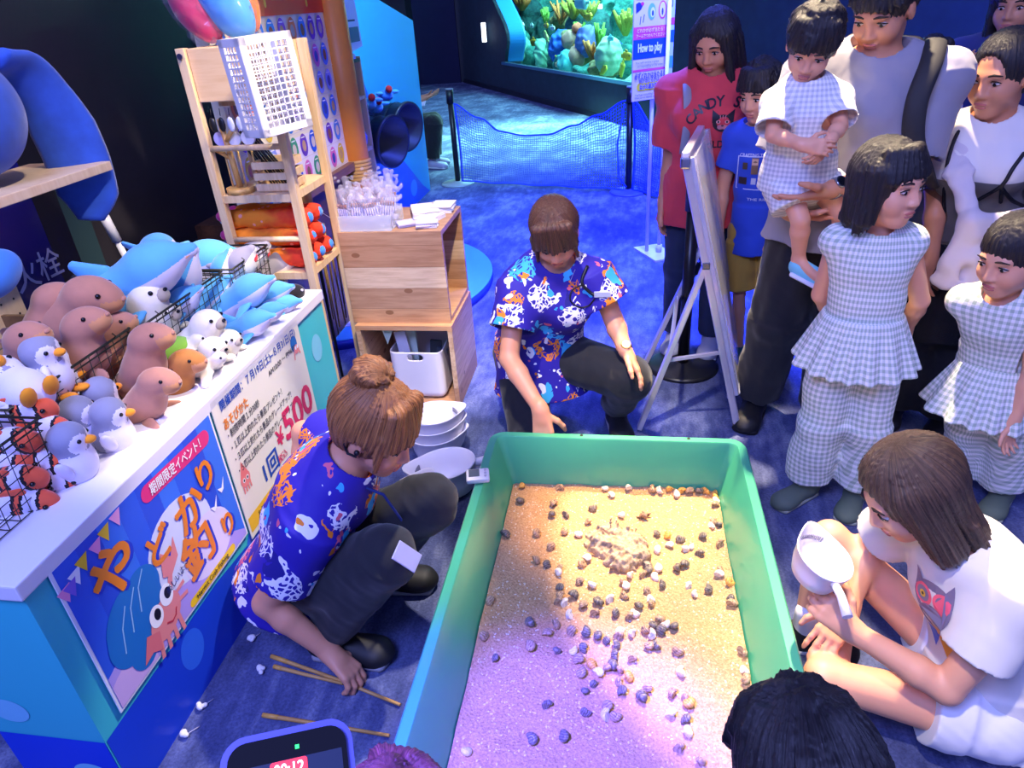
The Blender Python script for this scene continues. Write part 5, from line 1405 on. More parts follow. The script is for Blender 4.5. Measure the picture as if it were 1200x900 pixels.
for q in (0, 1): shoe(o, b.an[q], b.toe[q], .8, SHOE_BLACK, SOLE_WHITE)
hair(b.H, o, HAIR_BLACK, 'bowl', 43, .006)
# visitor seated on a bench beyond the cyan partition
hc = (-2.62, 8.25, 1.16)
b = Body((-2.68, 8.25, .46), (-2.64, 8.25, .96), (.97, -.2, 0), sh=[(-2.66, 8.42, .92), (-2.62, 8.08, .92)], el=[(-2.50, 8.45, .70), (-2.46, 8.03, .70)], wr=[(-2.27, 8.36, .76), (-2.26, 8.12, .76)],
         hip=[(-2.62, 8.33, .44), (-2.60, 8.15, .44)], kn=[(-2.22, 8.27, .50), (-2.17, 8.06, .50)], an=[(-2.27, 8.30, .09), (-2.24, 8.07, .09)], toe=[(.95, -.3, 0), (.95, -.3, 0)], head=hc, hf=(.85, -.1, -.5), s=1.0)
o = person(b, 'person in black trousers seated beyond the cyan partition, mostly hidden by it', SKIN_DARK, [dict(d=(.9, -.2, .2), n=(0, .2, 1), t=(0, -1, 0)), dict(d=(.9, .2, .2), n=(0, .2, 1), t=(0, 1, 0))], h=.007)
wear('shirt', b, o, cloth_mat('black shirt cloth', '#1a1b24', .1), .008, lambda F: b.top(F, .03, .6, (.08, .09))); wear('trousers', b, o, TROUSER_BLACK, .007, lambda F: b.legs(F, (.11, .10, .09), .92))
for q in (0, 1): shoe(o, b.an[q], b.toe[q], 1.05, flat('white violet trainer', '#b8b4d6', .6), SOLE_WHITE)
hair(b.H, o, HAIR_BLACK, 'short', 45, .006)
bench = empty('bench', (-2.75, 8.25, 0), 0, 'dark low bench under the person seated beyond the cyan partition', 'bench')
MB().box((-2.75, 8.25, .35), (.42, 1.2, .07), bevel=.01).build('seat', flat('dark bench wood', '#20242e', .5), bench)
for y in (7.75, 8.75): MB().box((-2.75, y, .158), (.36, .06, .315)).build('leg', flat('dark bench wood', '#20242e', .5), bench)
ph = MB().box(AY(495, 119, 8.1), (.08, .15, .012), Matrix.Rotation(.5, 3, 'X'), bevel=.004).build('phone', flat('white phone', '#e6eaf6', .3)); tag(ph, 'tiny white phone in the hands of the person beyond the partition', 'phone')

# ---- heads close to us at the lower edge
hd_ = ray(945, 926) / np.linalg.norm(ray(945, 926)); hc = arr((0, 0, CAM_Z)) + hd_ * 1.12
b = Body(hc + arr((.10, -.20, -.58)), hc + arr((.045, -.075, -.16)), (-.3, .9, 0), sh=[hc + arr((-.10, -.14, -.22)), hc + arr((.19, -.05, -.22))], el=[hc + arr((-.14, -.06, -.42)), hc + arr((.22, .02, -.42))], wr=[hc + arr((-.02, -.10, -.52)), hc + arr((.16, -.08, -.54))],
         hip=[hc + arr((.02, -.2, -.58)), hc + arr((.17, -.17, -.58))], kn=[hc + arr((-.02, .06, -.62)), hc + arr((.16, .08, -.62))], an=[hc + arr((.02, -.22, -.66)), hc + arr((.17, -.2, -.66))], toe=[(0, -1, 0), (0, -1, 0)], head=hc, hf=(-.25, .80, -.55), hu=(-.12, .55, .83), s=.8, g=.9, hk=.98)
kid = person(b, 'black-haired child seen from above, leaning over the near corner of the tub', SKIN_CHILD, [dict(d=(-.2, .9, -.1), n=(0, 0, -1), t=(1, 0, 0)), dict(d=(-.2, .9, -.1), n=(0, 0, -1), t=(-1, 0, 0))], h=.005)
wear('t_shirt', b, kid, cloth_mat('dark navy tee', '#232a50', .1), .006, lambda F: b.top(F, .03, .6, (.08, .09))); wear('shorts', b, kid, TROUSER_BLACK, .007, lambda F: b.legs(F, (.1, .09, .1), -.1))
hair(b.H, kid, HAIR_BLACK, 'short', 51, .0034, None, puff=1.08)
hd_ = ray(456, 990) / np.linalg.norm(ray(456, 990)); hc = arr((0, 0, CAM_Z)) + hd_ * 1.22
b = Body(hc + arr((-.05, -.25, -.50)), hc + arr((-.02, -.07, -.16)), (.3, .9, 0), sh=[hc + arr((-.18, -.06, -.22)), hc + arr((.12, -.14, -.22))], el=[hc + arr((-.2, .08, -.42)), hc + arr((.14, .05, -.43))], wr=[hc + arr((-.08, .15, -.46)), hc + arr((.06, .15, -.46))],
         hip=[hc + arr((-.13, -.24, -.5)), hc + arr((.03, -.26, -.5))], kn=[hc + arr((-.14, .06, -.5)), hc + arr((.04, .05, -.5))], an=[hc + arr((-.13, -.2, -.58)), hc + arr((.03, -.2, -.58))], toe=[(0, -1, 0), (0, -1, 0)], head=hc, hf=(.3, .82, -.45), hu=(.1, .45, .88), s=.8, g=.9, hk=.95)
kd2 = person(b, 'brown-haired child whose crown just shows beside the raised phone', SKIN_CHILD, [dict(d=(.2, .9, -.1), n=(0, 0, -1), t=(1, 0, 0)), dict(d=(-.2, .9, -.1), n=(0, 0, -1), t=(-1, 0, 0))], h=.006)
wear('t_shirt', b, kd2, cloth_mat('plum tee', '#5a2a4a', .1), .007, lambda F: b.top(F, .03, .6, (.08, .09))); wear('shorts', b, kd2, TROUSER_BLACK, .008, lambda F: b.legs(F, (.1, .09, .1), -.1))
hair(b.H, kd2, hair_mat('auburn hair', '#24100e', '#8a5048'), 'short', 53, .0036, None, puff=.92)

# ------------------------------------------------------------------ plush toys
M_BLACKEYE = flat('black bead', '#0c0a0c', .12, .01)
P_GREY, P_WHITE, P_ORANGE = plush_mat('grey plush', '#8f90a6'), plush_mat('white plush', '#e2dcf0', .05), plush_mat('orange plush', '#f79a1c', .08)
P_BROWN, P_BROWN2, P_CREAM, P_MUZ = plush_mat('brown plush', '#b77e68', .2), plush_mat('tan plush', '#c88a5c', .2), plush_mat('cream plush', '#e9e2d2', .06), plush_mat('muzzle grey plush', '#a79a8c')
P_BLUE, P_PEACH, P_CORAL, P_BLK = plush_mat('sky blue plush', '#5fb0ea'), plush_mat('peach plush', '#f2b48c'), plush_mat('coral orange plush', '#f2613c'), plush_mat('black plush', '#1a161c')
P_SHARK, P_RED, P_GREEN, P_DBLUE = plush_mat('shark grey plush', '#9c96a0'), plush_mat('red plush', '#d8202c'), plush_mat('lime plush', '#8cc23c'), plush_mat('deep blue plush', '#2852b4', .3)
def rx(a, ax='Y'): return np.array(Matrix.Rotation(a, 3, ax), np.float32)
def parts_balls(root, specs):
    for nm, c, r, m, *ro in specs: MB().ball(c, r, 12, 0, ro[0] if ro else None).build(nm, m, root)
def eyes(root, x, y, z, r=.006):
    for s in (1, -1): MB().ball((x, s * y, z), r, 10).build('eye', M_BLACKEYE, root)
def penguin():
    F = Soft(.004); F.ell((0, 0, .062), (.050, .050, .060), None, .02); F.ell((.006, 0, .128), (.043, .044, .040), None, .02)
    me = F.data('penguin_plush', [P_WHITE, P_GREY])
    def fn(c):
        patch = (((c[:, 0] - .038) / .03) ** 2 + ((np.abs(c[:, 1]) - .022) / .022) ** 2 + ((c[:, 2] - .120) / .024) ** 2) < 1
        return np.where(((c[:, 2] > .098) & ~patch) | ((c[:, 0] < -.018) & (c[:, 2] > .03)), 1, 0)
    paint(me, fn); o = link(bpy.data.objects.new('penguin_plush', me))
    eyes(o, .0405, .025, .128, .0055)
    parts_balls(o, [('beak', (.052, 0, .118), (.016, .013, .010), P_ORANGE), ('foot', (.036, .024, .010), (.026, .017, .010), P_ORANGE), ('foot', (.036, -.024, .010), (.026, .017, .010), P_ORANGE),
                    ('flipper', (.0, .054, .070), (.018, .011, .036), P_WHITE, Matrix.Rotation(-.5, 3, 'X')), ('flipper', (.0, -.054, .070), (.018, .011, .036), P_WHITE, Matrix.Rotation(.5, 3, 'X'))])
    return o
def sealion(m, name='sea_lion_plush'):
    F = Soft(.0042); F.cap((-.05, 0, .046), (.0, 0, .085), .047, .052, .03); F.cap((.0, 0, .09), (.03, 0, .150), .050, .044, .03)
    F.ell((.05, 0, .168), (.050, .043, .038), rx(-.2), .03); F.ell((.084, 0, .158), (.030, .036, .026), None, .02); F.cap((-.06, 0, .035), (-.125, 0, .018), .035, .014, .03)
    me = F.data(name, [m, P_BROWN2]); paint(me, lambda c: np.where((c[:, 0] > .078) & (c[:, 2] < .172) & (c[:, 2] > .12), 1, 0)); o = link(bpy.data.objects.new(name, me))
    eyes(o, .072, .036, .184, .006)
    parts_balls(o, [('flipper', (.03, .060, .04), (.046, .010, .024), m, Matrix.Rotation(.6, 3, 'Z') @ Matrix.Rotation(.5, 3, 'X')), ('flipper', (.03, -.060, .04), (.046, .010, .024), m, Matrix.Rotation(-.6, 3, 'Z') @ Matrix.Rotation(-.5, 3, 'X')),
                    ('tail_fin', (-.135, .022, .016), (.034, .018, .008), m, Matrix.Rotation(-.5, 3, 'Z')), ('tail_fin', (-.135, -.022, .016), (.034, .018, .008), m, Matrix.Rotation(.5, 3, 'Z')), ('nose', (.112, 0, .168), (.006, .010, .006), P_BROWN)])
    return o
def seal():
    F = Soft(.004); F.cap((-.06, 0, .036), (.01, 0, .050), .030, .048, .03); F.ell((.035, 0, .085), (.045, .044, .040), None, .03); F.cap((-.06, 0, .03), (-.10, 0, .015), .02, .012, .02)
    o = F.build('seal_plush', P_CREAM); eyes(o, .068, .028, .098, .006)
    parts_balls(o, [('muzzle', (.074, 0, .078), (.016, .025, .018), P_MUZ), ('nose', (.089, 0, .087), (.005, .008, .005), M_BLACKEYE), ('flipper', (.03, .055, .025), (.032, .022, .010), P_CREAM), ('flipper', (.03, -.055, .025), (.032, .022, .010), P_CREAM), ('tail_fin', (-.105, 0, .012), (.022, .034, .007), P_CREAM)])
    return o
def dolphin():
    F = Soft(.0042); F.cap((-.125, 0, .045), (-.05, 0, .052), .015, .036, .03); F.cap((-.05, 0, .052), (.035, 0, .056), .036, .046, .03); F.ell((.068, 0, .062), (.046, .041, .040), None, .03)
    F.cap((.09, 0, .060), (.132, 0, .056), .022, .013, .02)
    me = F.data('dolphin_plush', [P_BLUE, P_WHITE]); paint(me, lambda c: np.where(c[:, 2] < .050 + np.clip(c[:, 0] + .02, 0, .07) * .06 + (c[:, 0] > .105) * .0, 1, 0)); o = link(bpy.data.objects.new('dolphin_plush', me))
    eyes(o, .078, .036, .070, .0052)
    F = Soft(.003); F.bar((-.035, 0, .085), (-.06, 0, .130), (.030, .010), (.010, .006), (1, 0, 0)); F.build('dorsal_fin', P_BLUE, o)
    for s in (1, -1):
        F = Soft(.003); F.bar((.03, .034 * s, .035), (-.005, .085 * s, .012), (.024, .009), (.012, .006), (1, 0, 0)); F.build('flipper', P_BLUE, o)
    F = Soft(.003)
    for s in (1, -1): F.bar((-.118, 0, .045), (-.168, .052 * s, .05), (.020, .010), (.014, .006), (1, 0, 0), .01)
    F.build('tail_fluke', P_BLUE, o)
    MB().ball((.108, 0, .052), (.030, .0185, .0075), 14).build('mouth', P_PEACH, o)
    return o
def clownfish():
    F = Soft(.004); F.ell((0, 0, .055), (.085, .036, .052), None, .02); F.bar((-.07, 0, .055), (-.125, 0, .055), (.016, .012), (.042, .010), (0, 0, 1), .02)
    me = F.data('clownfish_plush', [P_CORAL, P_WHITE, P_BLK])
    def fn(c):
        x = c[:, 0] + .010 * np.cos((c[:, 2] - .055) * 30); r = np.zeros(len(c))
        for a, w in ((.045, .013), (-.008, .016), (-.075, .011)):
            d = np.abs(x - a); r = np.where(d < w + .007, 2, r); r = np.where(d < w, 1, r)
        return r
    paint(me, fn); o = link(bpy.data.objects.new('clownfish_plush', me)); eyes(o, .066, .024, .068, .006)
    F = Soft(.003); F.bar((.03, 0, .098), (-.05, 0, .100), (.022, .007), (.018, .006), (0, 0, 1)); F.build('dorsal_fin', P_CORAL, o)
    for s in (1, -1):
        F = Soft(.003); F.bar((.02, .03 * s, .05), (-.02, .06 * s, .035), (.022, .007), (.018, .006), (0, 0, 1)); F.build('side_fin', P_CORAL, o)
    return o
def shark():
    F = Soft(.0042); F.cap((-.12, 0, .05), (-.03, 0, .055), .014, .042, .03); F.cap((-.03, 0, .055), (.05, 0, .060), .042, .044, .03); F.cap((.05, 0, .064), (.11, 0, .066), .040, .016, .03)
    me = F.data('shark_plush', [P_SHARK, P_CREAM]); paint(me, lambda c: np.where(c[:, 2] < .062, 1, 0)); o = link(bpy.data.objects.new('shark_plush', me)); eyes(o, .068, .034, .078, .006)
    MB().ball((.076, 0, .045), (.030, .026, .018), 14).build('mouth', P_RED, o)
    F = Soft(.003); F.bar((.0, 0, .09), (-.03, 0, .135), (.028, .009), (.008, .005), (1, 0, 0)); F.build('dorsal_fin', P_SHARK, o)
    F = Soft(.003); F.bar((-.115, 0, .05), (-.155, 0, .095), (.018, .008), (.010, .006), (1, 0, 0)); F.bar((-.115, 0, .05), (-.145, 0, .02), (.016, .008), (.009, .006), (1, 0, 0)); F.build('tail_fin', P_SHARK, o)
    return o
def turtle():
    F = Soft(.004); F.ell((0, 0, .032), (.068, .055, .030), None, .02); F.ell((.080, 0, .045), (.026, .023, .021), None, .02)
    for s in (1, -1): F.bar((.04, .04 * s, .02), (.05, .10 * s, .014), (.022, .009), (.014, .007), (1, 0, 0), .01); F.ell((-.06, .045 * s, .015), (.022, .018, .008), None, .01)
    o = F.build('turtle_plush', P_CREAM); eyes(o, .094, .017, .053, .004)
    F = Soft(.0035); F.ell((-.005, 0, .043), (.060, .048, .026), None, .01); F.cut((0, 0, .045), (0, 0, -1)); F.build('shell', P_GREEN, o); return o
def small_orca():
    F = Soft(.004); F.cap((-.05, 0, .032), (.02, 0, .034), .022, .032, .02); F.ell((.035, 0, .036), (.028, .028, .024), None, .02)
    me = F.data('orca_plush', [P_BLK, P_WHITE]); paint(me, lambda c: np.where(c[:, 2] < .018, 1, 0)); o = link(bpy.data.objects.new('orca_plush', me))
    F = Soft(.003); F.bar((-.0, 0, .06), (-.02, 0, .085), (.015, .007), (.006, .004), (1, 0, 0)); F.build('dorsal_fin', P_BLUE, o)
    parts_balls(o, [('eye_patch', (.045, .022, .045), (.010, .006, .006), P_WHITE), ('eye_patch', (.045, -.022, .045), (.010, .006, .006), P_WHITE), ('ribbon', (-.02, -.026, .035), (.012, .008, .010), P_RED)]); return o
_first = {}
def put(kind, maker, px, py, X, yaw=0, pitch=0, roll=0, sc=1.0, label='', group=None, cat='plush toy', zc=.08, zmin=None):
    if kind not in _first: o = _first[kind] = maker()
    else: o = dup(_first[kind])
    E = Matrix.Rotation(yaw, 3, 'Z') @ Matrix.Rotation(-pitch, 3, 'Y') @ Matrix.Rotation(roll, 3, 'X')
    p = AX(px, py, X) - (E @ Vector((0, 0, zc))) * sc
    if zmin is not None: p.z = max(p.z, zmin)
    o.location = p; o.rotation_euler = E.to_euler(); o.scale = (sc,) * 3
    if 'group' in o: del o['group']
    tag(o, label, cat, group); return o
ZT = CZ + .001
pg, sl, se, do, cf, sk, tu = 'penguin', 'sealion', 'seal', 'dolphin', 'clown', 'shark', 'turtle'
put(pg, penguin, 84, 534, -1.285, .35, 0, 0, 1.0, 'grey and white penguin plush standing foremost on the counter edge, beside clownfish basket')
put(pg, penguin, 131, 503, -1.285, .45, 0, 0, 1.0, 'upright penguin plush on the counter edge next to the brown sea lions')
put(pg, penguin, 97, 500, -1.36, .5, .1, .1, 1.0, 'penguin plush standing behind the two front penguins, beak toward the aisle')
put(pg, penguin, 121, 478, -1.37, 1.2, 0, 0, 1.0, 'penguin plush turned away behind the upright penguin on the counter edge')
put(pg, penguin, 55, 432, -1.43, .1, .1, 0, 1.05, 'penguin plush sitting highest in the middle wire basket, with white tag')
put(pg, penguin, 22, 455, -1.42, -.5, 1.2, .2, 1.15, 'penguin plush lying tipped back in the wire basket above the clownfish')
for (px, py, yw) in ((45, 494, .2), (85, 462, .6), (12, 500, -.4)): put(pg, penguin, px, py, -1.455, yw, .3, 0, .95, 'penguin plush packed low behind basket wires', 'penguins low in the middle wire basket')
def sl1(): return sealion(P_BROWN)
put(sl, sl1, 168, 424, -1.33, .25, .1, 0, 1.0, 'large upright brown sea lion plush on the counter, taller of the front three', zc=.10)
put(sl, sl1, 172, 470, -1.275, .15, -.15, 0, .88, 'brown sea lion plush foremost on the counter edge beside the penguin', zc=.09)
put('litlion', lambda: sealion(plush_mat('orange-lit brown plush', '#b87434', .2), 'sea_lion_plush'), 207, 446, -1.29, .2, -.1, 0, .85, 'orange-lit brown sea lion plush on the counter edge next to the green turtle', zc=.09)  # brown plush with the orange light put into its colour
put(sl, sl1, 97, 412, -1.45, .3, .25, 0, 1.05, 'brown sea lion plush standing upright in the middle wire basket', zc=.10)
put(sl, sl1, 130, 412, -1.46, .7, .2, 0, .95, 'brown sea lion plush leaning at the far corner of the middle basket', zc=.10)
put(sl, sl1, 84, 380, -1.56, .3, -.3, .1, 1.25, 'big brown sea lion plush lying across the top of the brown heap', zc=.08)
put(sl, sl1, 53, 378, -1.62, .6, 0, 0, 1.0, 'brown sea lion plush peeking out behind the top of the brown heap', zc=.10)
for (px, py, yw) in ((118, 446, .2), (30, 425, .1)): put(sl, sl1, px, py, -1.50, yw, .2, 0, .95, 'brown sea lion plush pressed behind the basket wires', 'sea lions inside the middle basket', zc=.10)
put(se, seal, 235, 388, -1.31, .0, .1, 0, 1.05, 'cream seal plush behind two smaller seals on the counter', zc=.06)
put(se, seal, 262, 404, -1.255, -.1, 0, 0, .80, 'small cream seal plush on the counter edge beside a blue dolphin', zc=.06)
put(se, seal, 243, 415, -1.255, -.2, 0, 0, .90, 'cream seal plush foremost on the counter edge, right over the price poster', zc=.06)
put(se, seal, 168, 368, -1.46, .2, .4, 0, 1.25, 'large white seal plush in the far wire basket beside the dolphins', zc=.06)
put(se, seal, 186, 380, -1.44, .0, .2, 0, 1.0, 'white seal plush in the far wire basket with grey muzzle at the wires', zc=.06)
put(tu, turtle, 206, 412, -1.36, .5, .2, .3, 1.0, 'cream and lime green turtle plush behind the orange-lit sea lion', zc=.03)
put(tu, turtle, 230, 428, -1.27, .2, .1, .2, .95, 'cream turtle plush with lime shell at the counter edge beside the seals', zc=.03)
put(do, dolphin, 280, 352, -1.33, .15, .45, 0, 1.15, 'large sky blue dolphin plush rearing up on the counter above the smaller ones', zc=.05)
put(do, dolphin, 288, 385, -1.245, .0, .35, 0, .9, 'sky blue dolphin plush foremost on the counter edge beside the small seal', zc=.05)
put(do, dolphin, 311, 350, -1.28, .2, .3, 0, .85, 'blue dolphin plush with head raised near the far end of counter', zc=.05)
put(do, dolphin, 308, 371, -1.24, .1, .3, 0, .72, 'small blue dolphin plush between two bigger ones at the counter edge', zc=.05)
put(do, dolphin, 322, 360, -1.245, .3, .1, .2, .72, 'small pale dolphin plush last on the counter edge, beside the black toy', zc=.05)
put(do, dolphin, 155, 334, -1.50, .35, .38, .1, 1.65, 'largest sky blue dolphin plush stretched across the top of the heap', zc=.05)
put(do, dolphin, 184, 302, -1.62, -.6, .4, .6, 1.3, 'blue dolphin plush tipped on its back at the top of heap', zc=.05)
put(do, dolphin, 222, 312, -1.58, .2, .15, 0, 1.45, 'big blue dolphin plush at the back of heap, snout toward the rack', zc=.05)
put(do, dolphin, 213, 342, -1.46, .5, 1.0, 0, 1.15, 'blue dolphin plush standing on its tail in the far basket', zc=.05)
put(do, dolphin, 127, 364, -1.56, .9, .3, .5, 1.3, 'blue and white dolphin plush lying under the largest dolphin', zc=.05)
for (px, py, yw, pt) in ((206, 366, .2, .6), (262, 330, .1, 1.1), (255, 352, .5, .2), (240, 355, .8, .5)): put(do, dolphin, px, py, -1.44, yw, pt, 0, .95, 'blue dolphin plush inside the far wire baskets', 'dolphins inside the far wire baskets', zc=.05)
for i, (px, py, X, yw, pt) in enumerate(((287, 312, -1.45, .3, .5), (318, 318, -1.42, .5, .4), (300, 300, -1.50, .1, .3), (245, 336, -1.50, .1, .1), (276, 322, -1.40, .2, .7))):
    put(sk, shark, px, py, X, yw, pt, .2, 1.1, 'grey white shark plush with red mouth in the basket nearest the rack', 'sharks in the basket nearest the rack', zc=.05)
put('orca', small_orca, 338, 346, -1.255, .7, 0, 0, 1.0, 'small black orca plush with blue fin at the far end of the counter', zc=.03)
for i, (px, py, X, yw, pt, ro, lb) in enumerate(((26, 487, -1.40, .3, .2, .3, 'coral orange clownfish plush topmost in the nearest wire basket'), (46, 510, -1.37, .2, .1, -.2, 'clownfish plush in the nearest basket, second from its top'),
        (12, 522, -1.38, .0, .3, .5, None), (38, 548, -1.35, .4, 0, .2, None), (14, 566, -1.36, .2, .2, .6, None), (52, 566, -1.34, .5, -.1, .3, None), (24, 592, -1.35, .3, 0, .4, None), (2, 545, -1.40, .1, 0, .1, None))):
    put(cf, clownfish, px, py, X, yw, pt, ro, 1.0, lb or 'orange white clownfish plush deep in the nearest wire basket', None if lb else 'clownfish deep in the nearest basket', zc=.055)

# wire baskets
M_WIRE = flat('olive black wire', '#3a3a30', .35, .05, Metallic=.6)
def basket(label, x0, x1, y0, y1, z0, h, tilt=0.0, step=.030):
    root = empty('wire_basket', ((x0 + x1) / 2, (y0 + y1) / 2, z0), 0, label, 'basket')
    t = .012
    mb = MB()
    for z, r in ((z0 + h, .0038), (z0 + h - .014, .0026)): mb.tube([(x0 - t, y0 - t, z), (x1 + t, y0 - t, z), (x1 + t, y1 + t, z), (x0 - t, y1 + t, z)], r, 6, close=True)
    mb.build('rim', M_WIRE, root)
    mb = MB(); r = .0014
    def loop(z, k):
        e = t * k; mb.tube([(x0 - e, y0 - e, z), (x1 + e, y0 - e, z), (x1 + e, y1 + e, z), (x0 - e, y1 + e, z)], r, 4, close=True)
    for i in range(int(h / step)): loop(z0 + .003 + i * step, i * step / h)
    n = int((y1 - y0) / step)
    for i in range(n + 1):
        y = y0 + (y1 - y0) * i / n
        mb.tube([(x0 - t, y, z0 + h), (x0, y, z0 + .003), (x1, y, z0 + .003), (x1 + t, y, z0 + h)], r, 4)
    n = int((x1 - x0) / step)
    for i in range(n + 1):
        x = x0 + (x1 - x0) * i / n
        mb.tube([(x, y0 - t, z0 + h), (x, y0, z0 + .003), (x, y1, z0 + .003), (x, y1 + t, z0 + h)], r, 4)
    mb.build('wire_grid', M_WIRE, root)
    mb = MB()
    for yy in (y0 + .06, y1 - .06): mb.tube([(x1 + t, yy, z0 + h), (x1 + t + .012, yy, z0 + h + .010), (x1 + t + .004, yy, z0 + h + .018)], .002, 6)
    mb.build('rim_loop', M_WIRE, root)
    return root
basket('wire basket holding orange clownfish plush, nearest on the counter', -1.55, -1.30, .84, 1.12, ZT, .185)
basket('wire basket of penguins and brown sea lions, in the middle of the counter', -1.66, -1.395, 1.165, 1.585, ZT, .19)
basket('wire basket of seals and dolphins, third along the counter', -1.64, -1.375, 1.63, 2.06, ZT, .185)
basket('wire basket of shark plush standing nearest the wooden rack', -1.60, -1.345, 2.10, 2.345, ZT, .185)
cb = empty('cardboard_box', (-1.80, 1.45, 0), 0, 'brown cardboard box behind the brown sea lion plush heap', 'box'); M_CARD = wood_mat('cardboard', '#7a5c3c', '#8c6a46', 1, .6, .85)
mb = MB()
for c, sz in (((-1.69, 1.42, .46), (.012, .58, .92)), ((-1.98, 1.42, .46), (.012, .58, .92)), ((-1.835, 1.13, .46), (.29, .012, .92)), ((-1.835, 1.71, .46), (.29, .012, .92))): mb.box(c, sz)
mb.build('wall_panel', M_CARD, cb); MB().box((-1.66, 1.42, .925), (.07, .56, .008), Matrix.Rotation(.3, 3, 'Y')).build('flap', M_CARD, cb)
bg_m = NT('clear film'); bg_m.out((.25, .26, .32, 1), .10, Alpha=.14, Specular_IOR_Level=.9)
M_FILM = bg_m.m
F = Soft(.006); F.ell(AX(112, 345, -1.72), (.07, .09, .10), None, .03); F.ripple(.012, 40, 7); o = F.build('plastic_bag', M_FILM); tag(o, 'crumpled clear plastic bag behind the largest dolphin plush', 'plastic bag')

# ------------------------------------------------------------------ wall side behind the counter
ds = empty('display_stand', (-1.92, 1.55, 0), 0, 'pale wooden pegboard display stand with a shelf against the dark wall', 'stand'); M_BEECH = wood_mat('beech', '#d8b48a', '#e6c8a0', 2, .6); M_HOLE = flat('peg hole', '#2a1c12', .8)
for y0_, y1_ in ((1.25, 1.60), (1.64, 1.80)):
    b_ = MB().box((-1.92, (y0_ + y1_) / 2, .62), (.03, y1_ - y0_, 1.24)).build('pegboard_panel', M_BEECH, ds)
    fl = Flat((-1.904, y0_, 0), (0, 1, 0), (0, 0, 1))
    for i in range(int((y1_ - y0_) / .05)):
        for k in range(8): fl.ellipse(.03 + i * .05, .80 + k * .05, .004, .004, M_HOLE, n=8)
    fl.build('peg_holes', b_)['kind'] = 'stuff'
MB().box((-1.80, 1.72, 1.288), (.30, .72, .028), bevel=.003).build('shelf', M_BEECH, ds)
P = lambda px, py, X=-1.74: AX(px, py, X)
s = Soft(.006); s.ell(P(-52, 135, -1.78), (.14, .18, .17), None, .05)
pts = [P(-10, 72), P(22, 80), P(52, 112), P(74, 150), P(92, 190), P(104, 228), P(107, 258)]; ws = [.05, .055, .06, .075, .075, .07, .03]
o = s.build('whale_plush', P_DBLUE); ribbon(pts, [w * 1.25 for w in ws], .024, (.75, .65, .2), 'fin', P_DBLUE, o); tag(o, 'big deep blue whale plush on the shelf, its long fin hanging down', 'plush toy')
s = Soft(.006); s.ell(P(-6, 318, -1.62), (.03, .085, .055), None, .03); s.bar(P(-20, 330, -1.64), P(-40, 330, -1.70), (.07, .05), (.08, .06), (0, 1, 0), .03); o = s.build('whale_plush', plush_mat('bright blue plush', '#3c82e0')); tag(o, 'bright blue plush fin poking in front of the pegboard', 'plush toy')
hb = empty('hydrant_cabinet', (WX + .06, 2.1, 0), 0, 'dark blue glossy fire hydrant cabinet on the dark wall behind the stand', 'hydrant cabinet')
MB().box((WX + .07, 2.03, .72), (.13, .52, 1.44)).build('body', flat('hydrant black', '#14141c', .5), hb)
MB().box((WX + .138, 1.99, .70), (.008, .36, 1.34), bevel=.002).build('door', flat('hydrant blue gloss', '#12166e', .25), hb)
p = AX(30, 322, WX + .143); text('消火栓', .115, ink('#a8b0d8'), hb, (WX + .143, p.y, p.z), (0, 1, 0), (0, 0, 1), .01)
MB().box((WX + .02, 2.42, .62), (.04, .20, 1.24)).build('duct', flat('teal grey duct', '#27414a', .6))
tag(bpy.data.objects['duct'], 'flat teal-grey duct standing against the dark wall beside the hydrant cabinet', 'duct')
rd = empty('pole', (0, 0, 0), 0, 'white pole leaning in the dark behind the dolphins', 'pole'); M_WP = flat('white plastic pole', '#dcdce6', .35)
a, b_ = AX(120, 250, -1.95), AX(160, 325, -1.92); m_ = a + (b_ - a) * .42; foot = b_ + (b_ - a).normalized() * ((b_.z) / max(.05, -(b_ - a).normalized().z)) 
MB().cyl(a, m_, .018, seg=14).build('grip', M_WP, rd); MB().cyl(m_, foot, .012, seg=12).build('shaft', M_WP, rd)

# ------------------------------------------------------------------ wooden rack with towels and trinkets
RX0, RX1, RY0, RY1 = -1.555, -1.215, 2.45, 2.80
M_RACK = wood_mat('pale pine', '#cfa878', '#e2c49a', 2, .7)
rk = empty('display_rack', ((RX0 + RX1) / 2, 2.62, 0), 0, 'tall pale wooden rack with drawer, shelves and rolled red towels behind the counter', 'rack')
for x in (RX0 + .016, RX1 - .016):
    for y in (RY0 + .016, RY1 - .016): MB().box((x, y, .80), (.032, .032, 1.60), bevel=.002).build('post', M_RACK, rk)
MB().box(((RX0 + RX1) / 2, 2.62, 1.51), (.272, .31, .175), bevel=.003).build('drawer', wood_mat('drawer front', '#d2a878', '#e0bc8e', 0, .7), rk)
for z, nm in ((1.405, 'rail'), (1.075, 'shelf'), (.765, 'shelf')): MB().box(((RX0 + RX1) / 2, 2.625, z), (.30, .34 if nm == 'shelf' else .03, .028)).build(nm, M_RACK, rk)
for z in (1.262, .915): MB().cyl((RX0 + .03, RY0 + .012, z), (RX1 - .03, RY0 + .012, z), .011, seg=12).build('bar', M_RACK, rk)
MB().cyl((RX0 + .016, RY0 - .002, 1.575), (RX0 + .016, RY0 - .008, 1.575), .010, seg=12).build('screw', flat('screw', '#8a88b0', .3, Metallic=1.0), rk)
M_TOW = NT('red orange towel'); tco = M_TOW.coord(); tv = M_TOW.t.nodes.new('ShaderNodeTexVoronoi'); tv.inputs['Scale'].default_value = 20; M_TOW.set(tv.inputs['Vector'], tco)
tsep = M_TOW.n('ShaderNodeSeparateXYZ'); M_TOW.set(tsep.inputs[0], tco)
tg = M_TOW.math('MULTIPLY_ADD', tsep.outputs[0], 3.0, M_TOW.math('ADD', M_TOW.noise(tco, 9, 3), 4.15))
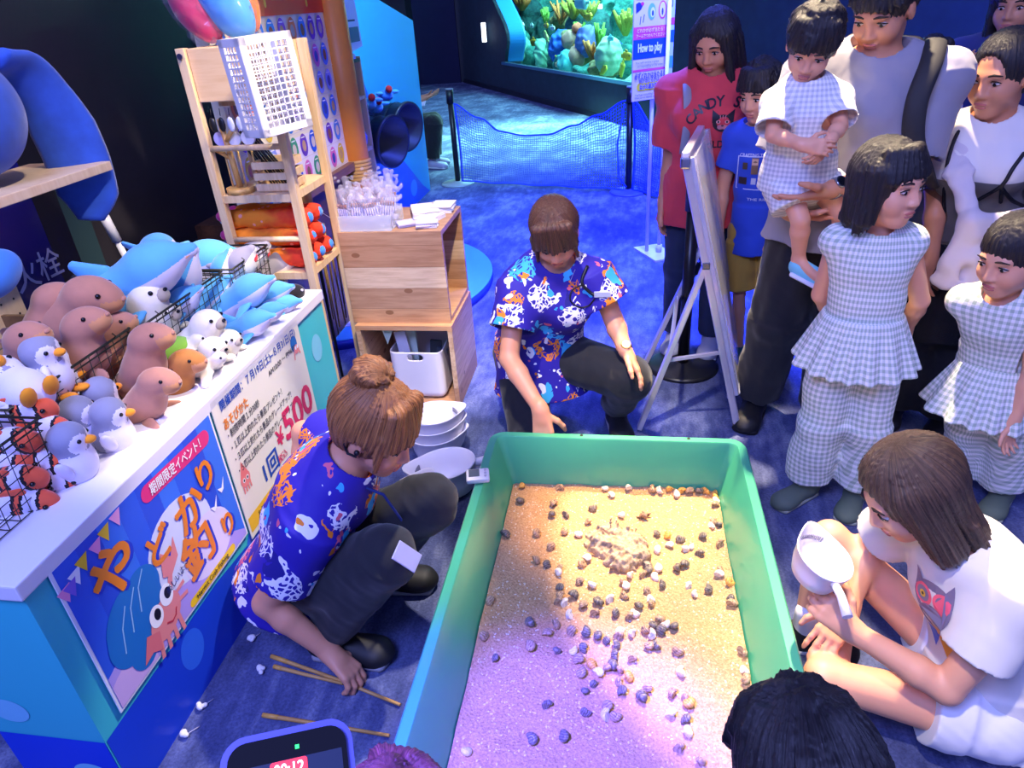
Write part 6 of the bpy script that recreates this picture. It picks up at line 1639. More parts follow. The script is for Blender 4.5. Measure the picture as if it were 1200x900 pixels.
tc = M_TOW.ramp(tg, [(.38, lin('#f08a1e')), (.62, lin('#e23a1c'))]); M_TOW.bump(M_TOW.noise(tco, 300, 2), .4, .002)
M_TOW.out(M_TOW.mix(M_TOW.math('LESS_THAN', tv.outputs['Distance'], .16), tc, lin('#f4a08a')), .9)
M_TP, M_TB = plush_mat('pink towel edge', '#d8387c'), plush_mat('blue towel edge', '#3c8ae0')
for i, (y, z) in enumerate(((2.515, .822), (2.60, .822), (2.69, .822), (2.545, .900), (2.64, .900), (2.55, .975), (2.645, .972))):
    s = Soft(.005); s.bar((RX0 - .015, y, z), (RX1 - .045, y, z), (.040, .037), (.040, .037), (0, 1, 0), .01); s.ripple(.004, 50, i)
    t_ = s.build('rolled_towel', M_TOW.m); parts_balls(t_, [('tassel', (RX0 - .045, y - .01, z + .012), (.026, .022, .022), M_TP), ('tassel', (RX0 - .055, y + .012, z - .012), (.018, .018, .016), M_TB), ('tassel', (RX1 - .02, y, z), (.016, .022, .022), M_TB)])
    tag(t_, ['rolled red towel at the front of the bottom layer on the rack', 'rolled red towel in the bottom layer on the rack', 'rolled red towel in the bottom layer on the rack', 'rolled orange-red towel at the front of the middle layer on the rack', 'rolled red towel hidden behind the middle layer on rack', 'topmost front rolled orange-red towel on the rack', 'rolled red towel behind the topmost one on the rack'][i], 'towel', 'rolled towels in the bottom layer' if i in (1, 2) else None)
zs = 1.0895
tr = empty('display_tree', (-1.47, 2.50, zs), 0, 'small wooden branch stand on a round base, on the rack shelf', 'stand'); M_TW = wood_mat('branch wood', '#c89048', '#dcae68', 2)
mb = MB(); mb.cyl((-1.47, 2.505, zs), (-1.47, 2.505, zs + .022), .052, seg=24); mb.build('base', wood_mat('bark ring', '#a87838', '#d8a860', 0), tr)
mb = MB(); mb.cyl((-1.47, 2.505, zs + .02), (-1.482, 2.50, zs + .27), .012, .010, 12); mb.build('trunk', M_TW, tr)
mb = MB(); mb.cyl((-1.478, 2.50, zs + .19), (-1.43, 2.48, zs + .235), .008, seg=10); mb.build('branch', M_TW, tr); MB().cyl((-1.478, 2.50, zs + .13), (-1.53, 2.48, zs + .175), .008, seg=10).build('branch', M_TW, tr)
cr = empty('slatted_crate', (-1.33, 2.56, zs), 0, 'small slatted wooden crate of black sticks on the rack shelf', 'crate')
for z in (.02, .06, .10):
    for y in (2.49, 2.63): MB().box((-1.325, y, zs + z), (.135, .008, .026)).build('slat', M_RACK, cr)
    for x in (-1.39, -1.26): MB().box((x, 2.56, zs + z), (.008, .13, .026)).build('slat', M_RACK, cr)
MB().box((-1.325, 2.56, zs + .004), (.13, .13, .008)).build('bottom', M_RACK, cr)
M_STK = flat('black stick', '#1c1a20', .35)
for i in range(9):
    x = -1.375 + i * .012; o = MB().cyl((x, 2.58, zs + .012), (x - .07 - .004 * i, 2.53, zs + .21 + .006 * (i % 3)), .0042, seg=8).build('stick', M_STK); tag(o, 'thin black stick leaning out of the slatted crate on rack', 'stick', 'black sticks in the slatted crate')
M_KW, M_KB = flat('white charm', '#d8d8e6', .4), flat('black charm', '#141418', .4)
for i in range(7):
    x = -1.49 + i * .035; kb = i < 2
    k_ = MB().tube([(x, 2.47, 1.40), (x, 2.465, 1.375)], .0015, 5).build('charm_keyring', M_STK); MB().ball((x, 2.462, 1.345), (.014, .006, .026), 12).build('charm', M_KB if kb else M_KW, k_)
    tag(k_, 'black charm hanging under the rack drawer' if kb else 'white charm hanging under the rack drawer', 'keyring', 'black charms under the drawer' if kb else 'white charms under the drawer')
for i in range(3):
    o = MB().cyl((-1.50 + i * .055, 2.50, zs + .20), (-1.50 + i * .055, 2.515, zs + .20), .026, seg=18).build('round_badge', [M_KW, flat('pale violet badge', '#b4b0e6', .4)][i == 0]); tag(o, ['pale violet round badge on the rack shelf', 'white round badge standing at the crate on the rack shelf', 'white round badge standing at the crate on the rack shelf'][i], 'badge', 'white badges on the rack shelf' if i else None)
    MB().cyl((-1.50 + i * .055, 2.508, zs), (-1.50 + i * .055, 2.508, zs + .18), .004, seg=6).build('stem', M_TW, o)
# cushions in film on top of the rack
for (c, r, R_, m, lb) in ((AY(232, 30, 2.58), (.065, .06, .125), Matrix.Rotation(-.55, 3, 'Y'), plush_mat('crimson plush', '#c81e5c'), 'crimson rolled cushion wrapped in clear film on top of the rack'),
                      (AY(262, 14, 2.60), (.085, .07, .16), Matrix.Rotation(-.5, 3, 'Y'), plush_mat('azure plush', '#46a0ec'), 'azure rolled cushion wrapped in clear film on top of the rack')):
    c.z += .05; s = Soft(.005); s.ell(c, r, np.array(R_), .02); s.ripple(.003, 40, 1); o = s.build('cushion', m); tag(o, lb, 'cushion')
    s = Soft(.006); s.ell(c, tuple(v + .012 for v in r), np.array(R_), .02); s.ell(c + R_ @ Vector((0, 0, r[2] + .02)), (.05, .04, .04), None, .02); s.ripple(.010, 55, 3); s.build('film_wrap', M_FILM, o)
s = Soft(.005); s.ell(AY(292, 12, 2.66), (.04, .04, .07), None, .02); s.ripple(.003, 50, 1); o = s.build('cushion', plush_mat('gold red plush', '#e07020')); tag(o, 'small red-gold cushion behind the azure one on top of the rack', 'cushion')
# white plastic basket hung on the rack corner
wb = empty('plastic_basket', (0, 0, 0), 0, 'white plastic basket with square holes hung sideways on the rack corner', 'basket'); M_WB = flat('white basket plastic', '#d2ced6', .4, .02)
def lattice(w, h, nx_, ny_, bar, th):
    mb = MB(); mb.box((0, 0, h / 2 - .012), (w, th, .024)); mb.box((0, 0, -h / 2 + .012), (w, th, .024)); mb.box((w / 2 - .012, 0, 0), (.024, th, h)); mb.box((-w / 2 + .012, 0, 0), (.024, th, h))
    for i in range(1, nx_): mb.box((-w / 2 + .024 + (w - .048) * i / nx_, 0, 0), (bar, th * .8, h - .03))
    for k in range(1, ny_): mb.box((0, 0, -h / 2 + .024 + (h - .048) * k / ny_), (w - .03, th * .8, bar))
    return mb
W_, D_, H_ = .115, .20, .30
for nm, w, mtx in (('short_side', W_, Matrix.Translation((0, -D_ / 2, 0))), ('short_side', W_, Matrix.Translation((0, D_ / 2, 0))), ('long_side', D_, Matrix.Translation((W_ / 2, 0, 0)) @ Matrix.Rotation(PI / 2, 4, 'Z')), ('long_side', D_, Matrix.Translation((-W_ / 2, 0, 0)) @ Matrix.Rotation(PI / 2, 4, 'Z'))):
    mb = lattice(w, H_, 4 if w < .15 else 7, 12, .0045, .004); bmesh.ops.transform(mb.b, matrix=mtx, verts=mb.b.verts); mb.build(nm, M_WB, wb)
mb = lattice(W_, D_, 5, 9, .005, .004); bmesh.ops.transform(mb.b, matrix=Matrix.Translation((0, 0, -H_ / 2)) @ Matrix.Rotation(PI / 2, 4, 'X'), verts=mb.b.verts); mb.build('bottom', M_WB, wb)
wb.location = AY(313, 99, 2.36); wb.rotation_euler = (.05, -.03, -.5)

# ------------------------------------------------------------------ kiosk with the badge board
KX = -1.60
ki = empty('kiosk', (-1.9, 3.4, 0), 0, 'orange-posted kiosk with a chart of coloured oval badges and red header', 'kiosk')
M_BRN = wood_mat('dark brown board', '#3a241c', '#54362a', 1)
MB().box((KX - .18, 3.38, .46), (.34, 1.05, .80)).build('cabinet', M_BRN, ki)
MB().box((KX - .03, 3.36, 1.53), (.05, 1.20, 1.30)).build('panel', flat('cream panel', '#efe3c0', .6), ki)
MB().box((KX + .0, 3.37, .885), (.07, 1.22, .045)).build('ledge', wood_mat('ledge wood', '#6a4434', '#80584a', 1), ki)
fl = Flat((KX - .004, 2.77, 0), (0, 1, 0), (0, 0, 1)); cols = ['#2c5ad0', '#e070b0', '#6a3ab0', '#e8c832', '#e87a3c', '#3a86d8', '#8a9ae0', '#3a9a5a', '#8a4ac0']
fl.rect(.0, .905, 1.2, 1.68, ink('#f3e8c4')); fl.rect(0, .905, 1.2, 1.15, ink('#efe6ea'), .0001)
rr = random.Random(5)
for r_ in range(6):
    fl.line([(0, .915 + r_ * .128), (1.2, .915 + r_ * .128)], .003, ink('#e0d6c8'), .0002)
    for c_ in range(10):
        x, z = .075 + c_ * .114, .975 + r_ * .128; c1 = rr.choice(cols)
        fl.ellipse(x, z, .042, .055, ink(c1), .0004, n=20); fl.ellipse(x, z - .004, .022, .028, ink(rr.choice(['#c8a06a', '#d8c8b0', '#8a5a3a', '#d8783c', '#3a4a9a', '#b8a898'])), .0007, n=10); fl.rect(x - .02, z + .034, x + .02, z + .040, ink('#f4f0ee'), .0007)
fl.rect(0, 1.68, 1.2, 2.2, ink('#e8401c'), .0003); fl.poly([(0, 1.68), (.5, 1.68), (.7, 2.2), (0, 2.2)], ink('#f06a1c'), .0004)
for i in range(22): fl.ellipse(.1 + rr.random() * 1.05, 1.70 + rr.random() * .2, .012, .018, ink('#f4d03c'), .0006, n=10)
fl.build('badge_chart', ki)
MB().cyl((KX + .02, 4.03, .0), (KX + .02, 4.03, 2.4), .075, seg=24).build('post', flat('orange post paint', '#e88a34', .45, .12, 4), ki)
mb = MB()
for k in range(6): mb.lathe([(.077, -.010), (.087, 0), (.077, .010)], (KX + .02, 4.03, .80 + k * .020), 24)
mb.build('rope_binding', flat('rope', '#c89c68', .9, .2, 80, bump=.5), ki)
MB().box((KX - .20, 4.05, 1.0), (.30, .06, 2.0)).build('side_panel', flat('blue side panel', '#2d7fc0', .5), ki)
# round platform
pf = empty('round_platform', (-1.85, 4.25, 0), 0, 'low round floor platform with white middle and cyan rim around the kiosk', 'platform'); pc_ = (-1.90, 4.28)
MB().cyl((*pc_, .0), (*pc_, .055), 1.02, seg=72).build('base', flat('blue platform side', '#2540c8', .5), pf)
MB().cyl((*pc_, .055), (*pc_, .060), 1.02, seg=72).build('rim', flat('cyan platform rim', '#4aa8e8', .5), pf)
MB().cyl((*pc_, .060), (*pc_, .064), .84, seg=72).build('top', flat('white platform top', '#d6d2e8', .5), pf)
# fishing rods hanging from the ledge
M_BAM = flat('bamboo', '#b8924e', .4, .25, 60); M_BAM2 = flat('dark bamboo', '#5a4020', .4, .2, 60); rods = [((369, 252), (391, 374)), ((379, 262), (398, 383)), ((386, 286), (405, 379)), ((388, 256), (406, 372)), ((373, 268), (397, 392))]
for i, ((ax, ay), (bx, by)) in enumerate(rods):
    Yr = 2.95 + .06 * i; a, b_ = AY(ax, ay, Yr), AY(bx, by, Yr + .02); b_.z = max(b_.z, .075)
    o = MB().cyl(a, b_, .0055, .004, 8).build('fishing_rod', M_BAM2 if i == 3 else M_BAM); MB().tube([a, (a + Vector((KX + .03, a.y + .1, .885))) / 2 + Vector((0, 0, -.01)), (KX + .03, a.y + .1, .885)], .0012, 4).build('string', flat('string', '#cfc8d8', .8), o)
    tag(o, 'dark bamboo rod hanging upright in front of the kiosk' if i == 3 else 'thin bamboo rod hung by string in front of the kiosk', 'fishing rod', None if i == 3 else 'bamboo rods hung on the kiosk')
owl = Soft(.005); c = AY(358, 232, 2.90); owl.ell(c, (.030, .03, .085), None, .01); o = owl.build('owl_ornament', flat('owl brown', '#9a7a5c', .7, .2)); tag(o, 'tall brown carved owl ornament with yellow eye rings beside the rack', 'ornament')
for dx in (-.012, .016): MB().cyl(c + Vector((dx, -.026, .045)), c + Vector((dx, -.033, .045)), .014, seg=16).build('eye', flat('yellow ring', '#e8d848', .4), o); MB().cyl(c + Vector((dx, -.032, .045)), c + Vector((dx, -.036, .045)), .007, seg=12).build('pupil', M_BLACKEYE, o)
MB().cyl((c.x, c.y, .06), (c.x, c.y, c.z - .07), .008, seg=8).build('stand_rod', M_STK, o)

# shelf box and buckets at the cyan partition
PXW = -2.0
pt = empty('partition', (PXW - .03, 5.8, 0), 0, 'cyan blue partition with a slanting top and wave and dot print', 'partition')
MB().prism([(PXW, 4.55, 0), (PXW, 7.02, 0), (PXW, 7.09, 1.56), (PXW, 6.05, 1.76), (PXW, 5.2, 2.3), (PXW, 4.55, 2.3)], (-1, 0, 0), .06).build('panel', flat('cyan partition print', '#2fb0e4', .5, .06, 3), pt)
fl = Flat((PXW + .001, 0, 0), (0, 1, 0), (0, 0, 1))
fl.poly([(4.56, .005), (6.98, .005), (6.75, .12), (6.1, .55), (5.6, 1.05), (5.35, 1.45), (5.0, 1.40), (4.56, 1.3)], ink('#1f55e0'))
for (y, z, r) in ((5.75, .62, .05), (6.45, .16, .075), (5.35, 1.18, .035)): fl.ellipse(y, z, r * 1.4, r, ink('#3f9aee'), .0004)
for k in range(3): fl.line([(5.2 + .22 * math.cos(a / 8) * (1 + k * .25), .75 + .24 * math.sin(a / 8) * (1 + k * .25)) for a in range(-14, 10)], .018, ink('#3f8aea'), .0003)
fl.build('wave_print', pt)
M_BUK = flat('dark bucket plastic', '#26282e', .4, .1, 20); 
for i, (px, py, Y) in enumerate(((444, 158, 4.95), (471, 141, 5.35))):
    bk_ = empty('bucket', (0, 0, 0), 0, ['dark bucket lying on its side, nearer the kiosk post', 'dark bucket lying on its side, mounted farther along the partition'][i], 'bucket')
    MB().lathe([(0, 0), (.135, 0), (.165, .30), (.178, .302), (.178, .325), (.158, .325), (.128, .012), (0, .012)], seg=36).build('shell', M_BUK, bk_)
    mb = MB(); mb.lathe([(.147, .10), (.152, .105), (.150, .115)], seg=36); mb.lathe([(.157, .20), (.162, .205), (.160, .215)], seg=36); mb.build('hoop', M_BUK, bk_)
    bk_.location = AY(px, py, Y) - Vector((.26, .0, .0)); bk_.rotation_euler = (0, PI / 2 + .10, -.38)
    bk_.location.x = max(bk_.location.x, PXW + .10)
sb = empty('shelf_box', (-1.80, 4.45, 0), 0, 'wooden cubby shelf of small wrapped toys behind the orange post', 'shelf')
for z in (.62, .86, 1.18, 1.40): MB().box((-1.83, 4.42, z), (.26, .52, .02)).build('shelf', M_BRN if z > 1.3 else M_RACK, sb)
for y in (4.16, 4.68): MB().box((-1.83, y, .74), (.26, .02, 1.36)).build('side_panel', M_RACK, sb)
for i in range(7):
    s = Soft(.007); c = (-1.76 + .02 * (i % 2), 4.22 + .066 * i, .685 if i % 2 else .925); s.ell(c, (.05, .04, .055), None, .02); s.ripple(.008, 60, i); o = s.build('wrapped_toy', flat('violet film', '#8a86d8', .3, .3, 40)); tag(o, 'small violet wrapped toy lying in the cubby shelf', 'wrapped toy', 'wrapped toys in the cubby shelf')
o = MB().box((-1.78, 4.5, 1.425), (.16, .22, .03), bevel=.004).build('tray', flat('white tray', '#e0e4f0', .4)); tag(o, 'white tray on top of the cubby shelf behind the orange post', 'tray')
for i, (px, py, Y) in enumerate(((432, 122, 4.9), (452, 112, 5.2), (440, 126, 5.0))):
    s = Soft(.006); c = AY(px, py, Y); s.ell(c, (.055, .05, .04), None, .02); o = s.build('crab_plush', P_BLUE if i != 1 else plush_mat('mid blue plush', '#3a78d8')); parts_balls(o, [('head', c + Vector((.04, -.03, .045)), (.026, .026, .026), P_RED), ('arm', c + Vector((.06, .04, .02)), (.035, .014, .014), P_BLUE), ('arm', c + Vector((-.03, -.05, .02)), (.03, .014, .014), P_BLUE)])
    tag(o, ['blue plush with small red head above the nearer bucket', 'mid blue plush with red head on top of the farther bucket', 'blue plush with red head tucked between the buckets'][i], 'plush toy')
for i, (px, py, w, h, cc) in enumerate(((412, 22, .16, .26, '#d8e4f0'), (421, 20, .20, .34, '#e8ecf4'))):
    pa = AY(px, py, 4.3 + .15 * i); pa.x = KX - .06 + .03 * i; o = MB().box(pa, (.004, w, h), Matrix.Rotation(.1, 3, 'X')).build('paper_sheet', ink(cc)); fl = Flat(pa + Vector((.0035, -w / 2, -h / 2)), (0, 1, 0), (0, 0, 1))
    fl.rect(.02, .04, w - .02, .12, ink('#a8c43c' if i == 0 else '#5a6a7a')); fl.rect(.02, .15, w - .06, .16, ink('#404858')); fl.build('print', o); tag(o, ['pale notice sheet with green print beside the orange post', 'larger white notice sheet with grey print beside the orange post'][i], 'notice')

# ------------------------------------------------------------------ wooden box stand with brush packs
M_CEDAR = plank_mat('cedar boards', ['#cf9f74', '#ecd2b0', '#b98a66'], 2, .098, 0); M_CEDARY = plank_mat('cedar boards side', ['#cf9f74', '#ecd2b0', '#b98a66'], 2, .098, 1); M_CEDARZ = wood_mat('cedar rim', '#cf9f70', '#e2bd92', 0)
BX0, BX1, BY0, BY1 = -1.21, -.755, 2.73, 3.155
lb = empty('wooden_box', ((BX0 + BX1) / 2, 2.94, 0), 0, 'lower wooden crate-like box open at the front, holding a white bin', 'box')
T_ = .022
MB().box(((BX0 + BX1) / 2, 2.943, .011), (BX1 - BX0, .425, T_)).build('bottom_board', M_CEDAR, lb); MB().box(((BX0 + BX1) / 2, 2.943, .409), (BX1 - BX0, .425, T_)).build('top_board', M_CEDAR, lb)
for x in (BX0 + .011, BX1 - .011): MB().box((x, 2.943, .21), (T_, .425, .376)).build('side_board', M_CEDARY, lb)
MB().box(((BX0 + BX1) / 2, 3.144, .21), (BX1 - BX0 - .046, T_, .376)).build('back_board', M_CEDAR, lb)
MB().box((-1.10, 2.86, .06), (.17, .24, .075)).build('inner_ledge', M_CEDARZ, lb)
ub = empty('wooden_box', ((BX0 + BX1) / 2, 2.96, .42), 0, 'upper wooden box stacked on the lower one, open toward the aisle, carrying brush packs', 'box')
UY0, UY1, U0, U1 = 2.765, 3.165, .421, .845; ux0, ux1 = -1.225, -.765
MB().box(((ux0 + ux1) / 2, UY0 + .011, (U0 + U1) / 2), (ux1 - ux0, T_, U1 - U0)).build('front_board', M_CEDAR, ub); MB().box(((ux0 + ux1) / 2, UY1 - .011, (U0 + U1) / 2), (ux1 - ux0, T_, U1 - U0)).build('back_board', M_CEDAR, ub)
MB().box(((ux0 + ux1) / 2, (UY0 + UY1) / 2, U1 - .011), (ux1 - ux0 - .001, UY1 - UY0 - .046, T_)).build('top_board', M_CEDAR, ub); MB().box(((ux0 + ux1) / 2, (UY0 + UY1) / 2, U0 + .011), (ux1 - ux0 - .001, UY1 - UY0 - .046, T_)).build('bottom_board', M_CEDAR, ub)
MB().box((ux0 + .18, (UY0 + UY1) / 2, (U0 + U1) / 2), (T_, UY1 - UY0 - .046, U1 - U0 - .046)).build('inner_board', M_CEDARY, ub)
# white bin
M_BIN = flat('white bin plastic', '#e2dfe8', .4, .02)
bn = empty('storage_bin', (-.955, 2.90, .024), 0, 'white plastic bin with a slot handle inside the lower wooden box', 'bin')
def rr2(z, g): return rrect(-1.075 - g, -.835 + g, 2.755 - g * .4, 3.03 + g * .4, z, .045, 5)
F = Soft(.0045); cb_ = arr((-.955, 2.893, .024 + .142))
F.box(cb_, (.128, .138, .142), None, .035); F.box(cb_ + arr((0, 0, .02)), (.122, .132, .145), None, .03, 0, 's'); F.cut((0, 0, .024 + .25), (0, 0, 1)); F.box((-.955, 2.757, .245), (.036, .03, .013), None, .012, .002, 's'); F.build('shell', M_BIN, bn)
for i, (x, y, c, h) in enumerate(((-1.02, 2.83, '#e8e6ee', .30), (-1.00, 2.87, '#d8ecd4', .31), (-.90, 2.90, '#3a3e44', .22), (-.87, 2.86, '#4a5058', .20))):
    o = MB().box((x, y, .05 + h / 2), (.055, .012, h), Matrix.Rotation(.12 * (i - 1), 3, 'Y')).build('folder', flat('folder ' + c, c, .5)); tag(o, ['white paper folder standing in the white bin', 'pale green paper folder standing in the white bin', 'dark folder at the back of white bin', 'dark grey folder at the front of white bin'][i], 'folder')
o = MB().prism([(-1.10, 2.775, .402 - .02), (-1.045, 2.775, .385), (-1.085, 2.78, .305)], (0, -1, 0), .004).build('pennant', flat('pale green paper', '#cfe0c0', .7)); tag(o, 'pale green triangular paper hanging inside the lower wooden box', 'pennant')
# acrylic tray of brush packs
ac = NT('clear acrylic'); ac.out((.92, .95, 1, 1), .06, Alpha=.28, Specular_IOR_Level=.8)
zt = U1 + .0005
tr = empty('acrylic_tray', (-1.12, 2.88, zt), 0, 'clear acrylic tray full of bagged brushes on the upper wooden box', 'tray'); TX = (-1.235, -.985, 2.775, 2.965)
MB().box(((TX[0] + TX[1]) / 2, (TX[2] + TX[3]) / 2, zt + .002), (TX[1] - TX[0], TX[3] - TX[2], .004)).build('base', ac.m, tr)
for c, sz in ((((TX[0] + TX[1]) / 2, TX[2], zt + .035), (TX[1] - TX[0], .004, .066)), (((TX[0] + TX[1]) / 2, TX[3], zt + .035), (TX[1] - TX[0], .004, .066)), ((TX[0], (TX[2] + TX[3]) / 2, zt + .035), (.004, TX[3] - TX[2] - .008, .066)), ((TX[1], (TX[2] + TX[3]) / 2, zt + .035), (.004, TX[3] - TX[2] - .008, .066))): MB().box(c, sz).build('wall_panel', ac.m, tr)
M_BAG = NT('brush bag film'); M_BAG.out(lin('#dcd8ee'), .18, Alpha=.24, Specular_IOR_Level=.9); M_LAV, M_FER = flat('lavender brush handle', '#b9b2e2', .4), flat('copper ferrule', '#a87868', .35)
def bag_pack():
    root = empty('brush_pack', (0, 0, 0)); mb = MB()
    s = Soft(.0045); s.bar((0, 0, .01), (.0, 0, .12), (.036, .011), (.038, .008), (1, 0, 0), .01); s.bar((0, 0, .115), (.006, .004, .165), (.037, .006), (.030, .005), (1, 0, 0), .01); s.ripple(.004, 90, 4); s.build('bag', M_BAG.m, root)
    for i in range(6): h = MB().cyl((-.026 + i * .0105, .0, .008), (-.026 + i * .0105, 0, .088), .0036, seg=8).build('brush', M_LAV, root); MB().cyl((-.026 + i * .0105, 0, .088), (-.026 + i * .0105, 0, .106), .003, .0042, 8).build('bristle_tip', M_FER, h)
    return root
bp = bag_pack()
spots = [(-1.20, 2.80), (-1.13, 2.80), (-1.06, 2.80), (-1.19, 2.85), (-1.12, 2.85), (-1.05, 2.85), (-1.18, 2.90), (-1.10, 2.90), (-1.03, 2.90), (-1.13, 2.94), (-1.045, 2.94), (-1.02, 2.815)]
for i, (x, y) in enumerate(spots):
    o = bp if i == 0 else dup(bp); o.location = (x, y, zt + .005); o.rotation_euler = (random.uniform(-.12, .12), random.uniform(-.22, .22), random.uniform(-.3, .3)); o.scale = (1, 1, 1.05 + .25 * (y - 2.8) / .14)
    tag(o, ['clear bag of lavender brushes in the front row of the acrylic tray', 'clear bag of lavender brushes behind the front row of acrylic tray'][y > 2.82], 'brush pack', ['front row of brush packs', 'rear rows of brush packs'][y > 2.82])
zs_ = zt + .001
for i, (x, y, w, l, n, c, rz_) in enumerate(((-.90, 3.04, .12, .17, 5, '#f0e6e2', .3), (-.85, 2.93, .09, .13, 4, '#e8e2f0', -.2), (-.83, 3.09, .10, .12, 6, '#ece8ea', .1), (-.93, 2.86, .10, .08, 3, '#d2cbe8', .5), (-.84, 2.83, .09, .06, 5, '#e6e2ee', .15))):
    mb = MB()
    for k in range(n): mb.box((x + random.uniform(-.006, .006), y + random.uniform(-.006, .006), zs_ + .003 + k * .0052), (w, l, .0045), Matrix.Rotation(rz_ + random.uniform(-.12, .12), 3, 'Z'))
    o = mb.build('leaflet_stack', flat('leaflet ' + c, c, .6, .08, 60)); tag(o, ['largest pile of white leaflets in the middle of upper box top', 'pile of lavender-white leaflets near the aisle edge of the upper box', 'pile of pale leaflets at the far corner of the upper box', 'low pile of violet packets beside the acrylic tray', 'small pile of white packets at the front aisle corner of upper box'][i], 'leaflets')

# ------------------------------------------------------------------ bowls, timer, rods and crumbs on the floor
for i, (px, py, z, rz_, tilt, sc, lb_) in enumerate(((512, 522, .0, .4, 0, 1.55, 'lowest white scoop of the stack on the floor beside the crouching staff woman'), (512, 521, .045, .5, .0, 1.55, 'middle white scoop of the stack on the floor'), (511, 520, .09, .45, .02, 1.55, 'topmost white scoop of the stack on the floor'),
        (527, 562, .0, 3.35, .10, 1.75, 'large white scoop on the floor in front of the stacked scoops'), (487, 590, .0, 1.1, -.2, 1.5, 'white scoop on the floor nearest the crouching woman, half behind her knee'))):
    o = dup(SCOOP, label=lb_); p = G(px, py, .06); o.location = (p.x, p.y, z + .002); o.rotation_euler = (0, tilt, rz_); o.scale = (sc,) * 3
tm = empty('timer', (0, 0, 0), 0, 'small white square digital timer with grey display on the tub rim', 'timer'); M_TM = flat('white timer plastic', '#ecebf0', .35)
MB().box((0, 0, .009), (.078, .066, .018), bevel=.008).build('body', M_TM, tm); MB().box((-.012, .006, .0185), (.036, .040, .0015)).build('display', flat('grey display', '#5c646a', .2), tm)
for k in range(3): MB().cyl((.026, .018 - k * .016, .0175), (.026, .018 - k * .016, .0205), .0045, seg=12).build('button', flat('pale grey button', '#c8c8d0', .4), tm)
p = G(559, 560, TZ + .003); tm.location = (-.470, p.y, TZ + .002); tm.rotation_euler = (0, 0, .22)
M_WROD = wood_mat('rod wood', '#b8803e', '#d8a860', 0, 1.2)
for (pts, lb_) in ((((318, 769), (400, 798), (469, 826)), 'longer bamboo stick lying under the hand of the crouching woman'), (((321, 781), (360, 791), (402, 801)), 'shorter bamboo stick just below the longer one by her hand'), (((308, 838), (385, 850), (456, 862)), 'lone bamboo stick on the carpet between her hand and the phone')):
    q = [G(x, y, .008) for x, y in pts]; o = MB().tube([q[0], q[0] + (q[1] - q[0]) * .25, q[1], q[2]], [.0062, .0062, .0052, .0045], 8).build('bamboo_stick', M_WROD); MB().tube([q[0], q[0] + (q[1] - q[0]) * .24], .0068, 8).build('grip', flat('pale grip', '#e0a850', .5), o); tag(o, lb_, 'stick')
for i, (px, py, ex, ey) in enumerate(((294, 749, 305, 742), (306, 785, 303, 778), (235, 829, 250, 819), (216, 862, 234, 851))):
    s = Soft(.003); p = G(px, py, .008); rr_ = random.Random(i)
    for k in range(5): s.ell(p + Vector((rr_.uniform(-.010, .010), rr_.uniform(-.010, .010), rr_.uniform(0, .006))), (.0075, .007, .006), None, .004)
    o = s.build('paper_scrap', flat('white scrap', '#f0ecec', .8)); MB().tube([p, (p + G(ex, ey, .006)) / 2, G(ex, ey, .004)], .0012, 5).build('thread', flat('string', '#cfc8d8', .8), o)
    tag(o, ['crumpled white scrap on the carpet by the shadow of the crouching woman', 'round white scrap on the carpet near the two bamboo sticks', 'white scrap with thread on the carpet beside the counter base', 'white scrap nearest us on the carpet beside counter base'][i], 'scrap')

# ------------------------------------------------------------------ barrier posts and nets
M_POST, M_CHR, M_BNET = flat('black post', '#141418', .35), flat('pale metal base', '#b8c8b8', .35, Metallic=.3), flat('blue net cord', '#2448f0', .6)
def barrier(x, y, label, base_mat, h=.93):
    r_ = empty('barrier_post', (x, y, 0), 0, label, 'barrier post')
    MB().lathe([(0, 0), (.175, 0), (.175, .012), (.16, .020), (.05, .026), (.045, .035), (0, .035)], (x, y, 0), 36).build('base', base_mat, r_)
    MB().cyl((x, y, .03), (x, y, h - .12), .028, seg=18).build('pole', M_POST, r_); MB().cyl((x, y, h - .13), (x, y, h), .037, seg=18).build('belt_head', M_POST, r_); MB().cyl((x, y, h), (x, y, h + .012), .035, seg=18).build('cap', flat('grey cap', '#9aa0a8', .4), r_)
    return r_
S1, S2, S3 = (-1.755, 7.25), (.03, 6.72), (1.15, 5.55)
barrier(*S1, 'black barrier post with pale round base at the far end of the net', M_CHR); barrier(*S2, 'black barrier post where the two blue nets meet', flat('blue lit base', '#4a58c8', .4)); barrier(*S3, 'black barrier post behind the visitors, end of the near net', flat('dark base', '#20222c', .5))  # blue light is put into the base colour of the middle post
barrier(.305, 3.17, 'black barrier post with wide dark round base behind the display frame', flat('black base', '#15161c', .4))
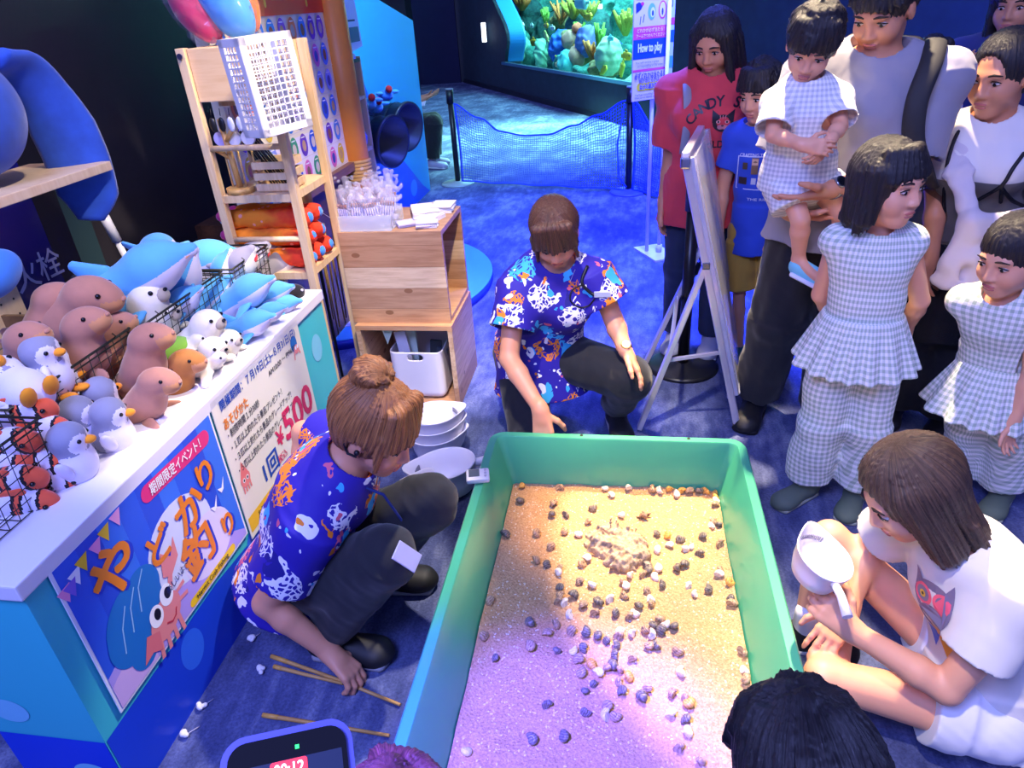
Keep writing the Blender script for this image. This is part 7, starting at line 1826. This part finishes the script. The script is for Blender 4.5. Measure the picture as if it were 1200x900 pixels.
def net(a, b_, ztops, zbot, label, nu, nv, r):
    """hanging net; ztops = height of its upper cord along its length"""
    a, b_ = Vector((*a, 0)), Vector((*b_, 0)); d = b_ - a; root = empty('barrier_net', (a + b_) / 2, 0, label, 'net')
    nrm = Vector((-d.y, d.x, 0)).normalized()
    def pt(u, v):
        k = u * (len(ztops) - 1); i = min(int(k), len(ztops) - 2); f_ = k - i; f_ = f_ * f_ * (3 - 2 * f_); top = ztops[i] * (1 - f_) + ztops[i + 1] * f_
        p = a + d * u + nrm * (.05 * math.sin(u * 9) * math.sin(v * 3) + .02 * math.sin(u * 23 + v * 4)); p.z = zbot + (top - zbot) * v; return p
    mb = MB()
    for i in range(nu + 1): mb.tube([pt(i / nu, k / 8) for k in range(9)], r, 3)
    for k in range(nv + 1): mb.tube([pt(i / 40, k / nv) for i in range(41)], r, 3)
    mb.build('mesh', M_BNET, root)
    mb = MB(); mb.tube([pt(i / 40, 1) for i in range(41)], .009, 6); mb.tube([pt(i / 40, 0) for i in range(41)], .008, 6); mb.tube([pt(0.005, k / 6) for k in range(7)], .008, 6); mb.build('edge_cord', M_BNET, root)
net((S1[0] + .04, S1[1]), (S2[0] - .04, S2[1]), [.80, .66, .54, .50, .52, .60, .70, .82], .03, 'long sagging blue net stretched between the two far barrier posts', 76, 26, .0030)
net((S2[0] + .03, S2[1] - .02), (S3[0], S3[1] + .03), [.84, .52, .36, .48, .70, .80], .03, 'denser short blue net beside the sign stand, partly behind the red-shirted woman', 70, 30, .0035)
mb = MB(); mb.tube([(S2[0] - .05, S2[1] - .03, .8), (S2[0] - .11, S2[1] - .03, .45), (S2[0] - .09, S2[1] - .04, .15), (S2[0] - .02, S2[1] - .04, .06)], .008, 6); o = mb.build('loose_cord', M_BNET); tag(o, 'loose blue cord hanging down beside the middle barrier post', 'cord')

# sign stand
M_SIGN = flat('white stand metal', '#dcd4ec', .4)
sg = empty('sign_stand', (.22, 4.91, 0), 0, 'white upright sign stand with a How to play notice on two poles', 'sign stand')
c4 = [G(742, 292), G(768, 308), G(795, 303), G(770, 288)]
MB().prism([Vector((p.x, p.y, .002)) for p in c4], (0, 0, 1), .014).build('base', M_SIGN, sg)
bc = sum(c4, Vector()) / 4
for dx in (0, -.085): MB().cyl((bc.x + dx + .02, bc.y - dx * .25, .014), (bc.x + dx + .02, bc.y - dx * .25, 1.66), .013, seg=12).build('pole', M_SIGN, sg)
MB().cyl((bc.x + .02, bc.y, .014), (bc.x + .02, bc.y, .07), .022, seg=14).build('clamp', M_SIGN, sg)
YB = bc.y - .06; pl_ = AY(740.5, 118, YB); pr_ = AY(779.5, 103, YB + .0)
right = Vector((pr_.x - pl_.x, .16, 0)); Wb = right.length; right.normalize(); org = Vector((pl_.x, YB - .06, pl_.z)); nrm = right.cross(Vector((0, 0, 1)))
Hb = .90; MB().prism([org, org + right * Wb, org + right * Wb + Vector((0, 0, Hb)), org + Vector((0, 0, Hb))], -nrm, .008).build('notice_board', flat('lavender notice', '#e6cdec', .45), sg)
fl = Flat(org, right, (0, 0, 1), .001); q = Wb
fl.rect(0, .355, q, .425, ink('#e8506c')); fl.rect(0, .245, q, .355, ink('#1f4fd0')); fl.rect(0, .172, q, .185, ink('#e8506c'))
fl.pill(q * .22, .082, q * .80, .082, .026, ink('#f0d02a'))
fl.ellipse(q * .52, .505, .030, .045, ink('#7ab8e8')); fl.ellipse(q * .55, .50, .018, .028, ink('#e8e4f0')); fl.ellipse(q * .84, .51, .032, .05, ink('#d83a5c')); fl.ellipse(q * .84, .51, .024, .042, ink('#ecd8ec')); fl.ellipse(q * .84, .50, .007, .02, ink('#3a2a66')); fl.ellipse(q * .55, .495, .008, .016, ink('#2a4a9a'))
fl.poly([(q * .06, .50), (q * .2, .52), (q * .26, .545), (q * .14, .56), (q * .05, .55)], ink('#2c3ab0')); fl.ellipse(q * .24, .55, .012, .01, ink('#d83a5c'))
fl.line([(q * .18, .44), (q * .20, .48)], .006, ink('#4a4a5c')); fl.line([(q * .27, .45), (q * .30, .49)], .006, ink('#4a4a5c'))
for z in (.575, .600, .625): fl.line([(q * .08, z), (q * .86, z)], .004, ink('#5a4a6a'))
fl.build('notice_print', sg)
nt = lambda tx, s_, c, x, z, w, bo=.01: text(tx, s_, ink(c), sg, org + right * (q * x) + Vector((0, 0, z)), right, (0, 0, 1), bo, width=w, lift=.004)
nt('How to play', .07, '#f4f2ff', .5, .300, q * .72, .035); nt('必ずどれかは当たる！', .042, '#3a3ab0', .5, .148, q * .9, .02); nt('何が当たるかは', .036, '#3a3a9a', .5, .116 + .002, q * .62, .015)
nt('自分の運次第！', .036, '#3a3ab8', .5, .082, q * .56, .02); nt("You'll get something!", .018, '#4a3a66', .35, .034, q * .55, .0); nt('What you win depends on your luck.', .016, '#4a3a66', .5, .016, q * .86, .0)
nt('You will receive a prize', .018, '#5a4a7a', .42, .222, q * .7, 0); nt('corresponding to the color.', .018, '#5a4a7a', .52, .202, q * .8, 0); nt('どれかが必ず当たる！', .026, '#fbeaf4', .5, .405, q * .8, .01); nt('アームでつかんでください', .024, '#fbeaf4', .5, .375, q * .85, .01)
o2 = org + right * (Wb + .012) + Vector((0, .05, .12)); b2 = MB().prism([o2, o2 + right * .05, o2 + right * .05 + Vector((0, 0, .78)), o2 + Vector((0, 0, .78))], -nrm, .008).build('second_notice', flat('white notice', '#d0dcf0', .45), sg)
fl = Flat(o2, right, (0, 0, 1), .001); fl.rect(0, .2, .05, .27, ink('#2c6ad0')); fl.rect(0, .30, .05, .34, ink('#e8506c')); fl.rect(0, .05, .05, .12, ink('#5ab0e0')); fl.rect(.01, .40, .03, .5, ink('#20242c')); fl.build('print', b2)

# A-frame display board
M_ALU = flat('pale aluminium', '#d8d2dc', .28, .04, Metallic=.55); af = empty('display_easel', (.3, 2.9, 0), 0, 'silver A-frame display board seen edge-on behind the tub', 'display board')
NT_, NB_ = AY(803, 186, 2.62), AY(862, 500, 2.60); NB_.z = .04; FT_, FB_ = AY(821, 160, 3.18), Vector((.55, 3.20, .04)); FT_.z = NT_.z
def strip(a, b_, w, t, nm, m=M_ALU, par=af):
    a, b_ = Vector(a), Vector(b_); d = b_ - a; return MB().box((0, 0, 0), (w, t, d.length), bevel=min(w, t) * .2).build(nm, m, par), a, b_, d
def beam(a, b_, w, t, nm, m=M_ALU, par=af, ref=(0, 1, 0)):
    a, b_ = Vector(a), Vector(b_); d = (b_ - a); z = d.normalized(); y = Vector(ref); y = (y - z * y.dot(z)).normalized(); x = y.cross(z); R_ = Matrix((x, y, z)).transposed()
    return MB().box((a + b_) / 2, (w, t, d.length), R_, bevel=min(w, t) * .2).build(nm, m, par)
beam(NT_, NB_, .030, .045, 'side_rail'); beam(FT_, FB_, .030, .045, 'side_rail')
beam(NT_, FT_, .045, .030, 'top_rail', ref=(1, 0, 0)); lo1, lo2 = NT_ + (NB_ - NT_) * .88, FT_ + (FB_ - FT_) * .88; beam(lo1, lo2, .045, .03, 'bottom_rail', ref=(1, 0, 0))
bn_ = (NB_ - NT_).cross(FT_ - NT_).normalized(); bn_ = bn_ if bn_.x > 0 else -bn_
MB().prism([NT_ + (NB_ - NT_) * .02, FT_ + (FB_ - FT_) * .02, lo2, lo1], bn_, .012).build('board', flat('white board', '#e4dcea', .3), af)
cv = NT('clear cover'); cv.out((.85, .88, .97, 1), .05, Alpha=.30, Specular_IOR_Level=1.0)
off = bn_ * .032; MB().prism([NT_ + (NB_ - NT_) * .0 + off, FT_ + off, lo2 + off, lo1 + off], bn_, .006).build('clear_cover', cv.m, af)
for a, b_ in ((NT_, lo1), (FT_, lo2)): beam(a + bn_ * .022, b_ + bn_ * .022, .016, .03, 'cover_edge', flat('cover edge', '#c8c8dc', .15, Metallic=.3))
hA, hB = NT_ + (NB_ - NT_) * .36, FT_ + (FB_ - FT_) * .36; lA = G(749, 503, .0); lB = Vector((lA.x + .04, 3.2, 0))
MB().box(hA, (.03, .05, .03), bevel=.005).build('hinge', flat('steel hinge', '#9a9aa8', .25, Metallic=1), af)
beam(hA, lA + Vector((0, 0, .005)), .022, .040, 'leg'); beam(hB, lB + Vector((0, 0, .005)), .022, .04, 'leg')
beam(hA + (lA - hA) * .5, hB + (lB - hB) * .5, .022, .018, 'cross_bar', ref=(1, 0, 0)); mA = hA + (lA - hA) * .55; beam(mA, NT_ + (NB_ - NT_) * .70, .016, .012, 'spreader')
MB().box(NT_ + Vector((0, -.02, -.01)), (.035, .03, .04), bevel=.006).build('corner_clip', flat('chrome clip', '#c8c8d4', .15, Metallic=1), af)

# ------------------------------------------------------------------ reef in the aquarium
def RF(px, py, off): return AW(px, py, -off)
rm_ = []
for nm, c1, c2 in (('teal rock', '#1f6a6a', '#4fb0a0'), ('dark reef rock', '#16404a', '#3a7a78'), ('tan rock', '#6a6a4a', '#b0a878')):
    t = NT(nm); co = t.coord(); f_ = t.noise(co, 9, 6, .7); t.bump(f_, .8, .05); rm_.append(t.out(t.ramp(f_, [(.35, lin(c1)), (.65, lin(c2))]), .9))
ROCKS = ((606, 62, .9, .55, .75, 0), (618, 22, 1.3, .8, .6, 1), (655, 62, 1.0, .9, .55, 1), (640, 40, 1.7, 1.0, .8, 1), (678, 62, .9, .55, .65, 2), (692, 38, 1.3, .7, .8, 1), (715, 72, .8, .6, .4, 0), (705, 78, .6, .5, .25, 2), (728, 45, 1.2, .5, .9, 0), (662, 80, .55, .45, .3, 0), (622, 70, .7, .4, .5, 0), (672, 18, 1.5, .8, .35, 2), (690, 86, .6, .5, .25, 0), (635, 12, 1.7, .9, .5, 0), (715, 15, 1.9, .8, .6, 0))
for i, (px, py, off, w, h, mi) in enumerate(ROCKS):
    s = Soft(.028); p = RF(px, py, off); r_ = random.Random(100 + i)
    for k in range(5): s.ell(p + ADIR * r_.uniform(-.4, .4) * w + Vector((0, 0, r_.uniform(-.35, .35) * h)), (w * r_.uniform(.3, .5), w * r_.uniform(.25, .4), h * r_.uniform(.3, .5)), None, .12)
    s.ripple(.05, 9, i); o = s.build('reef_rock', rm_[mi]); tag(o, ['teal reef rock in the aquarium', 'shadowy reef rock at the back of the aquarium', 'tan reef rock in the aquarium'][mi], 'rock', ['teal reef rocks', 'shadowy reef rocks', 'tan reef rocks'][mi])
def coral_branch(px, py, off, h, n, m, label, spread=.5, r=.03, group=None):
    p = RF(px, py, off); mb = MB(); r_ = random.Random(int(px * 7 + py))
    for i in range(n):
        a = r_.uniform(-spread, spread); b_ = r_.uniform(-spread, spread); tip = p + ADIR * a * h + AN * b_ * h * .6 + Vector((0, 0, h * r_.uniform(.7, 1.1))); mid = p + (tip - p) * .5 + ADIR * a * h * .2
        mb.tube([p, mid, tip], [r * 1.2, r, r * .55], 7); q = mid + (ADIR * r_.uniform(-.3, .3) + Vector((0, 0, .35))) * h * .8; mb.tube([mid, q], [r * .8, r * .45], 6)
    o = mb.build('coral', m); tag(o, label, 'coral', group)
LIME, OLV, ORG, BLUC, PKC2, VIO = flat('lime coral', '#7cb84a', .7), flat('olive coral', '#9a9a3a', .8, .2), flat('orange coral', '#d88a4a', .8, .2), flat('blue coral', '#2a6ad8', .8, .2, 12), flat('pink coral', '#c89a8a', .8, .2), flat('violet coral', '#6a7ac8', .8, .2)
coral_branch(702, 57, .7, .36, 12, LIME, 'bright lime branching coral, tallest of its kind in the aquarium', .45); coral_branch(680, 45, .9, .26, 12, LIME, 'lime tufted coral in the middle of the reef', .5, .035); coral_branch(640, 28, .9, .28, 10, LIME, 'lime coral near the window arch side of the reef', .45)
coral_branch(672, 20, 1.0, .32, 18, OLV, 'olive spreading coral crowning the middle of the reef', .95, .045); coral_branch(690, 22, 1.0, .28, 16, OLV, 'olive coral beside the crown of the reef', .9, .04); coral_branch(612, 10, 1.0, .35, 12, ORG, 'brownish orange coral high at the arch side', .9, .05)
coral_branch(695, 70, .7, .28, 12, ORG, 'orange low coral near the reef foot', .9, .035); coral_branch(680, 68, .75, .25, 10, ORG, 'orange knobbly coral beside the pink one at reef foot', .8, .04); coral_branch(733, 40, .9, .34, 12, OLV, 'olive coral half hidden behind the notice board', .7, .04); coral_branch(657, 28, 1.0, .4, 10, ORG, 'thin orange coral reaching sideways from the reef', 1.1, .025); coral_branch(655, 78, .6, .2, 10, OLV, 'small olive coral low at the window sill', .8, .03)
for px, py, off, w, h, m, lb_ in ((659, 56, .75, .26, .30, BLUC, 'large round blue coral head in the middle of the aquarium'), (688, 48, .8, .20, .26, VIO, 'violet lumpy coral beside the lime one'), (668, 47, .7, .13, .16, PKC2, 'pinkish tan round coral beside the blue head'), (676, 66, .65, .15, .17, PKC2, 'pinkish coral lump at the reef foot'), (705, 53, .9, .12, .10, BLUC, 'small blue coral below the tall lime branches'), (723, 58, .8, .14, .12, BLUC, 'blue coral lump near the notice board'), (676, 33, .8, .10, .08, flat('salmon sponge', '#e07a5a', .8), 'salmon sponge high on the reef'), (616, 62, .6, .16, .3, flat('pale teal coral', '#7ac8b8', .8), 'pale teal column coral at the arch side'), (634, 65, .55, .14, .30, flat('pale green sponge', '#8ad8b4', .8), 'pale green standing sponge near the arch side'), (664, 74, .5, .16, .22, flat('aqua sponge', '#5ac8d0', .8), 'aqua sponge standing at the window sill'), (713, 66, .55, .22, .28, flat('cream coral', '#a8d0b0', .8, .3, 20), 'large cream bumpy coral near the sill')):
    s = Soft(.016); p = RF(px, py, off); s.ell(p, (w, w, h), None, .05); s.ell(p + ADIR * w * .5, (w * .6, w * .6, h * .7), None, .05); s.ripple(.022, 18, int(px)); o = s.build('coral', m); tag(o, lb_, 'coral')
def fish(px, py, off, L_, m, label, flip=1, tilt=0.0):
    p = RF(px, py, off); dx = (ADIR * flip + Vector((0, 0, tilt))).normalized(); s = Soft(L_ * .045); 
    s.bar(p - dx * L_ * .28, p + dx * L_ * .30, (L_ * .20, L_ * .08), (L_ * .16, L_ * .07), (0, 0, 1), L_ * .05); s.bar(p - dx * L_ * .38, p - dx * L_ * .58, (L_ * .05, L_ * .02), (L_ * .20, L_ * .02), (0, 0, 1), L_ * .04)
    o = s.build('fish', m); MB().ball(p + dx * L_ * .34 + AN * L_ * .075 + Vector((0, 0, L_ * .05)), L_ * .035, 8).build('eye', M_BLACKEYE, o); F2 = Soft(L_ * .035); F2.bar(p + Vector((0, 0, L_ * .16)), p - dx * L_ * .2 + Vector((0, 0, L_ * .26)), (L_ * .12, L_ * .03), (L_ * .05, L_ * .02), tuple(dx), .01); F2.build('dorsal_fin', m, o); tag(o, label, 'fish')
FW, FY, FG = flat('white fish', '#e4f4f4', .3), flat('yellow fish', '#ead84a', .4), flat('golden fish', '#c8a838', .4)
fish(611, 30, .5, .34, FW, 'plump white fish nearest the window arch', 1); fish(640, 42, .5, .30, flat('pale lime fish', '#d8ec8a', .4), 'pale lime fish swimming tilted in the middle water', 1, .9); fish(626, 50, .5, .36, FG, 'golden brown fish below the white one', -1); fish(648, 33, .5, .22, FW, 'small white fish in the middle water', -1); fish(640, 30, .5, .24, FG, 'small golden fish high in the middle water', 1)
fish(729, 82, .4, .30, FY, 'yellow fish upright near the window sill by the notice board', 1, -2.2); fish(708, 82, .4, .28, FY, 'yellow green fish low at the sill', -1, .5); fish(690, 19, .6, .3, FY, 'yellow fish at the crown of the reef', 1); fish(681, 3, .7, .6, flat('pale big fish', '#9ae0e0', .4), 'big pale fish swimming at the top of the window', 1); fish(653, 76, .35, .24, flat('cream fish', '#e4c8a0', .4), 'cream fish at the sill', 1); fish(716, 45, .5, .22, flat('aqua fish', '#7ae0e8', .4), 'aqua fish beside the lime branches', -1); fish(623, 30, .6, .22, flat('silver fish', '#b8e8e8', .3), 'silver striped fish following the white one', 1); fish(735, 66, .5, .34, FG, 'golden fish half behind the notice board', -1)
o = MB().prism([RF(694, 10, 1.2), RF(706, 10, 1.2), RF(706, 5, 1.2), RF(695, 5, 1.2)], tuple(AN), .02).build('tank_lamp', glow('tank lamp glow', '#e8ffff', 6)); tag(o, 'bright white lamp shining inside the aquarium near its top', 'lamp')

# ------------------------------------------------------------------ visitor filming with a phone, close to us
pd = ray(346, 1022) / np.linalg.norm(ray(346, 1022)); pc3 = Vector(arr((0, 0, CAM_Z)) + pd * .55)
z_ = -Vector(pd); u_ = Vector(ROT @ np.array([-.06, -1, 0])); u_ = (u_ - z_ * u_.dot(z_)).normalized(); r_ = u_.cross(z_); RP = Matrix((r_, u_, z_)).transposed()
ph = empty('smartphone', pc3, 0, 'smartphone in a violet case held up close to us, recording', 'phone')
def pb(x, y, z, w, h, t, nm, m, par=ph, bev=.0):
    mb = MB(); mb.box((0, 0, 0), (w, h, t))
    if bev:
        es = [e for e in mb.b.edges if abs((e.verts[0].co - e.verts[1].co).z) > t * .9]; bmesh.ops.bevel(mb.b, geom=es, offset=bev, segments=6, profile=.5, affect='EDGES')
    bmesh.ops.transform(mb.b, matrix=Matrix.Translation(pc3) @ RP.to_4x4() @ Matrix.Translation((x, y, z)), verts=mb.b.verts); return mb.build(nm, m, par)
pb(0, 0, -.004, .086, .168, .010, 'case', flat('violet case', '#6a68c8', .35), bev=.016); pb(0, 0, .002, .077, .159, .003, 'bezel', flat('black bezel', '#0a0a12', .15), bev=.012)
scr = pb(0, -.006, .0037, .070, .140, .0006, 'screen', glow('dark screen', '#101a3a', .5)); pb(-.012, .031, .0041, .045, .064, .0004, 'preview', glow('preview teal', '#2a9ac8', .7), scr) if False else None
pb(0, .022, .0042, .070, .055, .0004, 'preview', glow('preview teal', '#2f9fc8', .55), scr)
pb(.0, .0585, .0042, .024, .0105, .0006, 'record_badge', glow('record red', '#f0303c', .9), scr, .002); pb(.006, .0705, .0042, .0026, .0026, .0006, 'camera_light', glow('green dot', '#30e060', 1.2), scr)
text('00:12', .0095, glow('white digits', '#fff0f0', 1.0), scr, pc3 + r_ * .0 + u_ * .0585 + z_ * .0048, r_, u_, .02, width=.019, lift=.0002)
wrist = pc3 - u_ * .135 - z_ * .03 + r_ * .02
b = stand((-.42, -.42, 0), 1.62, (.2, 1, 0), (-.40, -.36, 1.50), (.2, .95, -.2), s=1.0, arms=[None, (wrist + Vector((.0, -.12, -.19)), wrist)])
ho = person(b, 'visitor at our side holding up the violet-cased phone, hand just below it', SKIN, [DOWN, dict(d=tuple(u_ * .9 + z_ * -.1), n=tuple(z_), t=tuple(-r_), curl=(.5, .5, .5, .5), thumb=.6)], h=.006)
wear('t_shirt', b, ho, cloth_mat('beige tee', '#b8a890', .1), .008, lambda F: b.top(F, .03, .6, (.08, .09))); wear('trousers', b, ho, JEANS, .009, lambda F: b.legs(F, (.1, .08, .07), .97))
for q in (0, 1): shoe(ho, b.an[q], b.toe[q], 1.0, SHOE_BLACK, SOLE_GREY)
hair(b.H, ho, HAIR_BLACK, 'shoulder', 61, .006)
